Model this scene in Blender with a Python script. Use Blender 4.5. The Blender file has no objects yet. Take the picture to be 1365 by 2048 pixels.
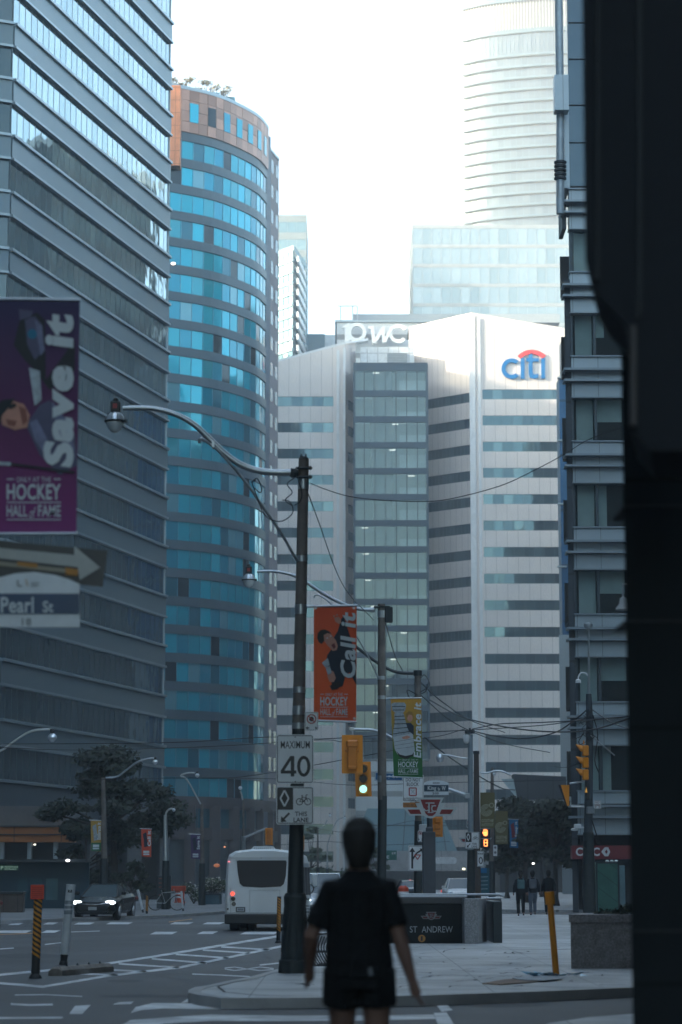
import bpy, math, random
from mathutils import Vector, Matrix
random.seed(7)
SC = bpy.context.scene
COL = SC.collection
# ------------------------------------------------ camera, sky, sun, exposure
F = 4836.0; PITCH = math.radians(8.65); CH = 1.5
cd = bpy.data.cameras.new('camera'); cam = bpy.data.objects.new('camera', cd); COL.objects.link(cam)
cam.location = (0, 0, CH); cam.rotation_euler = (math.radians(90) + PITCH, 0, 0)
cd.sensor_fit = 'VERTICAL'; cd.sensor_height = 36.0; cd.lens = F / 2048 * 36
cd.clip_start = 0.5; cd.clip_end = 5000
cd.dof.use_dof = True; cd.dof.focus_distance = 68; cd.dof.aperture_fstop = 2.1
SC.camera = cam
SUN_EL = math.radians(19); SUN_AZ = (-0.965, -0.26)        # towards the sun, horizontally
w = bpy.data.worlds.new('World'); SC.world = w; w.use_nodes = True
nt = w.node_tree; bg = nt.nodes['Background']
sky = nt.nodes.new('ShaderNodeTexSky'); sky.sky_type = 'NISHITA'; sky.sun_disc = False
sky.sun_elevation = SUN_EL; sky.sun_rotation = math.atan2(SUN_AZ[0], SUN_AZ[1])
sky.air_density = 1.0; sky.dust_density = 3.0; sky.ozone_density = 1.2
tint = nt.nodes.new('ShaderNodeMix'); tint.data_type = 'RGBA'; tint.blend_type = 'MULTIPLY'; tint.inputs[0].default_value = 1; tint.inputs[7].default_value = (.94, 1.0, .93, 1)
nt.links.new(sky.outputs[0], tint.inputs[6]); nt.links.new(tint.outputs[2], bg.inputs[0]); bg.inputs[1].default_value = 0.15
sl = bpy.data.lights.new('sun', 'SUN'); so = bpy.data.objects.new('sun', sl); COL.objects.link(so)
sl.energy = 2.0; sl.angle = math.radians(1.2); sl.color = (1, .84, .68)
sd = Vector((SUN_AZ[0]*math.cos(SUN_EL), SUN_AZ[1]*math.cos(SUN_EL), math.sin(SUN_EL)))
so.rotation_euler = sd.to_track_quat('Z', 'Y').to_euler()
SC.view_settings.view_transform = 'Standard'; SC.view_settings.look = 'None'
SC.view_settings.exposure = 2.5; SC.view_settings.gamma = 1
SC.render.engine = 'CYCLES'
SC.cycles.use_denoising = True; SC.cycles.max_bounces = 6; SC.cycles.diffuse_bounces = 3
SC.cycles.glossy_bounces = 3; SC.cycles.volume_bounces = 1; SC.cycles.transmission_bounces = 4
SC.cycles.transparent_max_bounces = 8; SC.cycles.sample_clamp_indirect = 4
SC.cycles.caustics_reflective = False; SC.cycles.caustics_refractive = False

# ------------------------------------------------ survey of the place: sight lines to points
CT, ST = math.cos(PITCH), math.sin(PITCH)
def P(u, v, Y):
    x = (u - 682.5) / F; y = (1024 - v) / F
    t = Y / (CT - y * ST)
    return Vector((x * t, Y, CH + t * (ST + y * CT)))
def G(u, v, z=0.0):
    x = (u - 682.5) / F; y = (1024 - v) / F
    t = (z - CH) / (ST + y * CT)
    return Vector((x * t, t * (CT - y * ST), z))
def Z(v, Y): return P(682.5, v, Y).z
def mpp(v, Y):
    y = (1024 - v) / F
    return Y / (CT - y * ST) / F
# ------------------------------------------------ materials
MATS = {}
def lin(c):
    return tuple(((x/255)/12.92 if x/255 <= .04045 else ((x/255+.055)/1.055)**2.4) for x in c) + (1,)
def mat(name, col, rough=.6, metal=0., var=.18, scale=2., bump=0., bscale=None, emit=None, es=1., island=0., spec=.5, joint=None, stain=0., bdist=.05):
    if name in MATS: return MATS[name]
    m = bpy.data.materials.new(name); m.use_nodes = True; n = m.node_tree.nodes; L = m.node_tree.links
    b = n['Principled BSDF']; c = tuple(col) + ((1,) if len(col) == 3 else ())
    b.inputs['Roughness'].default_value = rough; b.inputs['Metallic'].default_value = metal
    b.inputs['Specular IOR Level'].default_value = spec
    tc = n.new('ShaderNodeTexCoord')
    no = n.new('ShaderNodeTexNoise'); no.inputs['Scale'].default_value = scale; no.inputs['Detail'].default_value = 6
    no.inputs['Roughness'].default_value = .65
    L.new(tc.outputs['Object'], no.inputs['Vector'])
    mr = n.new('ShaderNodeMapRange'); L.new(no.outputs['Fac'], mr.inputs[0])
    mr.inputs[1].default_value = .3; mr.inputs[2].default_value = .7
    mr.inputs[3].default_value = 1 - var; mr.inputs[4].default_value = 1 + var
    mx = n.new('ShaderNodeMix'); mx.data_type = 'RGBA'; mx.blend_type = 'MULTIPLY'; mx.inputs[0].default_value = 1
    mx.inputs[6].default_value = c; L.new(mr.outputs[0], mx.inputs[7]); out = mx.outputs[2]
    if island:
        ge = n.new('ShaderNodeNewGeometry'); m2 = n.new('ShaderNodeMapRange'); L.new(ge.outputs['Random Per Island'], m2.inputs[0])
        m2.inputs[3].default_value = 1 - island; m2.inputs[4].default_value = 1 + island
        mz = n.new('ShaderNodeMix'); mz.data_type = 'RGBA'; mz.blend_type = 'MULTIPLY'; mz.inputs[0].default_value = 1
        L.new(out, mz.inputs[6]); L.new(m2.outputs[0], mz.inputs[7]); out = mz.outputs[2]
    if joint:     # [(direction, spacing, offset, width)] seams between panels
        for (d, sp, of, wd) in joint:
            dp = n.new('ShaderNodeVectorMath'); dp.operation = 'DOT_PRODUCT'; L.new(tc.outputs['Object'], dp.inputs[0]); dp.inputs[1].default_value = d
            q = n.new('ShaderNodeMath'); q.operation = 'MULTIPLY_ADD'; L.new(dp.outputs['Value'], q.inputs[0]); q.inputs[1].default_value = 1/sp; q.inputs[2].default_value = of
            fr = n.new('ShaderNodeMath'); fr.operation = 'FRACT'; L.new(q.outputs[0], fr.inputs[0])
            lt = n.new('ShaderNodeMath'); lt.operation = 'LESS_THAN'; L.new(fr.outputs[0], lt.inputs[0]); lt.inputs[1].default_value = wd/sp
            mj = n.new('ShaderNodeMix'); mj.data_type = 'RGBA'; L.new(lt.outputs[0], mj.inputs[0]); L.new(out, mj.inputs[6])
            mj.inputs[7].default_value = tuple(x*.45 for x in c[:3]) + (1,); out = mj.outputs[2]
    if stain:
        n2 = n.new('ShaderNodeTexNoise'); n2.inputs['Scale'].default_value = scale*.23; n2.inputs['Detail'].default_value = 8; n2.inputs['Distortion'].default_value = .8
        L.new(tc.outputs['Object'], n2.inputs['Vector'])
        m3 = n.new('ShaderNodeMapRange'); L.new(n2.outputs['Fac'], m3.inputs[0]); m3.inputs[1].default_value = .42; m3.inputs[2].default_value = .62
        m3.inputs[3].default_value = 1; m3.inputs[4].default_value = 1 - stain
        ms = n.new('ShaderNodeMix'); ms.data_type = 'RGBA'; ms.blend_type = 'MULTIPLY'; ms.inputs[0].default_value = 1
        L.new(out, ms.inputs[6]); L.new(m3.outputs[0], ms.inputs[7]); out = ms.outputs[2]
    L.new(out, b.inputs['Base Color'])
    r2 = n.new('ShaderNodeMapRange'); L.new(no.outputs['Fac'], r2.inputs[0]); r2.inputs[3].default_value = max(0, rough - .08*min(1, rough*3)); r2.inputs[4].default_value = min(1, rough + .1*min(1, rough*3))
    L.new(r2.outputs[0], b.inputs['Roughness'])
    if bump:
        nb = n.new('ShaderNodeTexNoise'); nb.inputs['Scale'].default_value = bscale or scale*8; nb.inputs['Detail'].default_value = 4
        L.new(tc.outputs['Object'], nb.inputs['Vector'])
        bp = n.new('ShaderNodeBump'); bp.inputs['Strength'].default_value = bump; bp.inputs['Distance'].default_value = bdist
        L.new(nb.outputs['Fac'], bp.inputs['Height']); L.new(bp.outputs[0], b.inputs['Normal'])
    if emit:
        b.inputs['Emission Color'].default_value = tuple(emit) + (1,); b.inputs['Emission Strength'].default_value = es
    MATS[name] = m
    return m
def ramp_glass(name, cols, rough=.04, wave=.25, wscale=.35, metal=.85, vis=0.):
    """coated window glass: every pane its own tint, gently warped so reflections wobble"""
    if name in MATS: return MATS[name]
    m = bpy.data.materials.new(name); m.use_nodes = True; n = m.node_tree.nodes; L = m.node_tree.links
    b = n['Principled BSDF']; ge = n.new('ShaderNodeNewGeometry'); cr = n.new('ShaderNodeValToRGB'); cr.color_ramp.interpolation = 'CONSTANT'
    while len(cr.color_ramp.elements) < len(cols): cr.color_ramp.elements.new(.5)
    for i, (p, c) in enumerate(cols):
        cr.color_ramp.elements[i].position = p; cr.color_ramp.elements[i].color = tuple(c) + (1,)
    oi = n.new('ShaderNodeObjectInfo'); q1 = n.new('ShaderNodeMath'); q1.operation = 'MULTIPLY_ADD'; L.new(oi.outputs['Random'], q1.inputs[0]); q1.inputs[1].default_value = 17.3; L.new(ge.outputs['Random Per Island'], q1.inputs[2]); q2 = n.new('ShaderNodeMath'); q2.operation = 'FRACT'; L.new(q1.outputs[0], q2.inputs[0]); L.new(q2.outputs[0], cr.inputs[0]); L.new(cr.outputs[0], b.inputs['Base Color'])
    b.inputs['Metallic'].default_value = metal; b.inputs['Roughness'].default_value = rough
    tc = n.new('ShaderNodeTexCoord'); nb = n.new('ShaderNodeTexNoise'); nb.inputs['Scale'].default_value = wscale; nb.inputs['Detail'].default_value = 2
    ad = n.new('ShaderNodeVectorMath'); ad.operation = 'ADD'; sc = n.new('ShaderNodeVectorMath'); sc.operation = 'SCALE'
    cb = n.new('ShaderNodeCombineXYZ'); L.new(ge.outputs['Random Per Island'], cb.inputs[0]); L.new(cb.outputs[0], sc.inputs[0]); sc.inputs['Scale'].default_value = 37
    L.new(tc.outputs['Object'], ad.inputs[0]); L.new(sc.outputs[0], ad.inputs[1]); L.new(ad.outputs[0], nb.inputs['Vector'])
    bp = n.new('ShaderNodeBump'); bp.inputs['Strength'].default_value = wave; bp.inputs['Distance'].default_value = .05
    L.new(nb.outputs['Fac'], bp.inputs['Height']); L.new(bp.outputs[0], b.inputs['Normal'])
    MATS[name] = m
    return m
# ------------------------------------------------ mesh builder
class MB:
    def __init__(s): s.v = []; s.f = []; s.mi = []
    def face(s, pts, mi=0):
        k = len(s.v); s.v += [Vector(p) for p in pts]; s.f.append(tuple(range(k, k+len(pts)))); s.mi.append(mi)
    def add(s, vs, fs, mi=0):
        k = len(s.v); s.v += [Vector(p) for p in vs]; s.f += [tuple(i+k for i in f) for f in fs]; s.mi += [mi]*len(fs)
    def box(s, x0, x1, y0, y1, z0, z1, mi=0):
        s.add([(x0,y0,z0),(x1,y0,z0),(x1,y1,z0),(x0,y1,z0),(x0,y0,z1),(x1,y0,z1),(x1,y1,z1),(x0,y1,z1)],
              [(0,3,2,1),(4,5,6,7),(0,1,5,4),(1,2,6,5),(2,3,7,6),(3,0,4,7)], mi)
    def rbox(s, x0, x1, y0, y1, z0, z1, r=.02, mi=0):
        """box with chamfered edges all round"""
        X=(x0,x1);Y=(y0,y1);Zz=(z0,z1); vs=[];ix={}
        for i in (0,1):
            for j in (0,1):
                for k in (0,1):
                    sx=1 if i==0 else -1; sy=1 if j==0 else -1; sz=1 if k==0 else -1
                    for a in range(3):
                        p=[X[i]+sx*r,Y[j]+sy*r,Zz[k]+sz*r]; p[a]=(X[i],Y[j],Zz[k])[a]
                        ix[(i,j,k,a)]=len(vs); vs.append(p)
        fs=[]
        for a in range(3):
            for e in (0,1):
                q=[(0,0),(1,0),(1,1),(0,1)]; f=[]
                for (p,r_) in q:
                    t=[0,0,0]; t[a]=e; t[(a+1)%3]=p; t[(a+2)%3]=r_; f.append(ix[tuple(t)+(a,)])
                fs.append(f if e else f[::-1])
        for a in range(3):
            b_,c_=(a+1)%3,(a+2)%3
            for p in (0,1):
                for q_ in (0,1):
                    t0=[0,0,0];t1=[0,0,0]; t1[a]=1
                    for t in (t0,t1): t[b_]=p; t[c_]=q_
                    fs.append([ix[tuple(t0)+(b_,)],ix[tuple(t1)+(b_,)],ix[tuple(t1)+(c_,)],ix[tuple(t0)+(c_,)]])
        for i in (0,1):
            for j in (0,1):
                for k in (0,1): fs.append([ix[(i,j,k,a)] for a in range(3)])
        s.add(vs,fs,mi)
    def prism(s, pts, off, mi=0):
        """polygon pts (3D) extruded by vector off"""
        n = len(pts); off = Vector(off); a = [Vector(p) for p in pts]; b = [p+off for p in a]
        s.add(a+b, [tuple(range(n))[::-1], tuple(range(n, 2*n))] + [(i, (i+1)%n, n+(i+1)%n, n+i) for i in range(n)], mi)
    def px(s, pts, Y, th=.01, mi=0):
        """flat upright plate whose outline is surveyed at distance Y"""
        s.prism([P(u, v, Y) for u, v in pts], (0, th, 0), mi)
    def pxr(s, u0, v0, u1, v1, Y, th=.01, mi=0, r=0):
        if not r: s.px([(u0,v0),(u1,v0),(u1,v1),(u0,v1)], Y, th, mi); return
        pts=[]
        for cx,cy,a0 in ((u1-r,v0+r,-90),(u1-r,v1-r,0),(u0+r,v1-r,90),(u0+r,v0+r,180)):
            for k in range(5):
                a=math.radians(a0+k*22.5); pts.append((cx+r*math.cos(a),cy+r*math.sin(a)))
        s.px(pts,Y,th,mi)
    def disc(s, u, v, r, Y, th=.01, mi=0, n=20, ry=None):
        ry = ry or r
        s.px([(u+r*math.cos(2*math.pi*k/n), v+ry*math.sin(2*math.pi*k/n)) for k in range(n)], Y, th, mi)
    def ring(s, u, v, r0, r1, Y, th=.01, mi=0, n=24, a0=0, a1=360):
        full = a1-a0 >= 360
        for k in range(n):
            t0=math.radians(a0+(a1-a0)*k/n); t1=math.radians(a0+(a1-a0)*(k+1)/n)
            s.px([(u+r0*math.cos(t0),v+r0*math.sin(t0)),(u+r1*math.cos(t0),v+r1*math.sin(t0)),(u+r1*math.cos(t1),v+r1*math.sin(t1)),(u+r0*math.cos(t1),v+r0*math.sin(t1))],Y,th,mi)
    def line(s, pts, wpx, Y, th=.01, mi=0):
        for (a,b),(c,d) in zip(pts,pts[1:]):
            L_=math.hypot(c-a,d-b) or 1; nx,ny=-(d-b)/L_*wpx/2,(c-a)/L_*wpx/2
            s.px([(a+nx,b+ny),(c+nx,d+ny),(c-nx,d-ny),(a-nx,b-ny)],Y,th,mi)
    def tube(s, pts, r, n=10, mi=0, cap=True, asp=None):
        pts=[Vector(p) for p in pts]; rr = r if isinstance(r,(list,tuple)) else [r]*len(pts)
        asp = asp or [1]*len(pts); N=len(pts); k0=len(s.v); ref=None
        for i,p in enumerate(pts):
            d=((pts[min(i+1,N-1)]-p).normalized() if i<N-1 else Vector())+((p-pts[i-1]).normalized() if i>0 else Vector())
            if d.length<1e-6: d=Vector((0,0,1))
            d.normalize()
            if ref is None: ref = Vector((1,0,0)) if abs(d.x)<.8 else Vector((0,1,0))
            e1=(ref-d*ref.dot(d)).normalized(); e2=d.cross(e1); ref=e1
            for j in range(n):
                a=2*math.pi*j/n; s.v.append(p+e1*(math.cos(a)*rr[i])+e2*(math.sin(a)*rr[i]*asp[i]))
        for i in range(N-1):
            for j in range(n):
                a=k0+i*n+j; b=k0+i*n+(j+1)%n; s.f.append((a,b,b+n,a+n)); s.mi.append(mi)
        if cap:
            s.f.append(tuple(k0+j for j in range(n))[::-1]); s.mi.append(mi)
            s.f.append(tuple(k0+(N-1)*n+j for j in range(n))); s.mi.append(mi)
    def lathe(s, c, prof, n=20, mi=0):
        """prof [(radius,z)] around a vertical axis at c"""
        c=Vector(c); s.tube([c+Vector((0,0,z)) for r,z in prof],[max(r,.0005) for r,z in prof],n,mi)
    def ell(s, c, rx, ry, rz, n=14, m_=9, mi=0):
        c=Vector(c); k0=len(s.v)
        for i in range(m_+1):
            t=math.pi*i/m_
            for j in range(n):
                a=2*math.pi*j/n; s.v.append(c+Vector((rx*math.sin(t)*math.cos(a),ry*math.sin(t)*math.sin(a),rz*math.cos(t))))
        for i in range(m_):
            for j in range(n):
                a=k0+i*n+j;b=k0+i*n+(j+1)%n; s.f.append((a,a+n,b+n,b)); s.mi.append(mi)
    def strip(s, pts, z0, z1, off=0., t=.2, mi=0):
        """slab that follows a wall line (left to right as seen from the street), standing off outward"""
        n=len(pts); nr=[]
        for i in range(n):
            d=Vector((0,0))
            if i<n-1: d+=(Vector(pts[i+1])-Vector(pts[i])).normalized()
            if i>0: d+=(Vector(pts[i])-Vector(pts[i-1])).normalized()
            d.normalize(); q=Vector((d.y,-d.x))
            if 0<i<n-1:
                e=(Vector(pts[i+1])-Vector(pts[i])).normalized(); q=q/max(.5,q.dot(Vector((e.y,-e.x))))
            nr.append(q)
        o=[Vector(p)+q*off for p,q in zip(pts,nr)]; i_=[Vector(p)+q*(off-t) for p,q in zip(pts,nr)]
        vs=[(p.x,p.y,z0) for p in o]+[(p.x,p.y,z1) for p in o]+[(p.x,p.y,z0) for p in i_]+[(p.x,p.y,z1) for p in i_]
        fs=[]
        for k in range(n-1):
            fs+=[(k,k+1,n+k+1,n+k),(2*n+k+1,2*n+k,3*n+k,3*n+k+1),(n+k,n+k+1,3*n+k+1,3*n+k),(k+1,k,2*n+k,2*n+k+1)]
        fs+=[(0,n,3*n,2*n),(n-1,2*n+n-1,3*n+n-1,n+n-1)]
        s.add(vs,fs,mi)
    def build(s, name, mats, parent=None, smooth=False, at=None):
        if not isinstance(mats,(list,tuple)): mats=[mats]
        if parent is not None: o0=Vector(parent.get('_w',(0,0,0)))
        elif at is not None: o0=Vector(at)
        else:
            xs=[p.x for p in s.v]; ys=[p.y for p in s.v]; zs=[p.z for p in s.v]
            o0=Vector(((min(xs)+max(xs))/2,(min(ys)+max(ys))/2,min(zs)))
        me=bpy.data.meshes.new(name); me.from_pydata([tuple(p-o0) for p in s.v],[],s.f)
        for m in mats: me.materials.append(m)
        if len(mats)>1: me.polygons.foreach_set('material_index',s.mi)
        if smooth: me.shade_smooth() if smooth is True else me.set_sharp_from_angle(angle=smooth) if False else me.shade_smooth()
        me.validate(); me.update()
        ob=bpy.data.objects.new(name,me); COL.objects.link(ob)
        if smooth and smooth is not True: me.set_sharp_from_angle(angle=smooth)
        if parent is not None: ob.parent=parent
        else: ob.location=o0
        ob['_w']=tuple(o0)
        return ob
def tag(o,label=None,cat=None,group=None,kind=None):
    if label: o['label']=label
    if cat: o['category']=cat
    if group: o['group']=group
    if kind: o['kind']=kind
    return o
def root(name,loc,label,cat,group=None):
    o=bpy.data.objects.new(name,None); COL.objects.link(o); o.location=loc; o['_w']=tuple(loc); o.empty_display_size=.3
    return tag(o,label,cat,group)
def copy_tree(o, loc, rz=None, label=None):
    def rec(x,par):
        c=x.copy(); COL.objects.link(c); c.parent=par
        for ch in x.children: rec(ch,c)
        return c
    kids=list(o.children); r=rec(o,None)
    r.location=loc; r['_w']=tuple(loc)
    if rz is not None: r.rotation_euler.z=rz
    if label: r['label']=label
    return r
SH=math.radians(35)
# lettering ---------------------------------------------------------------
def text_pts(s, bold=0., shear=0.):
    cu=bpy.data.curves.new('lettering','FONT'); cu.body=s; cu.offset=bold; cu.shear=shear; cu.resolution_u=3; cu.space_character=1.0+bold*2
    ob=bpy.data.objects.new('lettering',cu); COL.objects.link(ob)
    dg=bpy.context.evaluated_depsgraph_get(); me=ob.evaluated_get(dg).to_mesh()
    vs=[(v.co.x,v.co.y) for v in me.vertices]; fs=[tuple(p.vertices) for p in me.polygons]
    ob.evaluated_get(dg).to_mesh_clear(); bpy.data.objects.remove(ob); bpy.data.curves.remove(cu)
    x0=min(v[0] for v in vs);x1=max(v[0] for v in vs);y0=min(v[1] for v in vs);y1=max(v[1] for v in vs)
    return [((x-x0)/(x1-x0),(y-y0)/(y1-y0)) for x,y in vs],fs
def text_px(mb, s, u0,v0,u1,v1, Y, mi=0, bold=0., shear=0., up=False, solid=0.):
    """lettering filling the upright rectangle (px survey) at distance Y; up=True reads bottom to top"""
    pts,fs=text_pts(s,bold,shear)
    if up: q=[P(u0+(u1-u0)*(1-y) if False else u0+(u1-u0)*(1-y), v1+(v0-v1)*x, Y) for x,y in pts]
    else: q=[P(u0+(u1-u0)*x, v1+(v0-v1)*y, Y) for x,y in pts]
    mb.add(q,fs,mi)
    if solid:
        mb.add([p+Vector((0,solid,0)) for p in q],[f[::-1] for f in fs],mi)
        cnt={}
        for f in fs:
            for a,b in zip(f,f[1:]+f[:1]): cnt[(a,b)]=1
        k=len(mb.v)-2*len(q)
        for (a,b) in cnt:
            if (b,a) not in cnt: mb.f.append((k+b,k+a,k+len(q)+a,k+len(q)+b)); mb.mi.append(mi)
# ================================================ palette
steel_panel = mat('steel_panel', lin((108,124,131)), .38, .35, var=.06, scale=.15, stain=.12)
ledge_m = mat('ledge', lin((150,162,168)), .35, .5, var=.05, scale=.3)
dark_metal = mat('dark_metal', (.035,.045,.05), .45, .3, var=.2)
mullion = mat('mullion', (.06,.08,.09), .4, .4, var=.1)
conc = mat('concrete', (.30,.30,.29), .8, var=.12, scale=.8, bump=.15, stain=.3)
conc_d = mat('dark_concrete', (.13,.135,.14), .8, var=.15, scale=.6, bump=.1, stain=.3)
galv = mat('galvanised', (.42,.45,.47), .35, .75, var=.12, scale=6)
white_p = mat('white_paint', (.74,.76,.76), .5, var=.06, scale=3, stain=.1)
black_p = mat('black_paint', (.018,.02,.022), .5, var=.2, scale=4)
cast_iron = mat('cast_iron', (.028,.036,.038), .55, .2, var=.25, scale=6, bump=.15)
pole_conc = mat('pole_concrete', (.19,.165,.145), .85, var=.2, scale=5, bump=.25, stain=.3)
sign_w = mat('sign_white', (.74,.76,.76), .35, var=.06, scale=4, stain=.12)
sign_k = mat('sign_black', (.02,.02,.022), .4, var=.1)
sign_r = mat('sign_red', (.38,.03,.03), .4, var=.1)
sig_y = mat('signal_yellow', lin((228,140,20)), .45, var=.08, scale=5, stain=.1)
orange_m = mat('orange_plastic', lin((205,75,40)), .5, var=.12, scale=5)
wire_m = mat('cable', (.02,.022,.025), .6)
roof_m = mat('roofing', (.12,.12,.12), .9)
# ================================================ air
def air(dens):
    m=bpy.data.materials.new('air_haze'); m.use_nodes=True; n=m.node_tree.nodes; n.remove(n['Principled BSDF'])
    v=n.new('ShaderNodeVolumePrincipled'); v.inputs['Color'].default_value=(.93,.97,1,1); v.inputs['Density'].default_value=dens; v.inputs['Anisotropy'].default_value=.1
    m.node_tree.links.new(v.outputs[0], n['Material Output'].inputs['Volume'])
    b=MB(); b.box(-260,300,-140,760,-1,300); tag(b.build('haze',m),'pale bluish morning haze filling the street','haze',kind='stuff')
air(.00062)
# ================================================ ground, road, pavements
asphalt = mat('asphalt', (.055,.058,.062), .6, var=.38, scale=.9, bump=.5, bscale=40, stain=.42, spec=.5)
pave = mat('paving', (.43,.44,.44), .55, var=.2, scale=1.7, bump=.35, bscale=14, stain=.33,
           joint=[((1,0,0),1.5,.1,.018),((0,1,0),1.5,.3,.045),((0,1,0),4.5,.7,.12)])
pave2 = mat('kerb_concrete', (.38,.38,.375), .7, var=.12, scale=2, bump=.2, stain=.25)
road_paint = mat('road_paint', (.66,.68,.69), .6, var=.25, scale=6, stain=.45)
road_paint_o = mat('road_paint_orange', (.5,.22,.05), .6, var=.3, scale=6, stain=.3)
b=MB(); b.box(-1500,1500,-400,3000,-.5,0); tag(b.build('road',asphalt),'dark grey asphalt roadway','road',kind='structure')
KH=.12
def slab(name, pts, z, m, lab):
    q=MB(); n=len(pts)
    inner=[]; c=Vector((sum(p[0] for p in pts)/n,sum(p[1] for p in pts)/n))
    q.prism([(p[0],p[1],.0021) for p in pts],(0,0,z-.0021)); return tag(q.build(name,m),lab,'pavement',kind='structure')
corner=[(420,1971),(392,1975),(379,1981),(379,1986),(400,1991),(444,1997),(560,1997),(664,1996),(850,1992),(1050,1985),(1262,1976),(1600,1966)]
cp=[G(u,v,KH) for u,v in corner]
far=[(60,60),(60,86),G(1150,1830,KH)[:2],G(870,1826,KH)[:2],G(800,1828,KH)[:2],G(720,1856,KH)[:2],G(640,1893,KH)[:2],G(600,1921,KH)[:2],G(560,1938,KH)[:2],G(500,1955,KH)[:2],G(450,1964,KH)[:2]]
slab('pavement',[(p[0],p[1]) for p in cp]+[tuple(x[:2]) for x in far],KH,pave,'pale concrete corner pavement with rounded kerb')
# kerb stone that edges the corner
kp=[Vector(tuple(x[:2])) for x in far[3:]]+[Vector((p.x,p.y)) for p in cp]
def kerb(pts,name,w_=.16,z=KH+.006,lab='concrete kerb'):
    q=MB(); q.strip([(p[0],p[1]) for p in pts],.004,z,.012,w_); return tag(q.build(name,pave2),lab,'kerb',kind='structure')
kerb(kp,'kerb')
slab('pavement_far',[G(760,1818,KH)[:2],(60,98),(80,420),(5,420)],KH,pave,'pavement beyond the cross street')
nr=[G(1060,2062,KH),G(1100,2046,KH),G(1180,2034,KH),G(1262,2028,KH),G(1365,2022,KH)]
slab('pavement_near',[tuple(p[:2]) for p in nr]+[(9,G(1365,2022,KH)[1]),(9,-20),(2.2,-20),(2.0,12)],KH,pave,'pavement by the dark building')
lp=[(-60,62),G(-400,1850,KH)[:2],G(0,1841,KH)[:2],G(200,1834,KH)[:2],G(330,1830,KH)[:2],G(450,1822,KH)[:2],G(560,1806,KH)[:2],G(640,1790,KH)[:2],(-12,330),(-90,330)]
slab('pavement_opposite',[tuple(x[:2]) for x in lp],KH,mat('paving_grey',(.17,.175,.18),.7,var=.15,scale=.6,stain=.25),'grey pavement on the opposite side')
kerb([tuple(x[:2]) for x in lp[1:8]][::-1],'kerb_opposite')
# painted markings
mk=MB()
def mark(pts,m=None,z=.004): (m or mk).face([G(u,v,z) for u,v in pts])
def mline(pts,wd,m=None,z=.004):
    for (a,b_),(c,d) in zip(pts,pts[1:]):
        mark([(a,b_-wd/2),(a,b_+wd/2),(c,d+wd/2),(c,d-wd/2)][::1],m,z)
mline([(-60,1956),(0,1949.5),(110,1939.5),(216,1927),(315,1912),(420,1894.5),(500,1881.5),(560,1872)],4.2)
mline([(-60,1962),(0,1966),(88,1973.5)],4.5); mline([(86,1973.5),(216,1951.5),(359,1935),(500,1906),(566,1892)],4.2)
for a,b_,c,d in ((185,1938,293,1943),(238,1927.5,359,1935),(304,1917.5,414,1926),(352,1908.5,458,1916),(406,1900,500,1906),(443,1893.5,540,1899.5),(150,1947,236,1950)):
    mline([(a,b_),(c,d)],3)
for a,c,v in ((16,48,1848),(86,117,1847),(148,190,1847),(212,267,1846.5),(340,388,1846.5),(405,450,1846.5),(620,700,1846)): mark([(a,v+2),(a+10,v-2),(c,v-2),(c-10,v+2)])
for a,c,v in ((-10,64,1863.5),(82,122,1863),(300,356,1866),(394,437,1865.5),(480,560,1866),(620,690,1866)): mark([(a,v+2.6),(a+12,v-2.6),(c,v-2.6),(c-12,v+2.6)])
mline([(90,1889),(125,1885)],2); mline([(0,1898),(28,1896)],2); mline([(140,1864),(200,1862)],1.4)
mline([(245,1836),(262,1835)],1.5); mline([(385,1948),(440,1950),(500,1953)],2); mline([(560,1926),(520,1930)],2.6)
mline([(450,1936),(470,1934),(495,1938),(520,1934),(548,1937)],1.6); mline([(450,1938),(470,1941),(495,1938),(520,1941),(548,1939)],1.6)
# near crosswalk
mark([(262,2026),(272,2014),(306,2006),(420,2007),(560,2008),(720,2006),(868,2003),(878,2011),(720,2014),(560,2017),(420,2018),(330,2017),(285,2020)])
mark([(868,2003),(885,2001),(906,2020),(884,2024)])
mark([(225,2060),(262,2040),(330,2035),(420,2029),(560,2031),(720,2031),(868,2029),(872,2038),(720,2041),(560,2042),(420,2042),(330,2047),(270,2060)])
mark([(868,2026),(894,2025),(915,2060),(880,2060)])
mark([(139,2028),(150,2012),(182,2010),(165,2028)]); mline([(22,2008),(60,2010),(106,2009)],3.4); mline([(30,1990),(90,1989),(165,1993)],1.6); mline([(-20,2036),(126,2035)],3.5)
mark([(225,2009),(240,2004),(268,2003),(262,2008)]); mark([(362,2006),(375,1998),(390,1997),(380,2004)])
ob=mk.build('road_marking',road_paint); tag(ob,'worn white road markings','road marking',kind='structure')
mo=MB(); mline([(0,1869),(84,1866)],1.5,mo); mline([(338,1844),(385,1838)],1.6,mo)
tag(mo.build('lane_marking',road_paint_o),'faded orange lane line','road marking',kind='structure')
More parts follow.
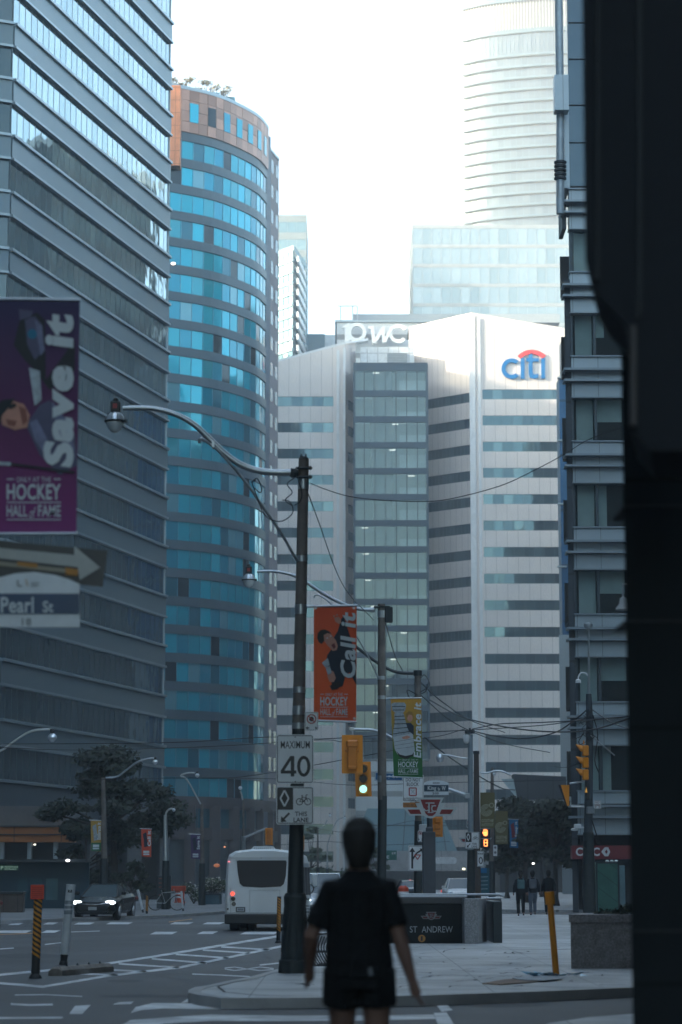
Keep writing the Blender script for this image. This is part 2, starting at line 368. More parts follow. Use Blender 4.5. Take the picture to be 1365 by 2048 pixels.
# patches, cracks and manhole covers in the near road
pt=MB()
for (u,v,a,bb) in ((60,1912,70,5),(300,1992,120,3),(1010,2010,90,5),(250,1962,40,3)):
    pt.face([G(u+a*math.cos(t*math.pi/6)*(1+.1*math.sin(t*5)),v+bb*math.sin(t*math.pi/6),.0025) for t in range(12)][::-1])
tag(pt.build('asphalt_patch',mat('asphalt_patch',(.04,.042,.046),.7,var=.2,scale=3,bump=.3,bscale=50)),'dark repair patch in the road','road',kind='structure')
cr=MB()
def crack(pts,z,wd=.012):
    q=[G(u,v,z) for u,v in pts]
    for p,r in zip(q,q[1:]):
        d=(r-p).normalized(); n_=Vector((-d.y,d.x,0))*wd; cr.face([p+n_,p-n_,r-n_,r+n_])
random.seed(3)
for _ in range(70):
    u=random.uniform(560,1240); v=random.uniform(1895,1975); c=[(u,v)]
    for k in range(random.randint(2,5)): u+=random.uniform(-6,26)*1.2; v+=random.uniform(-3.2,2.2); c.append((u,v))
    crack([(a,min(max(b_,1893),1980)) for a,b_ in c],KH+.003,random.uniform(.008,.02))
for _ in range(14):
    u=random.uniform(20,700); v=random.uniform(1885,1990); c=[(u,v)]
    for k in range(random.randint(2,4)): u+=random.uniform(5,40); v+=random.uniform(-3,4); c.append((u,v))
    if min(b_ for a,b_ in c)>1880 and max(a for a,b_ in c)<560 : crack([(a,b_) for a,b_ in c],.0045,random.uniform(.008,.016))
crack([(436,1973),(450,1984),(500,1989),(560,1992),(640,1991)],KH+.003,.02); crack([(436,1973),(470,1964),(520,1958)],KH+.003,.015)
tag(cr.build('crack',mat('crack_dark',(.03,.03,.032),.9)),'dark cracks in pavement and road','crack',kind='structure')

# ================================================ BUILDINGS
def resample(pts, n):
    ps=[Vector(p) for p in pts]; d=[0]
    for a,b_ in zip(ps,ps[1:]): d.append(d[-1]+(b_-a).length)
    out=[]
    for k in range(n+1):
        s=d[-1]*k/n; i=max(j for j in range(len(d)) if d[j]<=s+1e-9); i=min(i,len(ps)-2)
        out.append(ps[i].lerp(ps[i+1],(s-d[i])/(d[i+1]-d[i])))
    return out
def normal2(a,b_):
    d=(Vector(b_)-Vector(a)).normalized(); return Vector((d.y,-d.x))
def ribbon(pts, n, z0, z1, parent, mats, off=0., jit=.012, mw=.035, md=.06, name='window_band', head=True):
    """one storey's strip of panes with its mullions"""
    q=MB(); ps=resample(pts,n)
    for a,b_ in zip(ps,ps[1:]):
        nn=normal2(a,b_); j=[random.uniform(-jit,jit) for _ in range(4)]
        c=[a+nn*(off+j[0]),b_+nn*(off+j[1]),b_+nn*(off+j[2]),a+nn*(off+j[0]+j[2]-j[1])]
        q.face([(c[0].x,c[0].y,z0),(c[1].x,c[1].y,z0),(c[2].x,c[2].y,z1),(c[3].x,c[3].y,z1)],0)
    for i,a in enumerate(ps):
        b_=ps[min(i+1,n)] if i<n else ps[n]; a0=ps[i-1] if i==n else a
        nn=normal2(a0 if i==n else a, b_); t=Vector((-nn.y,nn.x))
        c=[a-t*mw+nn*(off-.05),a+t*mw+nn*(off-.05),a+t*mw+nn*(off+md),a-t*mw+nn*(off+md)]
        q.prism([(p.x,p.y,z0) for p in c],(0,0,z1-z0),1)
    return q.build(name,mats,parent)
def core(name, pts, z0, z1, m, parent, inset=.35):
    q=MB(); c=Vector((sum(p[0] for p in pts)/len(pts),sum(p[1] for p in pts)/len(pts)))
    q.prism([(p[0],p[1],z0) for p in pts],(0,0,z1-z0)); return q.build(name,m,parent)

# ---- office building on the left with long ribbon windows ----
YL=188.0; xr=P(331,1000,YL).x
ax=P(8,900,156).x; A=(ax,156.0); B=(xr,YL)
off=root('office_building',((A[0]+B[0])/2,(A[1]+B[1])/2,0),'grey steel office tower with long slanting rows of ribbon windows, filling the left side','building')
glass_off=ramp_glass('office_glass',[(0,(.27,.36,.39)),(.25,(.30,.39,.42)),(.5,(.25,.34,.37)),(.75,(.32,.41,.44))],wave=.5,wscale=.4,metal=.85)
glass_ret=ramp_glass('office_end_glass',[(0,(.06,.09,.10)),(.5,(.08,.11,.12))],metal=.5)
zb=Z(1293,YL); fp=(Z(141,YL)-zb)/12
back=(ax-34,140.0)
core('wall',[(back[0],back[1]+.8),(A[0]-.1,A[1]+.6),(B[0]-.5,B[1]+.4),(B[0]-26,B[1]+16)],0,zb+fp*17.2,mat('office_core',(.05,.065,.075),.6),off)
line=[A,B]; ret=[(back[0],back[1]),(A[0],A[1])]
for k in range(-3,17):
    z0=zb+k*fp; z1=z0+fp*.585
    ribbon(line,30,z0+.1,z1-.06,off,[glass_off,mullion],off=0,jit=.003,md=.012,mw=.028)
    ribbon(ret,28,z0+.1,z1-.06,off,[glass_ret,mullion],off=0)
    s=MB()
    for ln in (line,ret): s.strip(ln,z1+.1,z0+fp-.08,.16,.5)
    sp=s.build('spandrel',steel_panel,off)
    s=MB()
    for ln in (line,ret): s.strip(ln,z0-.08,z0+.1,.34,.4); s.strip(ln,z1-.06,z1+.1,.3,.4)
    s.build('window_ledge',ledge_m,off)
# blank lower storeys
s=MB(); s.strip(line,zb-3*fp-4.5,zb-3*fp-.09,.16,.5); s.strip(ret,zb-3*fp-4.5,zb-3*fp-.09,.16,.5); s.build('lower_wall',mat('office_lower',lin((70,80,88)),.6,var=.1,scale=.2,stain=.2),off)
s=MB(); s.box(B[0]-.14,B[0]+.05,B[1]-.14,B[1]+.12,zb-3*fp-4,zb+fp*17); s.build('corner_trim',ledge_m,off)

# ---- curved blue glass hotel ----
cu=[(P(333,1000,250).x-6.5,247.2),(P(333,1000,250).x-3,248.2),(P(333,1000,250).x,250),(-14.25,252.95),(-11.5,256.8),(-9.65,260.6),(-8.75,264.6)]
def smooth(pts,n):
    out=[]; q=[Vector(p) for p in pts]; q=[q[0]*2-q[1]]+q+[q[-1]*2-q[-2]]
    for i in range(1,len(q)-2):
        for k in range(n):
            t=k/n; a,b_,c,d=q[i-1:i+3]
            out.append(.5*((2*b_)+(c-a)*t+(2*a-5*b_+4*c-d)*t*t+(3*b_-a-3*c+d)*t**3))
    out.append(q[-2]); return [tuple(p) for p in out]
cs=smooth(cu,4)
hot=root('hotel_tower',(-13,262,0),'curved blue glass hotel tower with copper coloured crown beside the grey office tower','building')
glass_blue=ramp_glass('hotel_glass',[(0,(.003,.29,.38)),(.2,(.004,.36,.48)),(.36,(.02,.27,.34)),(.48,(.004,.23,.33)),(.64,(.01,.12,.17)),(.72,(.004,.32,.43)),(.86,(.12,.30,.36)),(.92,(.006,.02,.028))],wave=.5,wscale=.3,metal=.28,rough=.07)
hz=Z(1592,250); hp=(Z(368,250)-hz)/22
core('wall',cs+[(-8.4,266.2),(-7.35,270.2),(-9,285),(-30,285),(-30,247)],0,hz+hp*24,mat('hotel_core',(.04,.06,.07),.6),hot)
band_m=mat('hotel_band',lin((72,88,98)),.45,.25,var=.06,scale=.3)
for k in range(0,24):
    z0=hz+k*hp+ .02; z1=z0+hp*.67
    ribbon(cs,18,z0,z1,hot,[glass_blue,mat('blue_mullion',lin((90,140,160)),.4,.4)],off=.3,jit=.012,mw=.035,md=.04)
    s=MB(); s.strip(cs,z1,z0+hp,.42,.5); s.build('spandrel',band_m,hot)
copper=mat('copper_panel',lin((170,118,98)),.42,.35,var=.2,scale=.35,island=.0,stain=.2,joint=[((0,0,1),1.5,.2,.06)])
copper_glint=mat('copper_panel_glint',lin((200,132,96)),.4,.3,var=.25,scale=.6,joint=[((0,0,1),1.4,.2,.06),((1,0,0),.9,.2,.05)])  # brighter orange puts the sun's reflection into the copper colour
ct=Z(176,250); cb=hz+hp*24
s=MB()
# crown drawn as separate cladding panels
cps=resample(cs,22)
for i,(a,b_) in enumerate(zip(cps,cps[1:])):
    nn=normal2(a,b_)
    for j in range(4):
        z0=cb+(ct-cb)*j/4; z1=cb+(ct-cb)*(j+1)/4
        o_=.55+random.uniform(0,.03); p=a+nn*o_; r=b_+nn*o_
        s.prism([(p.x,p.y,z0+.02),(r.x,r.y,z0+.02),(r.x,r.y,z1-.02),(p.x,p.y,z1-.02)],(-nn.x*.3,-nn.y*.3,0))
cop_i=mat('copper_cladding',lin((160,124,110)),.42,.3,var=.15,scale=.4,island=.3)
s.build('crown_cladding',cop_i,hot)
for i in (6,8,10,12,14,16,18,20):
    a,b_=cps[i],cps[i].lerp(cps[i+1],.95); nn=normal2(a,b_); w_=MB()
    zc=cb+(ct-cb)*.48; p=a+nn*.62; r=b_+nn*.62
    w_.prism([(p.x,p.y,zc-1.1),(r.x,r.y,zc-1.1),(r.x,r.y,zc+1.0),(p.x,p.y,zc+1.0)],(-nn.x*.05,-nn.y*.05,0))
    fr=w_.build('window',glass_blue,hot)
s=MB(); x0,x1=P(333,300,249).x-1,P(361,300,249).x; s.box(x0,x1,248.4,252,Z(334,249),Z(174,249)); s.build('glint_bay',copper_glint,hot)  # protruding box added to carry the sun glint at the crown's left end
s=MB(); s.strip(cs,ct-.02,ct+.35,.6,.5); s.strip([(-8.3,265.6),(-7.3,270)],ct-2,ct-1.7,.2,.3); s.build('parapet',ledge_m,hot)
# fin and brick return wall with punched windows
s=MB(); s.strip([(-8.75,264.6),(-8.3,265.6)],0,ct-.6,.35,.6); s.build('corner_fin',mat('fin_grey',lin((96,104,114)),.5,var=.08),hot)
brick=mat('pinkish_brick',lin((140,132,134)),.75,var=.12,scale=.5,stain=.15,joint=[((0,0,1),hp,.1,.08)])
rw=[(-8.3,265.6),(-7.3,270.2)]
s=MB(); s.strip(rw,0,ct-1.6,.12,.5); s.build('brick_wall',brick,hot)
for k in range(0,25):
    for f in (.22,.68):
        a=Vector(rw[0]).lerp(Vector(rw[1]),f); b_=Vector(rw[0]).lerp(Vector(rw[1]),f+.22); nn=normal2(a,b_); q=MB()
        z0=hz+k*hp+.4
        p=a+nn*.15; r=b_+nn*.15
        q.prism([(p.x,p.y,z0),(r.x,r.y,z0),(r.x,r.y,z0+1.5),(p.x,p.y,z0+1.5)],(-nn.x*.05,-nn.y*.05,0)); q.build('window',mullion if False else ramp_glass('small_glass',[(0,(.07,.11,.13)),(.5,(.10,.16,.19))],wave=.2,metal=.2,rough=.2),hot)
# base of the hotel: brown stone piers with dark openings
s=MB(); brown=mat('brown_stone',lin((74,66,66)),.7,var=.15,scale=.4,stain=.2)
s.strip(cs+[(-8.3,265.8),(-7.2,270.5)],hz-1.2,hz,.5,.8); s.strip(cs+[(-8.3,265.8),(-7.2,270.5)],hz-4.4,hz-3.2,.5,.8)
for p in resample(cs+[(-8.3,265.8),(-7.2,270.5)],9): s.box(p.x-.55,p.x+.55,p.y-1.1,p.y+.2,0,hz-.9)
s.build('base_pier',brown,hot)
ribbon(cs,9,hz-3.2,hz-1.2,hot,[ramp_glass('base_glass',[(0,(.05,.12,.16)),(.5,(.04,.2,.26))],metal=.5),mullion],off=.1)
s=MB()
for i in range(7):
    x=-22+i*2.2; s.box(x,x+1.5,254,254.2,Z(1660,254),Z(1664,254))
# roof garden
bushes=[]
# ---- white office building with slanted roofs (the sign building) ----
D=350.0
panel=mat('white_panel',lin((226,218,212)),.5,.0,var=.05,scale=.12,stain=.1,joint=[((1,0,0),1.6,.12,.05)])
cx=P(948,1000,D).x; lx=P(820,1000,358).x; rx=P(1140,1000,350).x
wd=(Vector((lx,358))-Vector((cx,350))).normalized()
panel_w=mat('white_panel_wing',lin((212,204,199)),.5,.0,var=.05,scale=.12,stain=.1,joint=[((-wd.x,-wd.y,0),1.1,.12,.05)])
cit=root('sign_office_building',((cx+lx)/2,358,0),'white panelled office block with slanted roofs carrying the blue and red wall sign','building')
F0=Z(779,D); fp2=(Z(779,D)-Z(1524,D))/14; wh=mpp(1000,D)*20
glass_cit=ramp_glass('sign_office_glass',[(0,(.06,.12,.15)),(.3,(.08,.15,.18)),(.55,(.05,.10,.13)),(.8,(.11,.19,.22))],wave=.4,wscale=.3,metal=.6)
def face_wall(pts, top_fn, z_first, n_rows, pan, npane, u0f, u1f, parent, colname='panel_band', off=0.):
    """piers, panel bands and window bands of one wall face"""
    a,b_=Vector(pts[0]),Vector(pts[1]); p0=a.lerp(b_,u0f); p1=a.lerp(b_,u1f)
    s=MB(); nn=normal2(a,b_); z1=z_first
    def slabq(pa,pb,za,zb0,zb1):
        q0=pa+nn*off; q1=pb+nn*off
        s.prism([(q0.x,q0.y,za),(q1.x,q1.y,za),(q1.x,q1.y,zb1),(q0.x,q0.y,zb0)],(-nn.x*.5,-nn.y*.5,0))
    slabq(a,b_,z_first,top_fn(0),top_fn(1))
    if u0f>0: slabq(a,p0,0,z_first-.005,z_first-.005)
    if u1f<1: slabq(p1,b_,0,z_first-.005,z_first-.005)
    s.build('wall_panel',pan,parent)
    for k in range(n_rows):
        zt=z_first-k*fp2; s=MB(); slabq(p0,p1,zt-fp2+.0,zt-wh,zt-wh); s.build('panel_band',pan,parent)
        ribbon([tuple(p0),tuple(p1)],npane,zt-wh,zt,parent,[glass_cit,mullion],off=off-.12,jit=.006,mw=.03,md=.03)
tz=lambda v,Y: Z(v,Y)
# right face
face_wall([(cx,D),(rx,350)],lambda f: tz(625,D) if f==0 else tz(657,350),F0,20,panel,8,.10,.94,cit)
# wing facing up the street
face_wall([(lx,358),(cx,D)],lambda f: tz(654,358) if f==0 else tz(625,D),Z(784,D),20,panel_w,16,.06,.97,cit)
# left block: front face, strip and receding return
DL=350.0; l0=P(500,1000,DL).x; l1=P(690,1000,DL).x; l2=(P(712,1000,355).x,355)
cit2=cit
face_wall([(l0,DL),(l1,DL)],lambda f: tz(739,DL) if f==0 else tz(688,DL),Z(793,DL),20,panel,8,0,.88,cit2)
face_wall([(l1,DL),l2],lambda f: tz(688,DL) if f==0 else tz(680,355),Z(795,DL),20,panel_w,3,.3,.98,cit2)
# bodies and sloped roofs
s=MB()
s.prism([(l0,DL+.6,0),(l1-.1,DL+.6,0),(l2[0]-.3,356,0),(l2[0]-.3,366,0),(l0,366,0)],(0,0,tz(790,DL)))
s.prism([(lx+.3,358.7,0),(cx,D+.9,0),(rx,350.8,0),(rx,372,0),(lx+.3,372,0)],(0,0,tz(700,D)))
s.build('wall',mat('sign_office_core',(.06,.08,.09),.7),cit)
s=MB()
ra=[(l0,DL,tz(739,DL)),(l1,DL,tz(688,DL)),(P(737,680,357).x,357,tz(681,357)),(P(737,690,366).x,366,tz(684,366)),(l0,366,tz(739,366))]
s.prism(ra,(0,0,.35))
rb=[(lx,358,tz(654,358)),(cx,D,tz(625,D)),(rx,350,tz(657,350)),(rx,372,tz(680,372)),(lx,372,tz(680,372))]
s.face([Vector(p)+Vector((0,0,.02)) for p in rb[:3]]); s.face([Vector(rb[0]),Vector(rb[2]),Vector(rb[3]),Vector(rb[4])])
s.build('roof',white_p,cit)
# corner pilasters
s=MB(); s.box(cx-.5,cx+.35,D-.25,D+.3,0,tz(627,D)-.3); s.box(cx+.75,cx+1.15,D-.22,D+.3,0,tz(632,D)-.3); s.box(l1-1.2,l1-.8,DL-.25,DL+.2,0,tz(697,DL)-.3); s.box(l1-.25,l1+.1,DL-.3,DL+.2,0,tz(692,DL)-.3)
s.build('pilaster',white_p,cit)
# central glass bay with visible rooms
g0=P(708,1000,346).x; g1=P(857,1000,346).x; GY=346.0
gt=Z(730,GY); gp=(Z(730,GY)-Z(1357,GY))/12
clear=bpy.data.materials.new('clear_glass'); clear.use_nodes=True; n=clear.node_tree.nodes; L=clear.node_tree.links
pb=n['Principled BSDF']; pb.inputs['Base Color'].default_value=(.5,.68,.72,1); pb.inputs['Roughness'].default_value=.03; pb.inputs['Metallic'].default_value=.5
tr=n.new('ShaderNodeBsdfTransparent'); tr.inputs[0].default_value=(.72,.83,.86,1); mx=n.new('ShaderNodeMixShader'); mx.inputs[0].default_value=.2
L.new(tr.outputs[0],mx.inputs[1]); L.new(pb.outputs[0],mx.inputs[2]); L.new(mx.outputs[0],n['Material Output'].inputs[0])
bay_band=mat('bay_band',lin((62,80,92)),.5,.2,var=.08)
room_wall=mat('room_wall',(.40,.42,.42),.8,var=.1,scale=.4,island=.45); room_dark=mat('room_dark',(.09,.09,.09),.8); ceil_l=mat('ceiling_lamp',(.8,.8,.8),.5,emit=(1,.95,.85),es=.3)
for k in range(15):
    z1=gt-k*gp; z0=z1-gp
    s=MB(); s.box(g0,g1,GY-.2,GY+.4,z1-gp*.23,z1); s.build('spandrel',bay_band,cit)
    ribbon([(g0,GY),(g1,GY)],7,z0,z1-gp*.23,cit,[clear,mullion],off=.0,jit=0,mw=.06,md=.1)
    s=MB(); s.box(g0,g1,GY+4.6,GY+4.8,z0,z1-.2,0)
    q0=random.uniform(.22,.3); q1=random.uniform(.5,.56)
    s.box(g0+(g1-g0)*q0,g0+(g1-g0)*q1,GY+1.2,GY+4.5,z0,z1-.25,1)
    s.box(g0+(g1-g0)*.62,g1-.2,GY+2.2,GY+2.4,z0,z0+random.uniform(.3,2.6),0)
    s.box(g0,g1,GY+.45,GY+4.9,z0-.1,z0,0)
    
    if random.random()<.7: xx=g0+random.uniform(1,8); s.box(xx,xx+.9,GY+.8,GY+1.1,z1-gp*.27,z1-gp*.245,2)
    s.build('room',[room_wall,room_dark,ceil_l],cit)
s=MB(); s.box(g0-.05,g0+.25,GY-.3,GY+5,gt-15*gp,gt+.05); s.box(g1-.25,g1+.05,GY-.3,GY+5,gt-15*gp,gt+.05); s.box(g0,g1,GY-.25,GY+6,gt,gt+.3); s.build('bay_frame',bay_band,cit)
s=MB(); ph0=P(722,700,352).x; ph1=P(829,700,352).x; s.box(ph0,ph1,352,362,gt-1,Z(694,352)); s.build('rooftop_plant_room',mat('plant_panel',lin((205,210,212)),.5,joint=[((1,0,0),1.55,.1,.09),((0,0,1),1.5,.4,.09)]),cit)
s=MB(); s.box(P(775,710,351.9).x,P(815,710,351.9).x,351.75,351.98,Z(727,352),Z(707,352)); s.build('louvre',mat('louvre',lin((150,158,162)),.5,joint=[((0,0,1),.25,.1,.08)]),cit)
# base: pale concrete canopy and slanted blue glazing
s=MB(); cg=MB()
cg.px([(735,1617),(880,1617),(915,1702),(700,1702)],338,.3); cg.build('atrium_glazing',ramp_glass('atrium_glass',[(0,(.45,.75,.85))],wave=.2,metal=.6),cit)
s=MB()
for (a,c) in ((775,758),(812,806),(846,850),(880,893)): s.line([(a,1617),(c,1702)],1.6,337.6,.2)
s.line([(740,1650),(893,1650)],1.2,337.5,.2); s.build('atrium_mullion',mullion,cit)
s=MB(); s.box(P(690,1720,334).x,P(1010,1720,334).x,334,345,Z(1740,334),Z(1702,334)); s.build('entrance_canopy',mat('canopy_concrete',(.33,.33,.33),.7,stain=.2,joint=[((1,0,0),4,.3,.08)]),cit)
s=MB(); s.box(P(640,1760,342).x,P(1015,1760,342).x,342,345,0,Z(1742,342)); s.build('ground_glazing',mat('ground_dark',(.03,.04,.045),.4,joint=[((1,0,0),2.4,.3,.1)]),cit)
s=MB(); s.pxr(868,1714,914,1728,333.8,.15,r=6); text_px(s,'E',872,1717,880,1726,333.6,1,bold=.02); s.build('canopy_sign',[mat('sign_pale',(.55,.58,.6),.5),white_p],cit)
# wall sign of the bank
blue_s=mat('sign_blue',lin((0,110,170)),.35,var=.03); red_s=mat('sign_arc_red',lin((215,70,75)),.35,var=.03)
csn=root('wall_sign',(P(1048,760,349.7).x,349.7,Z(760,349.7)),'large wall sign reading citi in blue letters under a red arc','sign')
ys=349.72
s=MB(); s.ring(1024,737,12.5,20.5,ys,.22,0,n=22,a0=48,a1=312); s.build('letter',blue_s,csn)
s=MB(); s.pxr(1042,716,1049.5,757,ys,.22); s.build('letter',blue_s,csn)
s=MB(); s.px([(1058,710),(1065.5,704),(1065.5,716),(1078,716),(1078,723),(1065.5,723),(1065.5,744),(1068,749),(1077,748),(1077,755.5),(1068,757.5),(1060.5,755),(1058,747),(1058,723),(1053,723),(1053,716),(1058,716)],ys,.22); s.build('letter',blue_s,csn)
s=MB(); s.pxr(1083,716,1090.5,757,ys,.22); s.build('letter',blue_s,csn)
s=MB(); s.ring(1064,737,29,38,ys,.22,0,n=22,a0=222,a1=318); s.build('red_arc',red_s,csn)

# ---- grey tower block behind with the roof letters ----
pw=root('letter_office_block',(P(760,700,400).x,405,0),'pale grey stone office block behind the white block, carrying white roof letters','building')
stone_g=mat('pale_stone',lin((205,210,212)),.7,var=.08,scale=.1,joint=[((0,0,1),3.2,.3,.9)])
s=MB(); s.box(P(674,690,400).x,P(1000,690,400).x,400,430,0,Z(645,400)); s.build('wall',stone_g,pw)
s=MB(); s.box(P(706,640,402).x,P(1120,640,402).x,402,430,Z(645,402),Z(628,402)); s.build('roof_storey',mat('pale_stone2',lin((150,160,166)),.7,var=.08),pw)
s=MB(); s.box(P(674,645,400).x-.3,P(1000,645,400).x,399.6,430,Z(645,400),Z(641,400)); s.build('cornice',ledge_m,pw)
s=MB()
for u in (682,706,715): s.tube([P(u,640,401),P(u,612,401)],.1,6)
s.tube([P(675,612,401),P(716,612,401)],.08,6); s.build('antenna_mast',galv,pw)
ls=root('roof_letters_sign',P(745,690,399),'white roof letters reading pwc above the glass bay','sign')
let=mat('letter_white',(.80,.81,.81),.5,var=.04)
yl=398.2
s=MB(); s.ring(714,664,12,19,yl,.6,n=20); s.px([(687,652),(697,646),(700,646),(700,684),(708,687),(708,691),(683,691),(683,687),(690,684),(690,655),(683,656)],yl-.1,.6); s.px([(700,650),(703,648),(703,680),(700,680)],yl-.05,.5); s.build('letter',let,ls)
s=MB(); s.px([(737,652),(748,652),(751,674),(764,654),(770,652),(770,674),(782,652),(787,655),(773,684),(765,686),(764,668),(752,686),(745,686),(742,658),(737,656)],yl-.1,.6); s.build('letter',let,ls)
s=MB(); s.ring(797,667,12,19,yl,.6,n=20,a0=40,a1=330); s.build('letter',let,ls)

# ---- distant towers ----
def plain_tower(nm,x0,x1,y0,y1,z1,pitch,cols,lab,bandcol,bayw=1.5,frac=.6,cat='building',bz=None,panes=None,npart=60):
    r=root(nm,((x0+x1)/2,(y0+y1)/2,0),lab,cat)
    q=MB(); q.box(x0+.4,x1-.4,y0+.4,y1,0,z1); q.build('wall',mat(nm+'_core',(.1,.13,.15),.6),r)
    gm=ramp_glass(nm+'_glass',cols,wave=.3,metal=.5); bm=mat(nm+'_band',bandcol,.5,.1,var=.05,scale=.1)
    k=0; z=z1
    while z-pitch>0 and k<npart:
        ring=[(x0,y1),(x0,y0),(x1,y0),(x1,y1)]
        ribbon([(x0,y0),(x1,y0)],max(2,int((x1-x0)/bayw)),z-pitch,z-pitch*(1-frac),r,[gm,bm],off=0,jit=.01,mw=.05,md=.06)
        ribbon([(x0,y1),(x0,y0)],max(2,int((y1-y0)/bayw/1.5)),z-pitch,z-pitch*(1-frac),r,[gm,bm],off=0,jit=.01,mw=.05,md=.06)
        ribbon([(x1,y0),(x1,y1)],max(2,int((y1-y0)/bayw/1.5)),z-pitch,z-pitch*(1-frac),r,[gm,bm],off=0,jit=.01,mw=.05,md=.06)
        q=MB(); q.strip(ring,z-pitch*(1-frac),z,.06,.3); q.build('floor_band',bm,r)
        z-=pitch; k+=1
    return r
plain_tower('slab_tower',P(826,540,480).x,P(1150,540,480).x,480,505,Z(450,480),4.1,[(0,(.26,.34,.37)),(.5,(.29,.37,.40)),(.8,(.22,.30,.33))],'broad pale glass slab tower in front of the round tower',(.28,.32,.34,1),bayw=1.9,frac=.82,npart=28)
# round tower
RY=600.0; rp=[(P(930,300,RY).x,RY),(P(930,300,RY).x+5,RY-3.4),(P(930,300,RY).x+12,RY-6.0),(P(930,300,RY).x+22,RY-8.2),(P(930,300,RY).x+34,RY-8.6),(P(930,300,RY).x+46,RY-7)]
rps=smooth(rp,4)
rt=root('round_tower',(rp[2][0]+8,RY+8,0),'tall pale condominium tower with curved balcony rings, fading in haze','building')
core('wall',[(p[0]+.4,p[1]+.6) for p in rps]+[(rp[-1][0],RY+25),(rp[0][0],RY+25)],0,260,mat('round_core',(.3,.34,.36),.6),rt)
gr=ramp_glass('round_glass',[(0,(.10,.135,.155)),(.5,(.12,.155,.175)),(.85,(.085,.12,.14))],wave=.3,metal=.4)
slabm=mat('balcony_slab',lin((72,98,112)),.6)
zf=Z(129,RY); rpitch=mpp(300,RY)*23.6
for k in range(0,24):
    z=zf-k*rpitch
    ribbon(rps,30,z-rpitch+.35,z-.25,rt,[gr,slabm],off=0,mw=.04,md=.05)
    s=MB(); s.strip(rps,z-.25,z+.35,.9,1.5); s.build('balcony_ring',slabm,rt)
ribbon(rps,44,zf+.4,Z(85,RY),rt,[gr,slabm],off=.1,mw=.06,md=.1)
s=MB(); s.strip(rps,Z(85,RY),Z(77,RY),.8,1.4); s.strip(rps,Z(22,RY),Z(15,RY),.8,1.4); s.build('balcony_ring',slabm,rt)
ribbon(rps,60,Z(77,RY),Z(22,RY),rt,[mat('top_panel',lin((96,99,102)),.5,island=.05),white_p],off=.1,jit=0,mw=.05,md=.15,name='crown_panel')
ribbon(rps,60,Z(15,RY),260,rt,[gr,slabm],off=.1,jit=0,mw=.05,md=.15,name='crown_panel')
# left far tower and balcony tower
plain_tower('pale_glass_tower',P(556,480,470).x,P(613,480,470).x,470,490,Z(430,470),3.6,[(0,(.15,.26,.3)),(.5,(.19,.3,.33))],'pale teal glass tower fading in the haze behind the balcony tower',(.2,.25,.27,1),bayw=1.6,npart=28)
bt=root('balcony_tower',(P(585,600,400).x,405,0),'teal apartment tower with slanting white balcony fronts beside the curved hotel','building')
b0=P(540,600,402).x; b1=P(588,600,395).x; b2=P(614,600,408).x
s=MB(); s.prism([(b0,400,0),(b1,394,0),(b2,407,0),(b2,420,0),(b0,420,0)],(0,0,Z(508,400))); s.build('wall',mat('balcony_core',lin((120,150,160)),.6),bt)
bgl=ramp_glass('balcony_glass',[(0,(.22,.40,.45)),(.4,(.28,.45,.49)),(.7,(.36,.5,.52))],metal=.5)
bp_=mpp(600,400)*22.5; zt=Z(520,400)
for k in range(24):
    z=zt-k*bp_
    ribbon([(b0,399.7),(b1,393.7)],5,z-bp_*.75,z,bt,[bgl,mullion],off=.1,mw=.05)
    s=MB(); s.strip([(b0,399.7),(b1,393.7)],z-bp_,z-bp_*.75,.3,.4); s.build('floor_band',mat('bal_band',lin((150,172,178)),.6),bt)
    ribbon([(b1,393.7),(b2,406.7)],5,z-bp_*.5,z,bt,[bgl,mullion],off=.05,mw=.05)
    s=MB(); s.strip([(b1,393.7),(b2-.9,406)],z-bp_,z-bp_*.48,.8,.3); s.build('balcony',mat('balcony_white',(.78,.8,.8),.5),bt)
# low pale blocks in the gap
lb=root('low_pale_block',(P(645,690,420).x,425,0),'low pale glass block in the gap above the white office roof','building')
s=MB(); s.box(P(600,690,420).x,P(650,690,420).x,420,440,0,Z(668,420)); s.build('wall',mat('gap_teal',lin((80,115,128)),.4,.1,joint=[((0,0,1),3.5,.2,.4)]),lb)
s=MB(); s.box(P(648,690,421).x,P(676,690,421).x,421,440,0,Z(670,421)); s.build('annex',mat('gap_white',lin((205,212,214)),.5,joint=[((0,0,1),3.5,.2,.4)]),lb)

# ---- silver banded building on the right ----
SY=114.0
sb=root('banded_building',(P(1250,1000,SY).x,120,0),'silver banded bank building on the right with deep ledges and dark windows','building')
s0=P(1147,1000,SY).x; s1=s0+26
z712=Z(712,SY); sp_=(Z(712,SY)-Z(1403,SY))/4.0
silver=mat('silver_panel',lin((168,182,188)),.35,.3,var=.06,scale=.4,stain=.12,joint=[((1,0,0),1.17,.02,.03)])
fin=mat('silver_ledge',lin((140,152,160)),.4,.4,var=.06)
s=MB(); s.prism([(s0+.6,SY+5.2,0),(s1,SY+5.2,0),(s1,SY+30,0),(s0+3,SY+30,0)],(0,0,Z(370,SY))); s.build('wall',mat('banded_core',(.035,.04,.045),.7),sb)
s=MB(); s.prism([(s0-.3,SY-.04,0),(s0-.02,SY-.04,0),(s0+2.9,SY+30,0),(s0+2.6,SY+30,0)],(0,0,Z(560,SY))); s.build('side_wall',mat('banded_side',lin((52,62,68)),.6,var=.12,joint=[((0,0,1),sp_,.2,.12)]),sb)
def zz(f,zt): return zt-f*sp_
glass_int=bpy.data.materials.new('dark_window_glass'); glass_int.use_nodes=True; n=glass_int.node_tree.nodes; L=glass_int.node_tree.links
pb=n['Principled BSDF']; pb.inputs['Base Color'].default_value=(.12,.17,.18,1); pb.inputs['Roughness'].default_value=.03; pb.inputs['Metallic'].default_value=.3
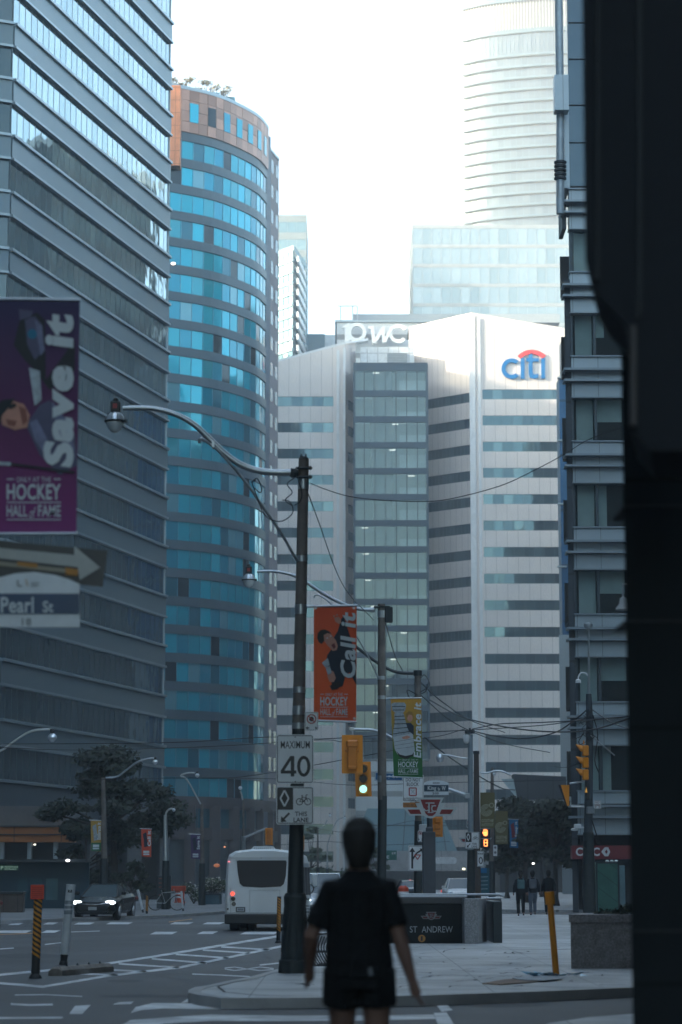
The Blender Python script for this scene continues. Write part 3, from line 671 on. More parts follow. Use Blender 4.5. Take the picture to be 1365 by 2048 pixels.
tr=n.new('ShaderNodeBsdfTransparent'); tr.inputs[0].default_value=(.75,.85,.85,1); mx=n.new('ShaderNodeMixShader'); mx.inputs[0].default_value=.2
L.new(tr.outputs[0],mx.inputs[1]); L.new(pb.outputs[0],mx.inputs[2]); L.new(mx.outputs[0],n['Material Output'].inputs[0])
blind=mat('blind',lin((205,215,210)),.8,var=.08); room_b=mat('room_brown',lin((60,62,60)),.8)
for k in range(-2,6):
    zt=z712-k*sp_
    if k==5: zbot=Z(1690,SY)
    s=MB(); H=sp_
    # panel group (from zt down 0.49 of storey), windows below
    s.box(s0,s1,SY-.05,SY+.6,zt-.15*H,zt-.0*H,0); s.box(s0,s1,SY-.02,SY+.6,zt-.285*H,zt-.19*H,0); s.box(s0,s1,SY-.05,SY+.6,zt-.49*H,zt-.32*H,0)
    s.build('wall_panel',silver,sb)
    s=MB()
    for za,zc,o_ in ((.015,-.0,.18),(.19,.165,.55),(.315,.29,.45),(.5,.488,.2)):
        s.box(s0-.35*(o_>.3)-.05,s1,SY-o_,SY+.5,zt-za*H,zt-zc*H)
    s.build('ledge',fin,sb)
    if k>=5: break
    wz1=zt-.5*H; wz0=zt-H+.0
    for j in range(9):
        x0=s0+.05+j*2.75; w_=MB(); w_.face([(x0,SY+.25,wz0),(x0+2.65,SY+.25,wz0),(x0+2.65,SY+.25,wz1),(x0,SY+.25,wz1)],0)
        for fx,ww in ((0,.1),(1.1,.12),(2.65,.1)): w_.box(x0+fx-ww/2,x0+fx+ww/2,SY+.1,SY+.36,wz0,wz1,1)
        w_.build('window',[glass_int,mullion],sb)
        w_=MB(); r=random.random()
        w_.box(x0+.2,x0+1.0,SY+.5,SY+.55,wz0+.02,wz1,0); w_.box(x0+1.2,x0+(1.6 if r<.6 else 2.4),SY+.52,SY+.57,wz0+.02+(0 if r<.5 else 1.),wz1,0); w_.build('blind',blind,sb)
    s=MB(); s.box(s0,s1,SY+5,SY+5.2,wz0,wz1,0); s.box(s0,s1,SY+.6,SY+5.1,wz0-.12,wz0,0); s.build('room',room_b,sb)
# bank fascia
fas=root('fascia_sign',(P(1200,1717,SY-.7).x,SY-.7,Z(1717,SY-.7)),'dark red fascia sign reading CIBC with diamond mark over the bank doorway','sign')
s=MB(); s.box(P(1145,1700,SY-.7).x,s1,SY-.7,SY+.2,Z(1718,SY-.7),Z(1691,SY-.7)); s.build('sign_panel',mat('fascia_red',lin((120,30,40)),.45,var=.06),fas)
s=MB(); text_px(s,'CIBC',1152,1695,1200,1712,SY-.72,0,bold=.03); s.build('lettering',sign_w,fas)
s=MB(); s.px([(1203,1703.5),(1210,1694.5),(1217,1694.5),(1210,1703.5),(1217,1712.5),(1210,1712.5)],SY-.73,.02); s.px([(1213,1698),(1217,1694.5),(1221,1703.5),(1217,1712.5),(1213,1709),(1216,1703.5)],SY-.73,.02); s.build('diamond_mark',sign_w,fas)
s=MB(); s.box(s0+.3,s1,SY+1.5,SY+5,0,Z(1718,SY)); s.build('shopfront',mat('shop_dark',(.03,.035,.04),.3,.2),sb)
# upper dark tower with pipe columns
du=root('dark_glass_tower',(P(1200,200,118).x,122,0),'dark glass tower above the silver bands with round pipe columns on its edge','building')
xd=P(1137,200,116).x; s=MB(); s.prism([(xd,116,Z(372,116)),(xd+30,116,Z(372,116)),(xd+30,140,Z(372,116)),(xd+2.5,140,Z(372,116))],(0,0,Z(-150,116)-Z(372,116))); s.build('wall',ramp_glass('dark_tower_glass',[(0,(.06,.09,.11))],metal=.6),du)
s=MB()
for v in (-60,45,118,210,285): s.box(P(1138,v,115.9).x,P(1138,v,115.9).x+30,115.9,116.05,Z(v+1,116),Z(v,116))
s.build('floor_seam',mullion,du)
s=MB(); s.tube([P(1121,428,113.5),P(1121,222,113.5)],mpp(300,113.5)*8,16,0); s.tube([P(1120,152,113.5),P(1117,-60,113.5)],mpp(300,113.5)*8,16,0); s.build('pipe_column',mat('pipe_steel',lin((165,178,184)),.35,.2),du,smooth=SH)
s=MB(); s.box(P(1110,190,112.8).x,P(1138,190,112.8).x,112.8,113.6,Z(222,113),Z(152,113)); s.box(P(1130,300,114).x,P(1139,300,114).x,114,116.5,Z(376,114),Z(222,114)); s.build('bracket_panel',silver,du)
s=MB()
for v in (325,333,341,349,357): s.tube([P(1121,v+3.2,113.5),P(1121,v+1.6,113.5),P(1121,v-1.6,113.5),P(1121,v-3.2,113.5)],[mpp(340,113.5)*r for r in (9.5,12.5,12.5,9.5)],16)
s.build('collar',dark_metal,du,smooth=SH)
s=MB(); s.box(P(1125,440,114).x,P(1133,440,114).x,114,116,Z(457,114),Z(376,114)); s.build('bracket',dark_metal,du)
# blue glazed building in the gap
bb=root('blue_sliver_building',(P(1127,1000,240).x,245,0),'narrow blue glazed building squeezed between white office and silver bands','building')
s=MB(); s.box(P(1119,800,240).x,P(1160,800,240).x,240,243,0,Z(755,240)); s.build('wall',mat('blue_panel',lin((0,78,120)),.3,.3,joint=[((0,0,1),5.6,.2,.25)]),bb)
s=MB(); s.box(P(1119,700,241).x+.2,P(1160,700,241).x,241,243,Z(755,241),Z(683,241)); s.build('upper_wall',steel_panel,bb)
for v in (755,880,1007,1132): s=MB(); s.box(P(1116,v,239.6).x,P(1134,v,239.6).x,239.6,240.2,Z(v+3,240),Z(v,240)); s.build('ledge',ledge_m,bb)
s=MB()
s.box(P(1119,1300,239.8).x,P(1160,1300,239.8).x,239.8,240,0,Z(1270,240)); s.build('ledge',ledge_m,bb)
# overhead covered walkway with white gable
sk=root('covered_walkway',(P(1065,1580,210).x,210,0),'dark ribbed overhead walkway with pale triangular end above the trees','walkway')
s=MB(); s.px([(1028,1548),(1133,1553),(1133,1598),(1034,1600)],210,3); s.build('deck',mat('walk_dark',lin((52,60,66)),.6,joint=[((1,0,0),2.2,.2,.1)]),sk)
s=MB(); s.px([(1003,1558),(1027,1558),(1035,1597)],209.5,.3); s.build('gable_panel',mat('gable_pale',lin((170,190,195)),.4,.2),sk)
s=MB(); s.tube([(P(1100,1600,211).x,211,0),(P(1100,1600,211).x,211,Z(1598,211))],.5,8); s.tube([(P(1045,1600,211).x,211,0),(P(1045,1600,211).x,211,Z(1598,211))],.5,8); s.build('column',dark_metal,sk)

db=root('dark_backdrop',(P(1080,1700,270).x,275,0),'added low dark block standing in for the tree shade at the pavement end','building')
s=MB(); s.box(P(1000,1700,270).x,P(1175,1700,270).x,270,280,0,Z(1618,270)); s.build('wall',mat('shade_dark',(.02,.024,.026),.8,joint=[((1,0,0),3,.2,.3)]),db)  # added block, near-black colour stands in for shade under the trees
s=MB(); s.box(P(1000,1700,269.5).x,P(1175,1700,269.5).x,269.4,270,Z(1722,270),Z(1716,270)); s.build('fascia',mat('shade_strip',(.08,.085,.09),.7),db)
# ---- near dark building on the right edge, upper bay overhanging with a rounded foot ----
nb=root('dark_corner_building',(4,21,0),'out of focus dark building edge with rounded overhanging bay at right','building')
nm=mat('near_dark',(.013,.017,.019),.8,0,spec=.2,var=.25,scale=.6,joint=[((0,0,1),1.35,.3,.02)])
NY=13.; x0=P(1262,1800,NY).x
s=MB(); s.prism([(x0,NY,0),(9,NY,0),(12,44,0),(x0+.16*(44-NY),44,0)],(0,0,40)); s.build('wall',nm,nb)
for v in (1240,1860,1010):
    s=MB(); s.box(x0-.004,x0+3,NY-.008,NY+.5,Z(v+4,NY),Z(v,NY)); s.build('wall_rib',mat('near_rib',(.02,.025,.028),.7),nb)
s=MB(); Y0=11.0
prof=[(1165,-700),(1165,0),(1168,300),(1171,520),(1180,562),(1203,598),(1232,628),(1250,648),(1259,680),(1262,860),(1300,900),(1460,900),(1460,-700)]
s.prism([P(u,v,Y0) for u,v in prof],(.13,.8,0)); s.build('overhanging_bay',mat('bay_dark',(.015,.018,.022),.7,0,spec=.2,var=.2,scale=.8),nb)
s=MB(); s.px([(1276,-700),(1284,-700),(1284,620),(1276,640)],Y0-.03,.05); s.px([(1194,-700),(1200,-700),(1200,560),(1194,556)],Y0-.03,.05); s.build('bay_rib',mat('bay_rib',(.022,.026,.028),.7),nb)
s=MB(); s.pxr(1262,650,1274,850,Y0-.03,.05); s.build('downpipe',mat('pipe_brown',(.05,.043,.04),.6),nb)

# ---- low left base structures ----
pod=root('grey_podium',(P(60,1700,150).x,152,0),'low grey concrete podium with orange band under the office tower','building')
s=MB(); s.box(P(-150,1640,152).x,P(132,1640,152).x,152,160,Z(1655,152),Z(1612,152)); s.build('parapet',conc_d,pod)
s=MB(); s.box(P(-150,1640,150).x,P(148,1640,150).x,150,152,Z(1684,150),Z(1652,150)); s.build('orange_band',mat('orange_board',lin((170,100,35)),.6,var=.1,scale=.6,stain=.2,joint=[((1,0,0),2.9,.35,.08)]),pod)
s=MB(); s.box(P(-150,1640,149.8).x,P(148,1640,149.8).x,149.85,150,Z(1670,150),Z(1668,150)); s.box(P(-150,1640,149.8).x,P(148,1640,149.8).x,149.85,150,Z(1654,150),Z(1651,150)); s.build('band_rail',dark_metal,pod)
s=MB()
for u in (0,55,107): s.box(P(u,1700,150.5).x,P(u+8,1700,150.5).x,150.5,151,0,Z(1684,150.5))
s.build('column',mat('col_pale',(.35,.4,.42),.5),pod)
s=MB(); s.box(P(-150,1700,156).x,P(180,1700,156).x,156,160,0,Z(1655,156)); s.build('wall',mat('pod_dark',(.02,.026,.03),.6),pod)
ph=root('site_hoarding',(P(90,1836,120).x,120,KH),'dark teal hoarding with glazed panels along the opposite pavement','hoarding')
teal=mat('teal_board',lin((22,62,78)),.5,var=.15,scale=.8,stain=.25)
s=MB(); s.box(P(-80,1780,120).x,P(178,1780,120).x,120,120.3,KH,Z(1722,120)); s.build('board',teal,ph)
s=MB()
for u0,u1 in ((36,56),(60,84),(92,116)): s.box(P(u0,1780,119.9).x,P(u1,1780,119.9).x,119.93,120.02,Z(1800,120),Z(1757,120))
s.build('glazed_panel',ramp_glass('hoard_glass',[(0,(.1,.2,.24)),(.5,(.16,.3,.34))],metal=.5),ph)
s=MB(); s.box(P(-80,1720,119).x,P(178,1720,119).x,118.6,120.4,Z(1724,119),Z(1718,119)); s.build('header',dark_metal,ph)
s=MB(); s.pxr(0,1730,37,1741,119.7,.05,0); text_px(s,'PEDESTRIAN',10,1732,36,1735.5,119.68,1,bold=.01); text_px(s,'ENTRANCE',10,1736.5,33,1740,119.68,1,bold=.01); text_px(s,'P',2,1732,7,1739,119.68,1,bold=.02); s.build('entrance_sign',[mat('green_board',(.02,.12,.08),.5),mat('lit_letters',(.6,.7,.65),.5,emit=(.6,1,.8),es=.05)],ph)
wb=root('plywood_barrier',(P(12,1836,105).x,105,KH),'brown plywood barrier at the left edge below the hoarding','barrier')
s=MB(); s.rbox(P(-60,1800,105).x,P(47,1800,105).x,105,105.6,KH,Z(1786,105),.03); s.build('board',mat('plywood',lin((88,76,68)),.7,var=.2,stain=.25,joint=[((1,0,0),.6,.2,.03)]),wb)
s=MB(); s.rbox(P(-60,1800,105).x,P(48,1800,105).x,104.9,105.7,Z(1788,105),Z(1783,105),.02); s.build('rail',dark_metal,wb)
gc=root('concrete_portal',(P(285,1830,172).x,174,0),'grey concrete wall and pillars behind the dark street tree','building')
s=MB(); s.box(P(244,1700,172).x,P(336,1700,172).x,172,176,Z(1668,172),Z(1635,172)); s.build('lintel',conc_d,gc)
for u0,u1 in ((255,284),(320,334)):
    s=MB(); s.box(P(u0,1700,172.1).x,P(u1,1700,172.1).x,172.1,175,0,Z(1668,172)); s.build('pillar',conc_d,gc)
s=MB(); s.box(P(180,1700,175).x,P(336,1700,175).x,175.1,176,0,Z(1640,175)); s.build('wall',mat('portal_dark',(.03,.035,.04),.7),gc)
# unseen blocks added out of frame to shade the street and fill reflections
def unseen_block(nm,x0,x1,y0,y1,z1,lab,c=(96,110,118)):
    r=root(nm,((x0+x1)/2,(y0+y1)/2,0),lab,'building')
    m_=mat(nm+'_m',lin(c),.6,var=.1,scale=.2,joint=[((0,0,1),3.6,.2,1.6)])
    q=MB(); q.box(x0,x1,y0,y1,0,z1); q.build('wall',m_,r); q=MB(); q.box(x0-.3,x1+.3,y0-.3,y1+.3,z1,z1+1); q.build('parapet',ledge_m,r)
unseen_block('sun_screen_block',-110,-64,0,420,100,'long unseen block added out of frame on the left to hold off the sun')
unseen_block('kerb_shade_block',-60,-23,6,128,86,'tall grey block added out of frame at left to shade the street')
unseen_block('sun_screen_tower',-58,-22,292,345,89,'unseen tower added behind the curved hotel to shade the white block')
unseen_block('rear_shade_block',14,50,-60,10,56,'unseen grey block added behind the viewer on the right to cut skylight')
unseen_block('reflected_block',38,70,40,176,58,'long unseen dark block behind the silver bands, shaped for the window reflections',(26,42,50))
unseen_block('reflected_tower',36,60,180,214,70,'unseen dark teal block shaped for the window reflections, second of the row',(24,46,56))
unseen_block('reflected_tower',39,62,218,238,57,'unseen pale stone block shaped for the window reflections, third of the row',(120,112,104))
unseen_block('reflected_tower',36,60,241,262,82,'unseen blue grey tower shaped for the window reflections, fourth of the row',(40,66,80))
unseen_block('reflected_tower',40,66,266,292,66,'unseen dark block shaped for the window reflections, fifth of the row',(20,34,42))
unseen_block('reflected_tower',37,60,296,330,78,'unseen slate tower shaped for the window reflections, last of the row',(34,58,70))
unseen_block('rear_left_shade_block',-60,-20,-120,5,66,'unseen grey block added behind the viewer on the left to cut skylight')
# ================================================ STREET THINGS
lamp_glass=mat('lamp_glass',(.75,.8,.82),.12,.1,var=.03); refl=mat('lamp_reflector',(.75,.8,.84),.3,.6,var=.15,scale=30)
lamp_red=mat('lamp_tag_red',(.35,.04,.04),.5)
def arc_pts(px,Y,dY=0):
    n=len(px); return [P(u,v,Y+dY*i/(n-1)) for i,(u,v) in enumerate(px)]
def spline(pts,n=5):
    q=[Vector(p) for p in pts]; q=[q[0]*2-q[1]]+q+[q[-1]*2-q[-2]]; out=[]
    for i in range(1,len(q)-2):
        for k in range(n):
            t=k/n; a,b_,c,d=q[i-1:i+3]
            out.append(.5*((2*b_)+(c-a)*t+(2*a-5*b_+4*c-d)*t*t+(3*b_-a-3*c+d)*t**3))
    return out+[q[-2]]
def lamp_head(par,u,v,rpx,Y,detail=True):
    """acorn luminaire hanging under a control box; u,v = centre of the equator rim"""
    r=mpp(v,Y)*rpx; c=P(u,v,Y)
    s=MB(); s.lathe(c,[(r*.28,r*1.0),(r*.55,r*.92),(r*.86,r*.55),(r*.98,r*.12),(r*1.0,0)],20); h=s.build('lamp_head',refl,par,smooth=SH)
    s=MB(); s.lathe(c,[(r*.96,-r*.0),(r*.88,-r*.35),(r*.62,-r*.85),(r*.3,-r*1.12),(.001,-r*1.18)],18); s.build('lamp_glass',lamp_glass,h,smooth=True)
    if detail:
        s=MB(); s.lathe(c,[(r*1.02,-r*.1),(r*1.12,-r*.06),(r*1.12,r*.06),(r*1.0,r*.1)],20); s.box(c.x+r*1.0,c.x+r*1.25,c.y-r*.15,c.y+r*.15,c.z-r*.15,c.z+r*.2)
        for k in range(10):
            a=k*math.pi/5; s.tube([c+Vector((math.cos(a)*q*r,math.sin(a)*q*r,z*r)) for q,z in ((.3,1.),(.6,.92),(.9,.56),(1.02,.08))],r*.022,4)
        s.build('rim',dark_metal,h,smooth=SH)
    s=MB(); s.rbox(c.x-r*.48,c.x+r*.5,c.y-r*.45,c.y+r*.45,c.z+r*.95,c.z+r*2.05,r*.08); s.lathe(c,[(r*.25,r*2.05),(r*.25,r*2.4),(r*.18,r*2.45)],10); s.build('control_box',black_p,h)
    if detail:
        s=MB(); s.box(c.x-r*.22,c.x+r*.2,c.y-r*.47,c.y-r*.45,c.z+r*1.3,c.z+r*1.8); s.build('box_label',lamp_red,h)
def straps(par,u0f,vs,Y,rf):
    for v in vs:
        s=MB(); bands(s,u0f,(v,),Y,rf); s.build('steel_strap',galv,par,smooth=SH)
def bands(s,u0f,vs,Y,rf):
    for v in vs:
        c=P(u0f(v),v,Y); r=rf(v); s.tube([c+Vector((0,0,.045)),c-Vector((0,0,.045))],[r*1.06,r*1.06],14)
# ---- nearest pole -------------------------------------------------
Y1=G(588,1946,KH)[1]
def pu(v): return 608-(v-920)*20/1020
def pr(v): return mpp(v,Y1)*(10.3+(v-920)*.0042)
p1=root('street_lamp_pole',G(588,1946,KH),'tall concrete lamp pole in dark cast base, bearing the speed sign on the corner','lamp pole','lamp poles carrying curved arms')
s=MB(); vs=[918,1000,1200,1450,1650]; s.tube([P(pu(v),v,Y1) for v in vs][::-1],[pr(v) for v in vs][::-1],18); s.build('pole_shaft',pole_conc,p1,smooth=SH)
s=MB(); vs=[(1455,12.5),(1470,12.8),(1600,13.4),(1786,16.5),(1787,20),(1794,23),(1808,22),(1815,21.5),(1905,26),(1918,26.5),(1921,30),(1938,31),(1946,31)]
s.tube([P(pu(v),v,Y1) for v,r in vs][::-1],[mpp(v,Y1)*r for v,r in vs][::-1],20); s.build('pole_base',cast_iron,p1,smooth=math.radians(25))
s=MB()
for k in range(8):
    a=k*math.pi/4+.2; s.tube([P(pu(1904),1904,Y1)+Vector((math.cos(a),math.sin(a),0))*mpp(1900,Y1)*26,P(pu(1815),1815,Y1)+Vector((math.cos(a),math.sin(a),0))*mpp(1800,Y1)*21.3],.012,5)
s.build('base_rib',cast_iron,p1)
straps(p1,pu,(963,973,1118,1215,1223,1380,1418,1424,1452),Y1,pr)
s=MB(); c=P(608,917,Y1); s.lathe(c,[(pr(918)*1.0,0),(pr(918)*.7,.03),(.02,.04)],14)
for du in (-5,4): s.tube([P(608+du,918,Y1),P(608+du,908,Y1)],[.03,.012],6)
for v in (936,954): s.tube([P(592,v,Y1-.1),P(624,v,Y1-.1)],.02,6); s.tube([P(621,v,Y1-.12),P(621,v,Y1+.1)],.035,6)
s.tube([P(585,946,Y1)-Vector((0.,0,0)),P(597,946,Y1)],.07,10); s.box(P(582,946,Y1).x,P(588,946,Y1).x,Y1-.07,Y1+.07,Z(954,Y1),Z(938,Y1)); s.build('arm_clamp',dark_metal,p1)
s=MB(); a=spline(arc_pts([(587,945),(550,945),(515,941),(480,928),(448,905),(420,878),(390,850),(355,830),(312,818),(272,816),(246,817)],Y1)); s.tube(a,[.055-.016*i/len(a) for i in range(len(a))],12); s.build('lamp_arm',galv,p1,smooth=SH)
s=MB(); s.tube(spline(arc_pts([(400,886),(399,880),(406,878),(425,892),(440,905),(470,938),(500,975),(520,1005),(560,1062),(594,1121)],Y1-.08)),.022,8); s.box(P(425,890,Y1).x,P(430,890,Y1).x,Y1-.12,Y1+.05,Z(897,Y1),Z(884,Y1)); s.build('arm_brace',galv,p1,smooth=SH)
s=MB()
for pts in ([(590,955),(575,968),(585,985),(571,1000),(586,1012)],[(594,950),(604,985),(600,1003),(590,1010)],[(512,960),(505,965),(510,980),(530,1030),(560,1043),(583,1030),(586,1015),(578,1002),(565,1000)],[(508,975),(520,985),(524,978),(515,957),(503,965)],[(598,934),(588,940),(580,952)]):
    s.tube(spline(arc_pts(pts,Y1-.12),4),.009,5)
s.build('loose_cable',wire_m,p1)
lamp_head(p1,231,843,19.5,Y1)
# ---- second pole ---------------------------------------------------
Y2=62.0; b2=P(764,1880,Y2); b2.z=KH
p2=root('street_lamp_pole',b2,'brown concrete lamp pole between the orange and green banners, second along the kerb','lamp pole','lamp poles carrying curved arms')
s=MB(); s.tube([Vector((P(765,1700,Y2).x,Y2,Z(1600,Y2))),P(763.5,1208,Y2)],[mpp(1600,Y2)*9,mpp(1208,Y2)*7.2],16); s.build('pole_shaft',pole_conc,p2,smooth=SH)
s=MB(); s.tube([b2,b2+Vector((0,0,.4)),b2+Vector((0,0,1.1)),Vector((b2.x,Y2,Z(1780,Y2))),P(765.5,1592,Y2)],[mpp(1800,Y2)*15,mpp(1800,Y2)*14,mpp(1800,Y2)*10,mpp(1800,Y2)*9,mpp(1600,Y2)*9],16); s.build('pole_base',cast_iron,p2,smooth=SH)
straps(p2,lambda v:764,(1225,1232,1356,1395,1555,1561),Y2,lambda v:mpp(v,Y2)*8.2)
s=MB(); a=spline(arc_pts([(750,1220),(725,1219),(700,1213),(670,1200),(640,1183),(612,1164),(585,1150),(550,1143),(515,1143)],Y2)); s.tube(a,[.05-.014*i/len(a) for i in range(len(a))],10); s.tube(a[:3],.065,8); s.build('lamp_arm',galv,p2,smooth=SH)
s=MB(); s.tube(spline(arc_pts([(628,1196),(632,1190),(642,1192),(665,1210),(700,1252),(730,1300),(758,1356)],Y2-.08)),.02,7); s.build('arm_brace',galv,p2,smooth=SH)
s=MB(); s.rbox(P(770,1220,Y2).x,P(786,1220,Y2).x,Y2-.1,Y2+.1,Z(1245,Y2),Z(1214,Y2),.02); s.box(P(748,1213,Y2).x,P(780,1213,Y2).x,Y2-.12,Y2+.12,Z(1216,Y2),Z(1213,Y2)); s.build('junction_box',dark_metal,p2)
lamp_head(p2,498,1160,13,Y2)
# ---- third pole carrying the signal arm -----------------------------
Y3=75.0; b3=P(838,1860,Y3); b3.z=KH
p3=root('street_lamp_pole',b3,'weathered lamp pole partly hidden by the green trophy banner, third along the kerb','lamp pole','lamp poles carrying curved arms')
s=MB(); s.tube([b3,b3+Vector((0,0,.5)),Vector((b3.x,Y3,Z(1650,Y3))),P(836,1343,Y3)],[.16,.14,.1,mpp(1343,Y3)*6.5],14); s.build('pole_shaft',pole_conc,p3,smooth=SH)
s=MB(); s.tube([P(836,1352,Y3),P(836,1341,Y3)],mpp(1343,Y3)*8.5,12); s.build('pole_cap',dark_metal,p3)
s=MB(); s.tube([b3,Vector((b3.x,Y3,Z(1642,Y3)))],[.17,.115],12); s.build('pole_base',cast_iron,p3)
s=MB(); a=spline(arc_pts([(829,1347),(800,1345),(775,1337),(745,1318),(715,1295),(690,1275),(668,1266),(652,1266)],Y3)); s.tube(a,[.055-.015*i/len(a) for i in range(len(a))],8); s.build('lamp_arm',dark_metal,p3,smooth=SH)
s=MB(); a=spline(arc_pts([(830,1500),(800,1485),(782,1474),(765,1466),(745,1460),(720,1459),(702,1458.5)],Y3)); s.tube(a,.045,8); s.build('signal_arm',galv,p3,smooth=SH)
s=MB(); 
for pts in ([(840,1385),(860,1370),(850,1350),(842,1356)],[(836,1390),(815,1380),(820,1395),(834,1392)],[(842,1388),(852,1382),(858,1362)]): s.tube(spline(arc_pts(pts,Y3-.1),4),.014,5)
s.build('loose_cable',wire_m,p3)
lamp_head(p3,645,1278,10.5,Y3)
s=MB(); s.rbox(P(838,1650,Y3).x,P(855,1650,Y3).x,Y3-.3,Y3-.12,Z(1664,Y3),Z(1649,Y3),.02); s.build('control_cabinet',mat('cab_grey',(.4,.42,.43),.5),p3)
# ---- banners --------------------------------------------------------
ban_t=mat('banner_text',lin((205,212,214)),.6,var=.04); skin_p=mat('print_skin',lin((196,140,120)),.6,var=.1,scale=8); hair_p=mat('print_hair',(.02,.015,.012),.6)
suit_p=mat('print_suit',lin((24,36,52)),.6,var=.2,scale=6); silver_p=mat('print_silver',lin((150,160,168)),.45,.2,var=.3,scale=12); dark_p=mat('print_dark',(.012,.014,.018),.6); violet_p=mat('print_violet',lin((86,84,110)),.6,var=.2)
eye_p=mat('print_white',(.6,.6,.6),.6); lip_p=mat('print_mouth',lin((110,40,40)),.6)
def banner(name,u0,v0,u1,v1,Y,mats,label,cat='banner',group='event banners hung from poles',grad=None,skew=0.):
    r=root(name,P((u0+u1)/2,v1,Y),label,cat,group)
    if grad is None:
        s=MB(); s.px([(u0,v0),(u1,v0+skew),(u1-(u1-u0)*.015,v1+skew),(u0,v1)],Y,.012); s.build('banner_cloth',mats,r)
    return r
def cloth_mat(name,stops,z0,z1):
    m=mat(name,(1,1,1),.62,var=.05,scale=2,bump=.5,bscale=1.3,bdist=.08); n=m.node_tree.nodes; L=m.node_tree.links
    tc=n.new('ShaderNodeTexCoord'); sp=n.new('ShaderNodeSeparateXYZ'); L.new(tc.outputs['Object'],sp.inputs[0])
    mr=n.new('ShaderNodeMapRange'); L.new(sp.outputs[2],mr.inputs[0]); mr.inputs[1].default_value=z0; mr.inputs[2].default_value=z1
    cr=n.new('ShaderNodeValToRGB'); L.new(mr.outputs[0],cr.inputs[0])
    while len(cr.color_ramp.elements)<len(stops): cr.color_ramp.elements.new(.5)
    for i,(p,c) in enumerate(stops): cr.color_ramp.elements[i].position=p; cr.color_ramp.elements[i].color=lin(c)
    mx=[x for x in n if x.type=='MIX'][0]; L.new(cr.outputs[0],mx.inputs[6]); return m
def hall_text(s,u0,u1,v0,v1,Y,m=1,thin=.0):
    """ONLY AT THE / HOCKEY / HALL of FAME block filling the rectangle"""
    h=v1-v0; w_=u1-u0
    text_px(s,'ONLY AT THE',u0+w_*.18,v0,u1-w_*.18,v0+h*.12,Y,m)
    s.line([(u0,v0+h*.05),(u0+w_*.13,v0+h*.05)],h*.025,Y,.002,m); s.line([(u1-w_*.13,v0+h*.05),(u1,v0+h*.05)],h*.025,Y,.002,m)
    text_px(s,'HOCKEY',u0,v0+h*.16,u1,v0+h*.53,Y,m,bold=.02+thin)
    s.line([(u0,v0+h*.59),(u1,v0+h*.59)],h*.022,Y,.002,m)
    text_px(s,'HALL',u0,v0+h*.65,u0+w_*.38,v0+h*.92,Y,m,bold=.012+thin); text_px(s,'of',u0+w_*.42,v0+h*.70,u0+w_*.54,v0+h*.96,Y,m,shear=.4); text_px(s,'FAME',u0+w_*.58,v0+h*.65,u1,v0+h*.92,Y,m,bold=.012+thin)
    s.line([(u0,v0+h*.99),(u1,v0+h*.99)],h*.022,Y,.002,m)
# orange banner
YB=Y1-.02
r=banner('street_banner',628,1210,714,1443,YB,cloth_mat('cloth_orange',[(0,(240,96,42)),(.5,(236,100,46)),(1,(222,82,46))],0,2),'orange banner reading Call it with a laughing man, on the nearest lamp pole')
yy=YB-.008
s=MB(); s.px([(676,1262),(683,1238),(688,1232),(700,1270),(712,1310),(713,1370),(708,1360),(700,1345),(692,1350),(686,1372),(672,1378),(664,1368),(660,1345),(652,1325),(655,1310),(662,1300),(672,1292),(668,1275)],yy,.003); s.build('printed_figure',suit_p,r)
s=MB(); s.px([(646,1268),(652,1264),(662,1268),(672,1280),(676,1292),(674,1300),(666,1302),(655,1290),(648,1280)],yy-.004,.003); s.px([(669,1236),(677,1233),(682,1238),(683,1246),(678,1248),(671,1243)],yy-.004,.003); s.px([(655,1352),(662,1340),(668,1344),(672,1356),(668,1364),(660,1364)],yy-.004,.003)
s.px([(669,1236),(666,1231),(671,1231)],yy-.005,.003); s.px([(674,1233),(673,1228),(677,1229)],yy-.005,.003); s.build('printed_skin',skin_p,r)
s=MB(); s.px([(635,1276),(636,1266),(642,1260),(650,1259),(658,1262),(664,1268),(655,1266),(648,1270),(649,1282),(644,1288),(638,1284)],yy-.008,.003); s.px([(660,1372),(668,1366),(680,1362),(683,1370),(676,1378),(664,1380)],yy-.008,.003); s.build('printed_hair',hair_p,r)
s=MB(); s.disc(655,1276,1.6,yy-.012,.002,0,8); s.disc(662,1272,1.6,yy-.012,.002,0,8); s.px([(663,1290),(669,1286),(672,1294),(668,1298)],yy-.012,.002,1); s.px([(644,1326),(656,1316),(660,1330),(652,1336)],yy-.012,.002,2); s.px([(652,1336),(660,1332),(664,1346),(656,1350)],yy-.012,.002,2); s.build('printed_face',[eye_p,lip_p,silver_p],r)
s=MB(); text_px(s,'Call it',681,1224,712,1356,yy-.016,0,bold=.03,up=True,shear=0.15); s.build('lettering',ban_t,r)
s=MB(); hall_text(s,641,696,1386,1434,yy-.003,0); s.build('small_lettering',ban_t,r)
s=MB(); s.tube([P(612,1213,YB),P(716,1211,YB)],.018,8); s.tube([P(606,1440,YB),P(714,1444,YB)],.018,8); s.build('banner_rod',galv,r)
s=MB(); 
for u,v in ((632,1216),(708,1216),(709,1437)): s.ring(u,v,1.2,2.4,yy-.002,.003,0,10)
s.build('eyelet',galv,r)
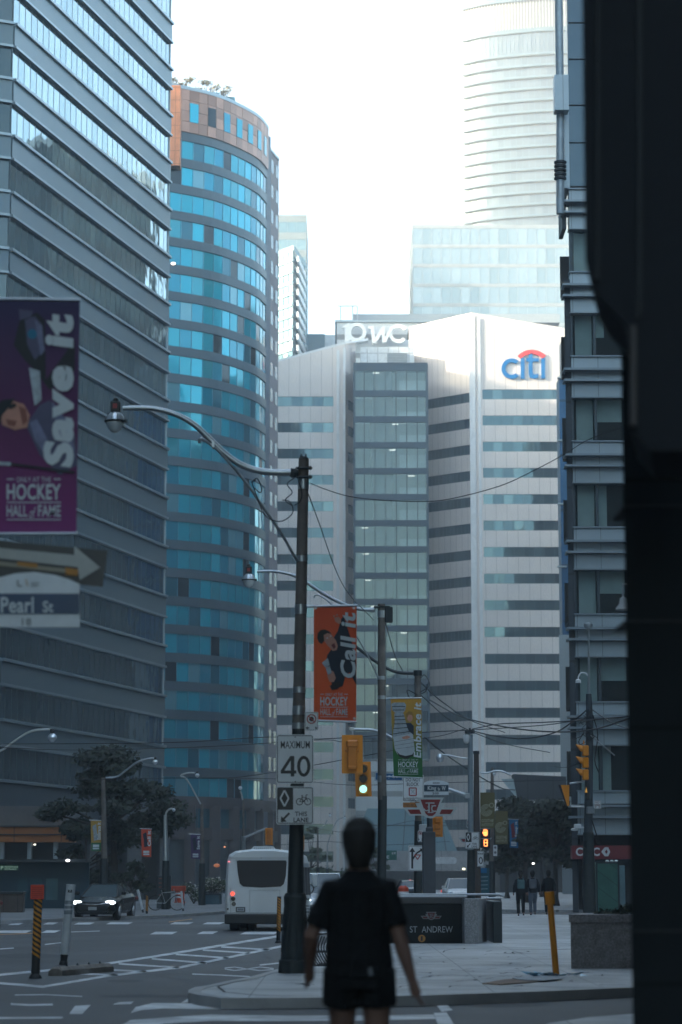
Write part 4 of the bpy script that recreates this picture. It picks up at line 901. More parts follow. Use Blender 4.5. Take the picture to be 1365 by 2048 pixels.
# green trophy banner
YG=Y2-.02
r=banner('street_banner',782,1397,846,1555,YG,None,'yellow to green banner reading Embrace it with a silver trophy, on the second pole',grad=1)
s=MB(); s.px([(782,1397),(843,1396),(846,1555),(788,1552)],YG,.012); s.build('banner_cloth',cloth_mat('cloth_green',[(0,(24,96,48)),(.3,(40,104,46)),(.5,(130,120,48)),(1,(206,148,46))],0,2.05),r)
yy=YG-.01
s=MB()
s.px([(783,1408),(788,1405),(809,1405),(813,1410),(811,1420),(806,1427),(792,1427),(785,1420)],yy,.003); s.px([(789,1427),(808,1427),(811,1440),(816,1455),(826,1466),(826,1472),(790,1480),(786,1476),(787,1462),(790,1445)],yy,.003)
s.px([(787,1474),(826,1466),(830,1500),(826,1510),(808,1514),(795,1508),(790,1498)],yy-.002,.003,1)
s.build('printed_trophy',[silver_p,mat('print_pale_silver',lin((178,186,190)),.5,.1,var=.1,scale=10)],r)
s=MB()
for a in ((785,1413,811,1413),(786,1420,809,1420),(790,1433,809,1432),(789,1440,811,1439),(788,1448,814,1447),(787,1457,818,1455),(787,1468,826,1462)): s.line([(a[0],a[1]),(a[2],a[3])],1.4,yy-.006,.002,0)
for a in ((789,1484,828,1477),(790,1491,829,1485),(791,1498,829,1493)): s.line([(a[0],a[1]),(a[2],a[3])],.5,yy-.006,.002,0)
s.px([(793,1502),(800,1509),(812,1512),(825,1509),(829,1502),(827,1511),(814,1518),(800,1514)],yy-.006,.002,0); s.build('printed_shade',dark_p,r)
s=MB(); s.disc(820.5,1436,5.5,yy-.006,.003,0,12,ry=7.5); s.px([(804,1474),(815,1471),(822,1474),(815,1478),(806,1478)],yy-.008,.002,0); s.px([(814,1438),(812,1428),(818,1422),(825,1424),(828,1432),(827,1440),(825,1430),(818,1429)],yy-.009,.002,1); s.px([(812,1446),(822,1446),(828,1452),(828,1470),(818,1462)],yy-.003,.002,2)
s.build('printed_person',[skin_p,mat('print_blond',lin((150,112,50)),.6),suit_p],r)
s=MB(); text_px(s,'Embrace it',828,1405,843,1516,yy-.01,0,bold=.028,up=True,shear=.15); s.build('lettering',ban_t,r)
s=MB(); hall_text(s,797,837,1518,1549,yy-.004,0); s.build('small_lettering',ban_t,r)
s=MB(); s.tube([P(772,1397,YG),P(845,1396,YG)],.016,8); s.tube([P(772,1553,YG),P(846,1556,YG)],.016,8); s.build('banner_rod',galv,r)
# purple banner, near left
YS=19.6
r=banner('street_banner',-30,596,160,1065,YS,None,'blurred purple banner reading Save it above the street name sign at left',grad=1)
s=MB(); s.px([(-40,594),(160,600),(153,1066),(-45,1068)],YS,.012); s.build('banner_cloth',cloth_mat('cloth_purple',[(0,(126,42,112)),(.12,(122,42,106)),(.4,(98,36,86)),(1,(46,38,80))],0,1.95),r)
yy=YS-.006
s=MB(); s.px([(40,640),(75,625),(90,640),(92,760),(150,680),(150,740),(100,780),(70,740),(50,720),(28,690)],yy,.003,0); s.px([(52,850),(80,810),(100,800),(150,870),(155,930),(120,950),(80,910)],yy,.003,1); s.px([(50,640),(70,632),(85,650),(88,700),(70,720),(55,690)],yy-.003,.003,1)
s.px([(0,820),(20,800),(48,808),(60,830),(55,855),(30,860),(5,850)],yy-.004,.003,2); s.px([(-10,815),(5,800),(30,797),(20,812),(5,830),(0,850),(-10,850)],yy-.008,.003,0); s.line([(-30,925),(22,928)],7,yy-.004,.003,3); s.line([(22,928),(150,945)],5,yy-.004,.003,0); s.disc(65,668,10,yy-.006,.003,4,10)
s.px([(60,845),(74,838),(96,880),(88,905),(70,880)],yy-.006,.003,5); s.px([(104,800),(140,850),(150,900),(132,905),(112,860)],yy-.006,.003,5); s.px([(58,735),(80,742),(84,800),(70,812)],yy-.006,.003,3); s.px([(70,640),(84,650),(90,700),(82,712),(76,680)],yy-.008,.003,5)
s.px([(16,812),(30,806),(34,812),(20,818)],yy-.012,.003,0); s.px([(12,838),(34,842),(30,852),(16,850)],yy-.012,.003,6); s.px([(38,812),(52,818),(56,842),(46,850)],yy-.012,.003,6); s.px([(38,618),(66,622),(62,634),(40,640)],yy-.01,.003,1)
s.build('printed_player',[dark_p,violet_p,skin_p,silver_p,mat('print_teal',lin((30,110,140)),.6),mat('print_lilac',lin((120,122,150)),.6,var=.25,scale=10),mat('print_shadow_skin',lin((140,84,70)),.6)],r)
s=MB(); text_px(s,'Save it',87,628,148,935,yy-.01,0,bold=.05,up=True,shear=.1); s.build('lettering',ban_t,r)
s=MB(); hall_text(s,14,122,954,1040,yy-.004,0); s.build('small_lettering',ban_t,r)
s=MB(); s.tube([P(-60,597,YS),P(162,600,YS)],.012,8); s.tube([P(-60,1068,YS),P(155,1067,YS)],.012,8); s.build('banner_rod',galv,r)
# its pole and signs just outside and inside the left frame edge
bp=P(-75,1700,YS); bp=Vector((bp.x,YS,0))
pl=root('sign_pole',bp,'grey steel sign pole just outside the left edge','pole')
s=MB(); s.tube([bp,bp+Vector((0,0,8))],.09,14); s.build('pole_shaft',galv,pl)
YA=19.2
r=root('arrow_sign',P(110,1170,YA),'black one way sign with big white arrow, tilted behind the street name plate','sign')
s=MB(); s.px([(-40,1078),(216,1101),(206,1174),(-40,1150)],YA+.3,.01); s.build('sign_plate',sign_k,r)
s=MB(); s.px([(-40,1092),(149,1110),(149,1092),(201,1135),(160,1160),(156,1134),(-40,1112)],YA+.29,.004); s.build('arrow',mat('arrow_white',(.4,.41,.38),.5),r)
s=MB(); s.px([(-40,1118),(155,1140),(155,1148),(-40,1127)],YA+.288,.004,0); s.px([(35,1123),(75,1127),(75,1136),(35,1131)],YA+.285,.003,1); s.px([(130,1135),(158,1139),(155,1152),(132,1149)],YA+.285,.003,1); s.build('stripe',[mat('stripe_cream',(.3,.27,.2),.6),mat('stripe_amber',(.45,.2,.04),.6)],r)
r=root('street_name_sign',P(70,1255,YA),'arched white and blue street name sign reading Pearl St, blurred at left edge','sign')
s=MB(); s.px([(-50,1182),(-20,1160),(30,1147),(70,1144),(110,1150),(140,1159),(160,1168),(160,1254),(-50,1254)],YA,.02,0); s.build('sign_plate',mat('name_white',(.66,.7,.72),.4),r)
s=MB(); s.pxr(-50,1187,159,1228,YA-.006,.004); s.build('blue_band',mat('name_blue',lin((16,56,92)),.4),r)
s=MB(); text_px(s,'Pearl',2,1194,68,1226,YA-.01,0,bold=.02); text_px(s,'St',86,1202,107,1225,YA-.01,0,bold=.02); s.build('lettering',ban_t,r)
s=MB(); text_px(s,'18',44,1236,63,1251,YA-.006,0,bold=.02); s.line([(62,1166),(80,1166)],1.4,YA-.006,.003,0); s.line([(62,1171),(78,1171)],1.4,YA-.006,.003,0); s.line([(36,1160),(36,1172),(44,1172)],3,YA-.006,.003,0); s.line([(52,1158),(56,1172)],3,YA-.006,.003,1); s.build('small_lettering',[mat('name_grey',(.2,.22,.24),.5),mat('name_tan',(.5,.4,.3),.5)],r)
# small far banners
def small_banner(u0,v0,u1,v1,Y,col,txt,label,cloth2=None,tcol=None):
    r=root('street_banner',P((u0+u1)/2,v1,Y),label,'banner','event banners hung from poles')
    s=MB(); s.px([(u0,v0),(u1,v0+1),(u1,v1),(u0+1,v1-1)],Y,.03); s.build('banner_cloth',col,r)
    if cloth2: s=MB(); s.pxr(u0+1,v0+(v1-v0)*.72,u1-.5,v1-.8,Y-.01,.004); s.build('lower_panel',cloth2,r)
    w_=u1-u0; h=v1-v0
    s=MB(); s.px([(u0+w_*.15,v0+h*.2),(u0+w_*.5,v0+h*.12),(u0+w_*.6,v0+h*.4),(u0+w_*.75,v0+h*.62),(u0+w_*.3,v0+h*.66),(u0+w_*.25,v0+h*.4)],Y-.012,.004); s.build('printed_figure',tcol or suit_p,r)
    s=MB(); text_px(s,txt,u0+w_*.62,v0+h*.08,u0+w_*.95,v0+h*.62,Y-.02,0,bold=.04,up=True); s.pxr(u0+w_*.2,v0+h*.78,u1-w_*.2,v0+h*.86,Y-.02,.003); s.pxr(u0+w_*.2,v0+h*.88,u1-w_*.2,v0+h*.93,Y-.02,.003); s.build('lettering',ban_t,r)
    s=MB(); s.tube([P(u0-3,v0,Y),P(u1+1,v0+1,Y)],.02,6); s.build('banner_rod',galv,r)
    return r
fo=mat('far_orange',lin((205,72,40)),.6,var=.05); fp_=mat('far_purple',lin((72,48,96)),.6,var=.1); fg=mat('far_gold',lin((178,140,60)),.6,var=.1); fgn=mat('far_green',lin((40,100,60)),.6); fb=mat('far_blue',lin((20,110,160)),.6)
small_banner(182,1640,203,1703,104,fg,'Embrace it','small gold and green trophy banner on the far left pole before the tree',fgn,silver_p)
small_banner(283,1657,303,1714,116,fo,'Call it','small orange banner on the opposite pavement, right of the street tree')
small_banner(382,1668,401,1718,134,fp_,'Save it','small purple banner in front of the dark hotel base')
small_banner(1019,1638,1037,1696,140,fb,'Snap it','small bright blue banner reading Snap it, right of the olive banners',None,mat('snap_red',lin((130,40,50)),.6))
def olive(u0,v0,u1,v1,Y,label):
    r=root('street_banner',P((u0+u1)/2,v1,Y),label,'banner','olive institute banners'); w_=u1-u0;h=v1-v0; cx_,cy_=u0+w_*.42,v0+h*.50
    s=MB(); s.pxr(u0,v0,u1,v1,Y,.03); s.build('banner_cloth',mat('olive_cloth',lin((104,96,58)),.6,var=.05),r)
    s=MB()
    for k in range(4): s.ring(cx_,cy_,w_*(.1+.09*k),w_*(.145+.09*k),Y-.02,.004,0,20,a0=0 if k<0 else -20+k*8,a1=300)
    s.ring(u0+w_*.78,v0+h*.36,w_*.12,w_*.17,Y-.03,.004,0,16); s.build('spiral_mark',mat('olive_pale',lin((166,166,140)),.6),r)
    s=MB(); text_px(s,'GOETHE',u0+w_*.08,v0+h*.75,u1-w_*.08,v0+h*.84,Y-.02,0,bold=.02); text_px(s,'INSTITUT',u0+w_*.08,v0+h*.87,u1-w_*.08,v0+h*.95,Y-.02,0,bold=.02); s.build('lettering',MATS['olive_pale'],r)
olive(961,1585,990,1656,98,'larger olive banner with spiral circles and the words GOETHE INSTITUT')
olive(991,1622,1016,1688,112,'smaller olive spiral banner, right of the larger olive one')
# ---- signs on the nearest pole --------------------------------------
def plate(name,u0,v0,u1,v1,Y,label,cat='sign',r_=4,body=sign_w,border=True,group=None,th=.01,bw=1.6):
    r=root(name,P((u0+u1)/2,v1,Y),label,cat,group)
    s=MB(); s.pxr(u0,v0,u1,v1,Y,th,0,r_); s.build('sign_plate',body,r)
    if border:
        s=MB(); i=bw*1.2
        for a in ((u0+i,v0+r_+1,u0+i+bw,v1-r_-1),(u1-i-bw,v0+r_+1,u1-i,v1-r_-1),(u0+r_+1,v0+i,u1-r_-1,v0+i+bw),(u0+r_+1,v1-i-bw,u1-r_-1,v1-i)): s.pxr(*a,Y-.003,.003)
        for cx_,cy_,a0 in ((u1-r_-1,v0+r_+1,270),(u1-r_-1,v1-r_-1,0),(u0+r_+1,v1-r_-1,90),(u0+r_+1,v0+r_+1,180)): s.ring(cx_,cy_,max(.1,r_+1-i-bw),r_+1-i,Y-.003,.003,0,5,a0=a0,a1=a0+90)
        s.build('border',sign_k,r)
    return r
YP=Y1-.42
r=plate('speed_limit_sign',553,1469,628,1567,YP,'large white speed sign reading MAXIMUM 40 on the nearest pole',r_=5,bw=1.4)
s=MB(); text_px(s,'MAXIMUM',562,1482,620,1497,YP-.004,0,bold=.006)
q=YP-.004
s.px([(581,1512),(589,1512),(589,1541),(593,1541),(593,1547),(589,1547),(589,1553),(582,1553),(582,1547),(562,1547),(562,1541)],q-.001,.002)
s.build('lettering',sign_k,r)
s=MB(); s.px([(582,1521),(582,1541),(569.5,1541)],q-.005,.002); s.build('numeral_counter',sign_w,r)
s=MB(); n=26
for k in range(n):
    a=2*math.pi*k/n; b_=2*math.pi*(k+1)/n
    s.px([(608+13.4*math.cos(a),1532.5+21*math.sin(a)),(608+13.4*math.cos(b_),1532.5+21*math.sin(b_)),(608+7*math.cos(b_),1532.5+14.5*math.sin(b_)),(608+7*math.cos(a),1532.5+14.5*math.sin(a))],q-.001,.002)
s.build('numeral',sign_k,r)
s=MB(); s.pxr(581,1569,607,1571.5,YP+.02,.3); s.disc(591,1474,1.3,q,.004); s.disc(591,1563,1.3,q,.004); s.build('bracket',dark_metal,r)
def lane_sign(u0,v0,u1,v1,Y,label,fine=True):
    w_=u1-u0; h=v1-v0; U=lambda f:u0+w_*f; V=lambda f:v0+h*f
    r=plate('bicycle_lane_sign',u0,v0,u1,v1,Y,label,r_=w_*.06,bw=w_*.02,group='diamond bicycle lane signs'); y=Y-.006
    s=MB(); s.pxr(U(.03),V(.03),U(.45),V(.61),y,.003); s.build('black_panel',sign_k,r)
    s=MB(); s.line([(U(.22),V(.1)),(U(.33),V(.31)),(U(.22),V(.52)),(U(.11),V(.31)),(U(.22),V(.1))],w_*.045,y-.004,.003); s.build('diamond',sign_w,r)
    s=MB(); s.line([(U(.35),V(.70)),(U(.17),V(.88))],w_*.055,y,.003); s.px([(U(.12),V(.94)),(U(.13),V(.78)),(U(.28),V(.92))],y-.001,.003); s.build('arrow',sign_k,r)
    s=MB(); rr=w_*.095
    for c in (.62,.84): s.ring(U(c),V(.40),rr*.78,rr,y,.003,0,18)
    for a in (((.62,.40),(.69,.28),(.80,.29),(.84,.40)),((.69,.28),(.73,.40),(.80,.29)),((.62,.40),(.73,.40)),((.67,.24),(.71,.24)),((.69,.24),(.69,.29)),((.80,.29),(.79,.22),(.84,.22))): s.line([(U(p),V(q_)) for p,q_ in a],w_*.018,y-.001,.003)
    s.build('bicycle_mark',sign_k,r)
    s=MB(); text_px(s,'THIS',U(.50),V(.66),U(.82),V(.78),y,0,bold=.02); text_px(s,'LANE',U(.46),V(.82),U(.86),V(.94),y,0,bold=.02); s.build('lettering',sign_k,r)
    return r
lane_sign(553,1573,628,1649,YP,'large diamond bicycle lane sign under the speed sign')
def nostop(u0,v0,u1,v1,Y,label):
    r=plate('no_stopping_sign',u0,v0,u1,v1,Y,label,r_=2.5,border=True,bw=.7,group='small red circle parking signs'); w_=u1-u0; cx_=(u0+u1)/2; cy_=v0+w_*.52; R=w_*.36
    s=MB(); s.ring(cx_,cy_,R*.78,R,Y-.006,.003,0,20); s.line([(cx_-R*.6,cy_-R*.6),(cx_+R*.6,cy_+R*.6)],R*.2,Y-.008,.003); s.build('red_ring',sign_r,r)
    s=MB(); s.disc(cx_,cy_,R*.5,Y-.004,.002,0,12); s.px([(u0+w_*.06,v1-5),(u0+w_*.22,v1-8.5),(u0+w_*.22,v1-1.8)],Y-.006,.003); s.px([(u1-w_*.06,v1-5),(u1-w_*.22,v1-8.5),(u1-w_*.22,v1-1.8)],Y-.006,.003); s.line([(u0+w_*.2,v1-5),(u0+w_*.34,v1-5)],2,Y-.006,.003); s.build('arrow',sign_k,r); return r
nostop(610,1424,637,1461,YP+.1,'white sign with red circle and black arrows under the orange banner')
nostop(836,1661,846,1684,Y3-.4,'narrow red circle sign on the third pole under the transit emblem')
nostop(934,1639,944,1656,92,'small red circle sign left of the pale signal pole')
# ---- traffic signals --------------------------------------------------
dark_lens=mat('dark_lens',(.012,.012,.014),.15); green_on=mat('green_lamp',(.3,.9,.8),.3,emit=(.42,1,.86),es=.26)
r=root('traffic_signal',P(705,1547,Y3-.2),'yellow traffic signal seen from behind, hanging from the curved arm','traffic light','yellow traffic signals')
yb=Y3-.2
s=MB(); s.pxr(684,1470,726,1547,yb,.012,0,2); s.build('backboard',sig_y,r)
s=MB(); ms=[]
s.rbox(P(695,1500,yb).x,P(715,1500,yb).x,yb-.13,yb-.0,Z(1538,yb),Z(1484,yb),.04); s.rbox(P(693,1500,yb).x,P(717,1500,yb).x,yb-.16,yb-.02,Z(1496,yb),Z(1480,yb),.05); s.rbox(P(691,1500,yb).x,P(719,1500,yb).x,yb-.06,yb-.0,Z(1504,yb),Z(1499,yb),.015); s.rbox(P(696,1500,yb).x,P(714,1500,yb).x,yb-.15,yb,Z(1540,yb),Z(1532,yb),.02); s.build('housing',mat('signal_yellow_dark',lin((205,120,28)),.45,var=.08),r)
s=MB(); s.tube([P(705,1458,Y3),P(705,1480,Y3-.12)],.03,8); s.rbox(P(699,1458,Y3).x,P(709,1458,Y3).x,Y3-.06,Y3+.06,Z(1462,Y3),Z(1455,Y3),.01); s.build('hanger',galv,r)
Y4=88
r=root('traffic_signal',P(727,1593,Y4),'yellow traffic signal showing a lit green lamp, hanging lower beside the back-turned one','traffic light','yellow traffic signals')
s=MB(); s.px([(710,1524),(742,1523),(744,1593),(712,1593)],Y4,.015); s.build('backboard',sig_y,r)
s=MB(); s.rbox(P(717,1550,Y4).x,P(737,1550,Y4).x,Y4-.1,Y4+.2,Z(1590,Y4),Z(1528,Y4),.03); s.build('housing',sig_y,r)
for v,m_,nm in ((1538,dark_lens,'lens'),(1558,dark_lens,'lens'),(1578,green_on,'green_lens')):
    s=MB(); s.disc(727,v,7.6,Y4-.16,.05,0,20); s.build(nm,m_,r)
    s=MB(); c=P(727,v,Y4-.1); R=mpp(v,Y4)*8.8
    for k in range(14):
        a0=math.radians(-10+k*200/14); a1=math.radians(-10+(k+1)*200/14)
        p=[c+Vector((math.cos(a)*R,0,math.sin(a)*R)) for a in (a0,a1)]
        s.prism([p[0],p[1],p[1]*1+Vector((0,-.22,0))-Vector((0,0,.0)),p[0]+Vector((0,-.22,0))],((c-p[0])*.05))
    s.build('visor',black_p,r)
s=MB(); s.tube([P(727,1524,Y4),P(727,1505,Y4)],.03,6); s.build('hanger',galv,r)
def back_signal(u0,v0,u1,v1,Y,label,twist=0):
    r=root('traffic_signal',P((u0+u1)/2,v1,Y),label,'traffic light','yellow traffic signals'); w_=u1-u0; h=v1-v0
    s=MB(); s.pxr(u0,v0,u1,v1,Y,.02); s.build('backboard',sig_y,r)
    s=MB()
    for k in range(3): s.rbox(P(u0+w_*.25,v0,Y).x,P(u1-w_*.2,v0,Y).x,Y-.14,Y,Z(v0+h*(.32+.3*k),Y),Z(v0+h*(.06+.3*k),Y),.02)
    s.build('housing',MATS['signal_yellow_dark'],r)
back_signal(531,1656,546,1690,118,'small yellow signal above the roof pod of the white bus')
back_signal(604,1672,609,1700,112,'thin yellow signal edge showing past the nearest pole')
back_signal(864,1633,886,1674,84,'yellow signal half hidden behind the transit emblem')
# ---- transit emblem on its pylon, station entrance ---------------------
YT=58.0
def emblem(r,cx_,cy_,sc,Y,mw_,mr,off=.0):
    U=lambda x:cx_+x*sc; V=lambda y:cy_+y*sc
    shp=[(-27,-21),(27,-21),(21,-10),(30,-10),(26,-1),(54,-1),(42,15),(14,15),(7,19),(0,21),(-7,19),(-14,15),(-42,15),(-54,-1),(-26,-1),(-30,-10),(-21,-10)]
    s=MB(); s.px([(U(x),V(y)) for x,y in shp],Y,.06); s.build('emblem_plate',mw_,r)
    s=MB(); s.px([(U(-20),V(-17)),(U(20),V(-17)),(U(10),V(11)),(U(4),V(16)),(U(-4),V(16)),(U(-10),V(11))],Y-.008,.004)
    s.px([(U(-46),V(3)),(U(-22),V(3)),(U(-18),V(12)),(U(-40),V(12))],Y-.008,.004); s.px([(U(46),V(3)),(U(22),V(3)),(U(18),V(12)),(U(40),V(12))],Y-.008,.004); s.build('red_field',mr,r)
    s=MB(); s.line([(U(-10),V(-10)),(U(8),V(-10))],2.2*sc,Y-.014,.004); s.line([(U(-3),V(-10)),(U(-3),V(9))],3.2*sc,Y-.014,.004); s.line([(U(3),V(-6)),(U(3),V(9))],1.6*sc,Y-.014,.004)
    s.ring(U(8),V(1),4.5*sc,7*sc,Y-.014,.004,0,14,a0=60,a1=300); s.ring(U(-8),V(1),3.5*sc,5.5*sc,Y-.014,.004,0,12,a0=-60,a1=180); s.line([(U(-6),V(9)),(U(6),V(9))],1.6*sc,Y-.015,.004); s.build('monogram',mw_,r)
mw_=mat('emblem_grey',lin((176,184,188)),.35,.3); mr=mat('emblem_red',lin((124,30,34)),.4)
r=root('transit_pylon',G(858,1885,KH),'tall grey pylon topped by the red and silver winged transit emblem','pylon')
s=MB(); s.rbox(P(846,1750,YT).x,P(872,1750,YT).x,YT,YT+.4,KH,Z(1663,YT),.02); s.rbox(P(853,1700,YT).x,P(867,1700,YT).x,YT+.03,YT+.35,Z(1663,YT)-.05,Z(1654,YT),.02); s.tube([P(860,1656,YT+.2),P(860,1630,YT+.2)],.07,10); s.build('post',mat('pylon_stone',lin((82,86,92)),.5,var=.15,scale=3,stain=.2),r)
emblem(r,861.5,1616,1.0,YT-.05,mw_,mr)
r=root('transit_emblem',P(950,1672,110),'small red winged transit emblem half hidden behind the lit pedestrian signal','sign')
emblem(r,951,1676,.62,110,mw_,mr)
s=MB(); s.box(P(947,1700,110.2).x,P(954,1700,110.2).x,110.1,110.4,KH,Z(1672,110)); s.build('post',dark_metal,r)
YW=G(800,1886.5,KH)[1]
r=root('station_entrance_wall',G(790,1886.5,KH),'black station entrance wall reading ST ANDREW with small emblem and yellow number one','station entrance')
blk=mat('black_granite',(.010,.013,.015),.5,var=.15,scale=3,spec=.2)
s=MB(); s.rbox(P(655,1850,YW).x,P(931,1850,YW).x,YW,YW+.25,KH,Z(1808,YW),.01); s.build('wall_panel',blk,r)
s=MB(); s.rbox(P(655,1800,YW).x,P(931,1800,YW).x,YW-.02,YW+.3,Z(1808,YW),Z(1794,YW),.02); s.build('coping',mat('coping_dark',(.05,.052,.055),.4,var=.2),r)
s=MB(); s.tube([P(655,1789,YW+2.6),P(1000,1789,YW+2.6)],.025,8); s.tube([P(655,1793,YW+.15),P(935,1793,YW+.15)],.02,8); s.build('top_rail',galv,r)
s=MB(); s.rbox(P(660,1790,YW).x,P(940,1790,YW).x,YW+6,YW+6.2,KH,Z(1800,YW+6),.01); s.rbox(P(925,1850,YW).x+.7,P(925,1850,YW).x+.9,YW+.3,YW+6,KH,Z(1800,YW+4),.01); s.build('rear_parapet',dark_metal,r)
emblem(r,863,1832,.39,YW-.02,mat('emblem_dim',lin((120,124,128)),.4,.2),mat('emblem_red_dim',lin((92,28,32)),.4))
s=MB(); text_px(s,'ST',820,1852.5,835,1865,YW-.008,0,bold=.0); text_px(s,'ANDREW',844,1852.5,906,1865,YW-.008,0,bold=.0); s.build('lettering',mat('station_letters',lin((165,172,176)),.4),r)
s=MB(); s.disc(844,1877,7.4,YW-.006,.006,0,20); text_px(s,'1',842.2,1872.5,845.8,1881.5,YW-.012,1,bold=.03); s.build('line_number',[mat('number_gold',lin((170,118,56)),.5),sign_k],r)
r=root('granite_pier',G(950,1889,KH),'speckled grey granite pier at the end of the station wall','pier')
gran=mat('granite',(.27,.27,.28),.6,var=.45,scale=38,bump=.1,stain=.15); gran2=mat('granite_warm',(.27,.25,.245),.65,var=.45,scale=30,bump=.15,stain=.25)
x0=P(930,1850,YW-.4).x; x1=P(956,1850,YW-.4).x; x2=P(973,1850,YW+1.4).x
s=MB(); s.prism([(x0,YW-.4,KH),(x1,YW-.4,KH),(x2,YW+1.3,KH),(x2-.75,YW+1.3,KH)],(0,0,Z(1798,YW-.4)-KH)); s.build('pier_body',gran,r)
r=root('stair_parapet',G(990,1843,KH),'dark low parapet with steel handrail behind the granite pier','parapet')
yq=G(990,1843,KH)[1]
s=MB(); s.rbox(P(972,1820,yq).x,P(1004,1820,yq).x,yq,yq+2.5,KH,Z(1798,yq),.03); s.build('panel',mat('parapet_dark',(.05,.052,.056),.45,.2,var=.2),r)
s=MB(); s.tube([P(955,1790,yq),P(1000,1790,yq),P(1007,1794,yq+1.5)],.03,8); s.tube([P(972,1796,yq),P(1004,1796,yq)],.03,8); s.tube([P(1002,1790,yq),P(1002,1798,yq)],.02,6); s.build('handrail',galv,r)
# ---- other signs and poles around the crossing ---------------------------
r=plate('do_not_block_sign',806,1550,848,1603,Y3-.6,'tall white sign reading DO NOT BLOCK INTERSECTION under the green banner',r_=2,bw=.8)
y=Y3-.606
s=MB(); text_px(s,'DO NOT',812,1556,842,1563,y,0,bold=.01); text_px(s,'BLOCK',814,1565,838,1572,y,0,bold=.01); text_px(s,'INTERSECTION',808,1595.5,846.5,1601.5,y,0,bold=.01); s.build('lettering',sign_k,r)
s=MB(); s.line([(819,1576),(833,1576),(833,1591),(819,1591),(819,1576)],2.2,y,.003); s.build('red_box',sign_r,r)
s=MB(); s.line([(822,1579),(830,1588)],.8,y,.003); s.line([(830,1579),(822,1588)],.8,y,.003); s.build('cross',mat('faint_cross',(.3,.34,.36),.5),r)
r=plate('fines_tab',806.5,1605,848,1615,Y3-.6,'small amber tab reading FINES INCREASED below the do not block sign',r_=1,bw=.6,body=mat('amber_tab',lin((205,130,50)),.5))
s=MB(); text_px(s,'FINES INCREASED',809,1607.5,846,1613,Y3-.606,0,bold=.01); s.build('lettering',sign_k,r)
r=plate('turn_arrow_sign',817,1691,850,1742,Y3-.45,'white lane sign with straight and forked yield arrows on the dark pole',r_=2,bw=.8)
y=Y3-.456
s=MB(); s.line([(825,1737),(825,1703)],3.8,y,.003); s.px([(819,1704),(825,1695),(831,1704)],y,.003); s.line([(826,1718),(834,1706),(844,1700)],3.2,y,.003); s.px([(840,1697),(849,1697),(845,1706)],y,.003); s.build('arrow',sign_k,r)
s=MB(); s.line([(829.5,1710),(841.5,1710),(835.5,1719),(829.5,1710)],2,y-.004,.003); s.build('yield_mark',sign_r,r)
# pale signal pole with street name arm
Y5=92.0; b5=P(943,1850,Y5); b5.z=KH
r=root('signal_pole',b5,'pale grey steel signal pole with camera dome beside a brown wooden pole','pole')
s=MB(); s.tube([b5,P(941,1470,Y5)],[mpp(1700,Y5)*6.5,mpp(1500,Y5)*5],14); s.build('pole_shaft',mat('pole_grey_paint',lin((140,152,160)),.45,.3),r)
s=MB(); s.tube([b5,P(942.5,1700,Y5)],[mpp(1700,Y5)*9,mpp(1500,Y5)*7.5],14); s.build('pole_base',cast_iron,r)
s=MB(); s.tube([P(943,1594,Y5),P(897,1578,Y5)],[.09,.06],10); s.rbox(P(930,1590,Y5).x,P(943,1590,Y5).x,Y5-.1,Y5+.1,Z(1597,Y5),Z(1586,Y5),.02); s.build('sign_arm',galv,r)
s=MB(); c=P(934,1480,Y5); s.ell(c,.13,.13,.15); s.lathe(c+Vector((0,0,.05)),[(.15,0),(.14,.12),(.05,.2)],12); s.tube([c+Vector((0,0,.2)),P(938,1466,Y5),P(942,1470,Y5)],.03,6); s.build('camera_dome',white_p,r)
s=MB(); s.rbox(P(930,1463,Y5).x,P(950,1463,Y5).x,Y5-.15,Y5+.15,Z(1467,Y5),Z(1461,Y5),.02); s.tube([P(940,1466,Y5),P(940,1456,Y5)],.04,6); s.build('wire_bracket',dark_metal,r)
Y6=97.0; b6=P(955,1846,Y6); b6.z=KH
r=root('utility_pole',b6,'brown wooden utility pole close behind the pale signal pole','pole','plain utility poles')
s=MB(); s.tube([b6,P(953,1505,Y6)],[.17,mpp(1505,Y6)*5],12); s.build('pole_shaft',mat('pole_wood',(.085,.065,.055),.85,var=.25,scale=4,bump=.2),r)
s=MB(); s.tube([P(953,1508,Y6),P(953,1502,Y6)],mpp(1505,Y6)*6.5,10); s.build('pole_cap',dark_metal,r)
s=MB(); a=spline(arc_pts([(960,1545),(975,1546),(990,1542),(1005,1543),(1022,1550)],Y6)); s.tube(a,.04,6); s.build('lamp_arm',galv,r)
r=root('street_name_sign',P(872,1590,Y5-.2),'arched street name sign reading King St W on the mast arm','sign')
y=Y5-.2
s=MB(); s.px([(848,1566),(856,1562),(872,1560),(888,1562),(898,1566),(898,1590),(848,1590)],y,.03); s.build('sign_plate',MATS['name_white'],r)
s=MB(); s.pxr(848.6,1570,897.4,1583,y-.01,.006); s.build('blue_band',mat('name_navy',lin((18,56,74)),.4),r)
s=MB(); text_px(s,'King',856,1572,873,1582.5,y-.015,0,bold=.015); text_px(s,'St',876,1575,881,1581,y-.015,0,bold=.015); text_px(s,'W',884,1572,892,1581,y-.015,0,bold=.015); s.build('lettering',sign_w,r)
s=MB(); text_px(s,'200',865,1584.5,878,1589,y-.008,0,bold=.02); s.line([(866,1566),(880,1566)],1.5,y-.008,.004); s.build('small_lettering',sign_k,r)
r=root('blue_direction_sign',P(777,1562,66),'blue direction sign behind the second pole, left of the green banner','sign')
s=MB(); s.px([(750,1544),(806,1547),(806,1562),(750,1561)],72,.02); s.build('sign_plate',mat('dir_blue',lin((16,84,130)),.4),r)
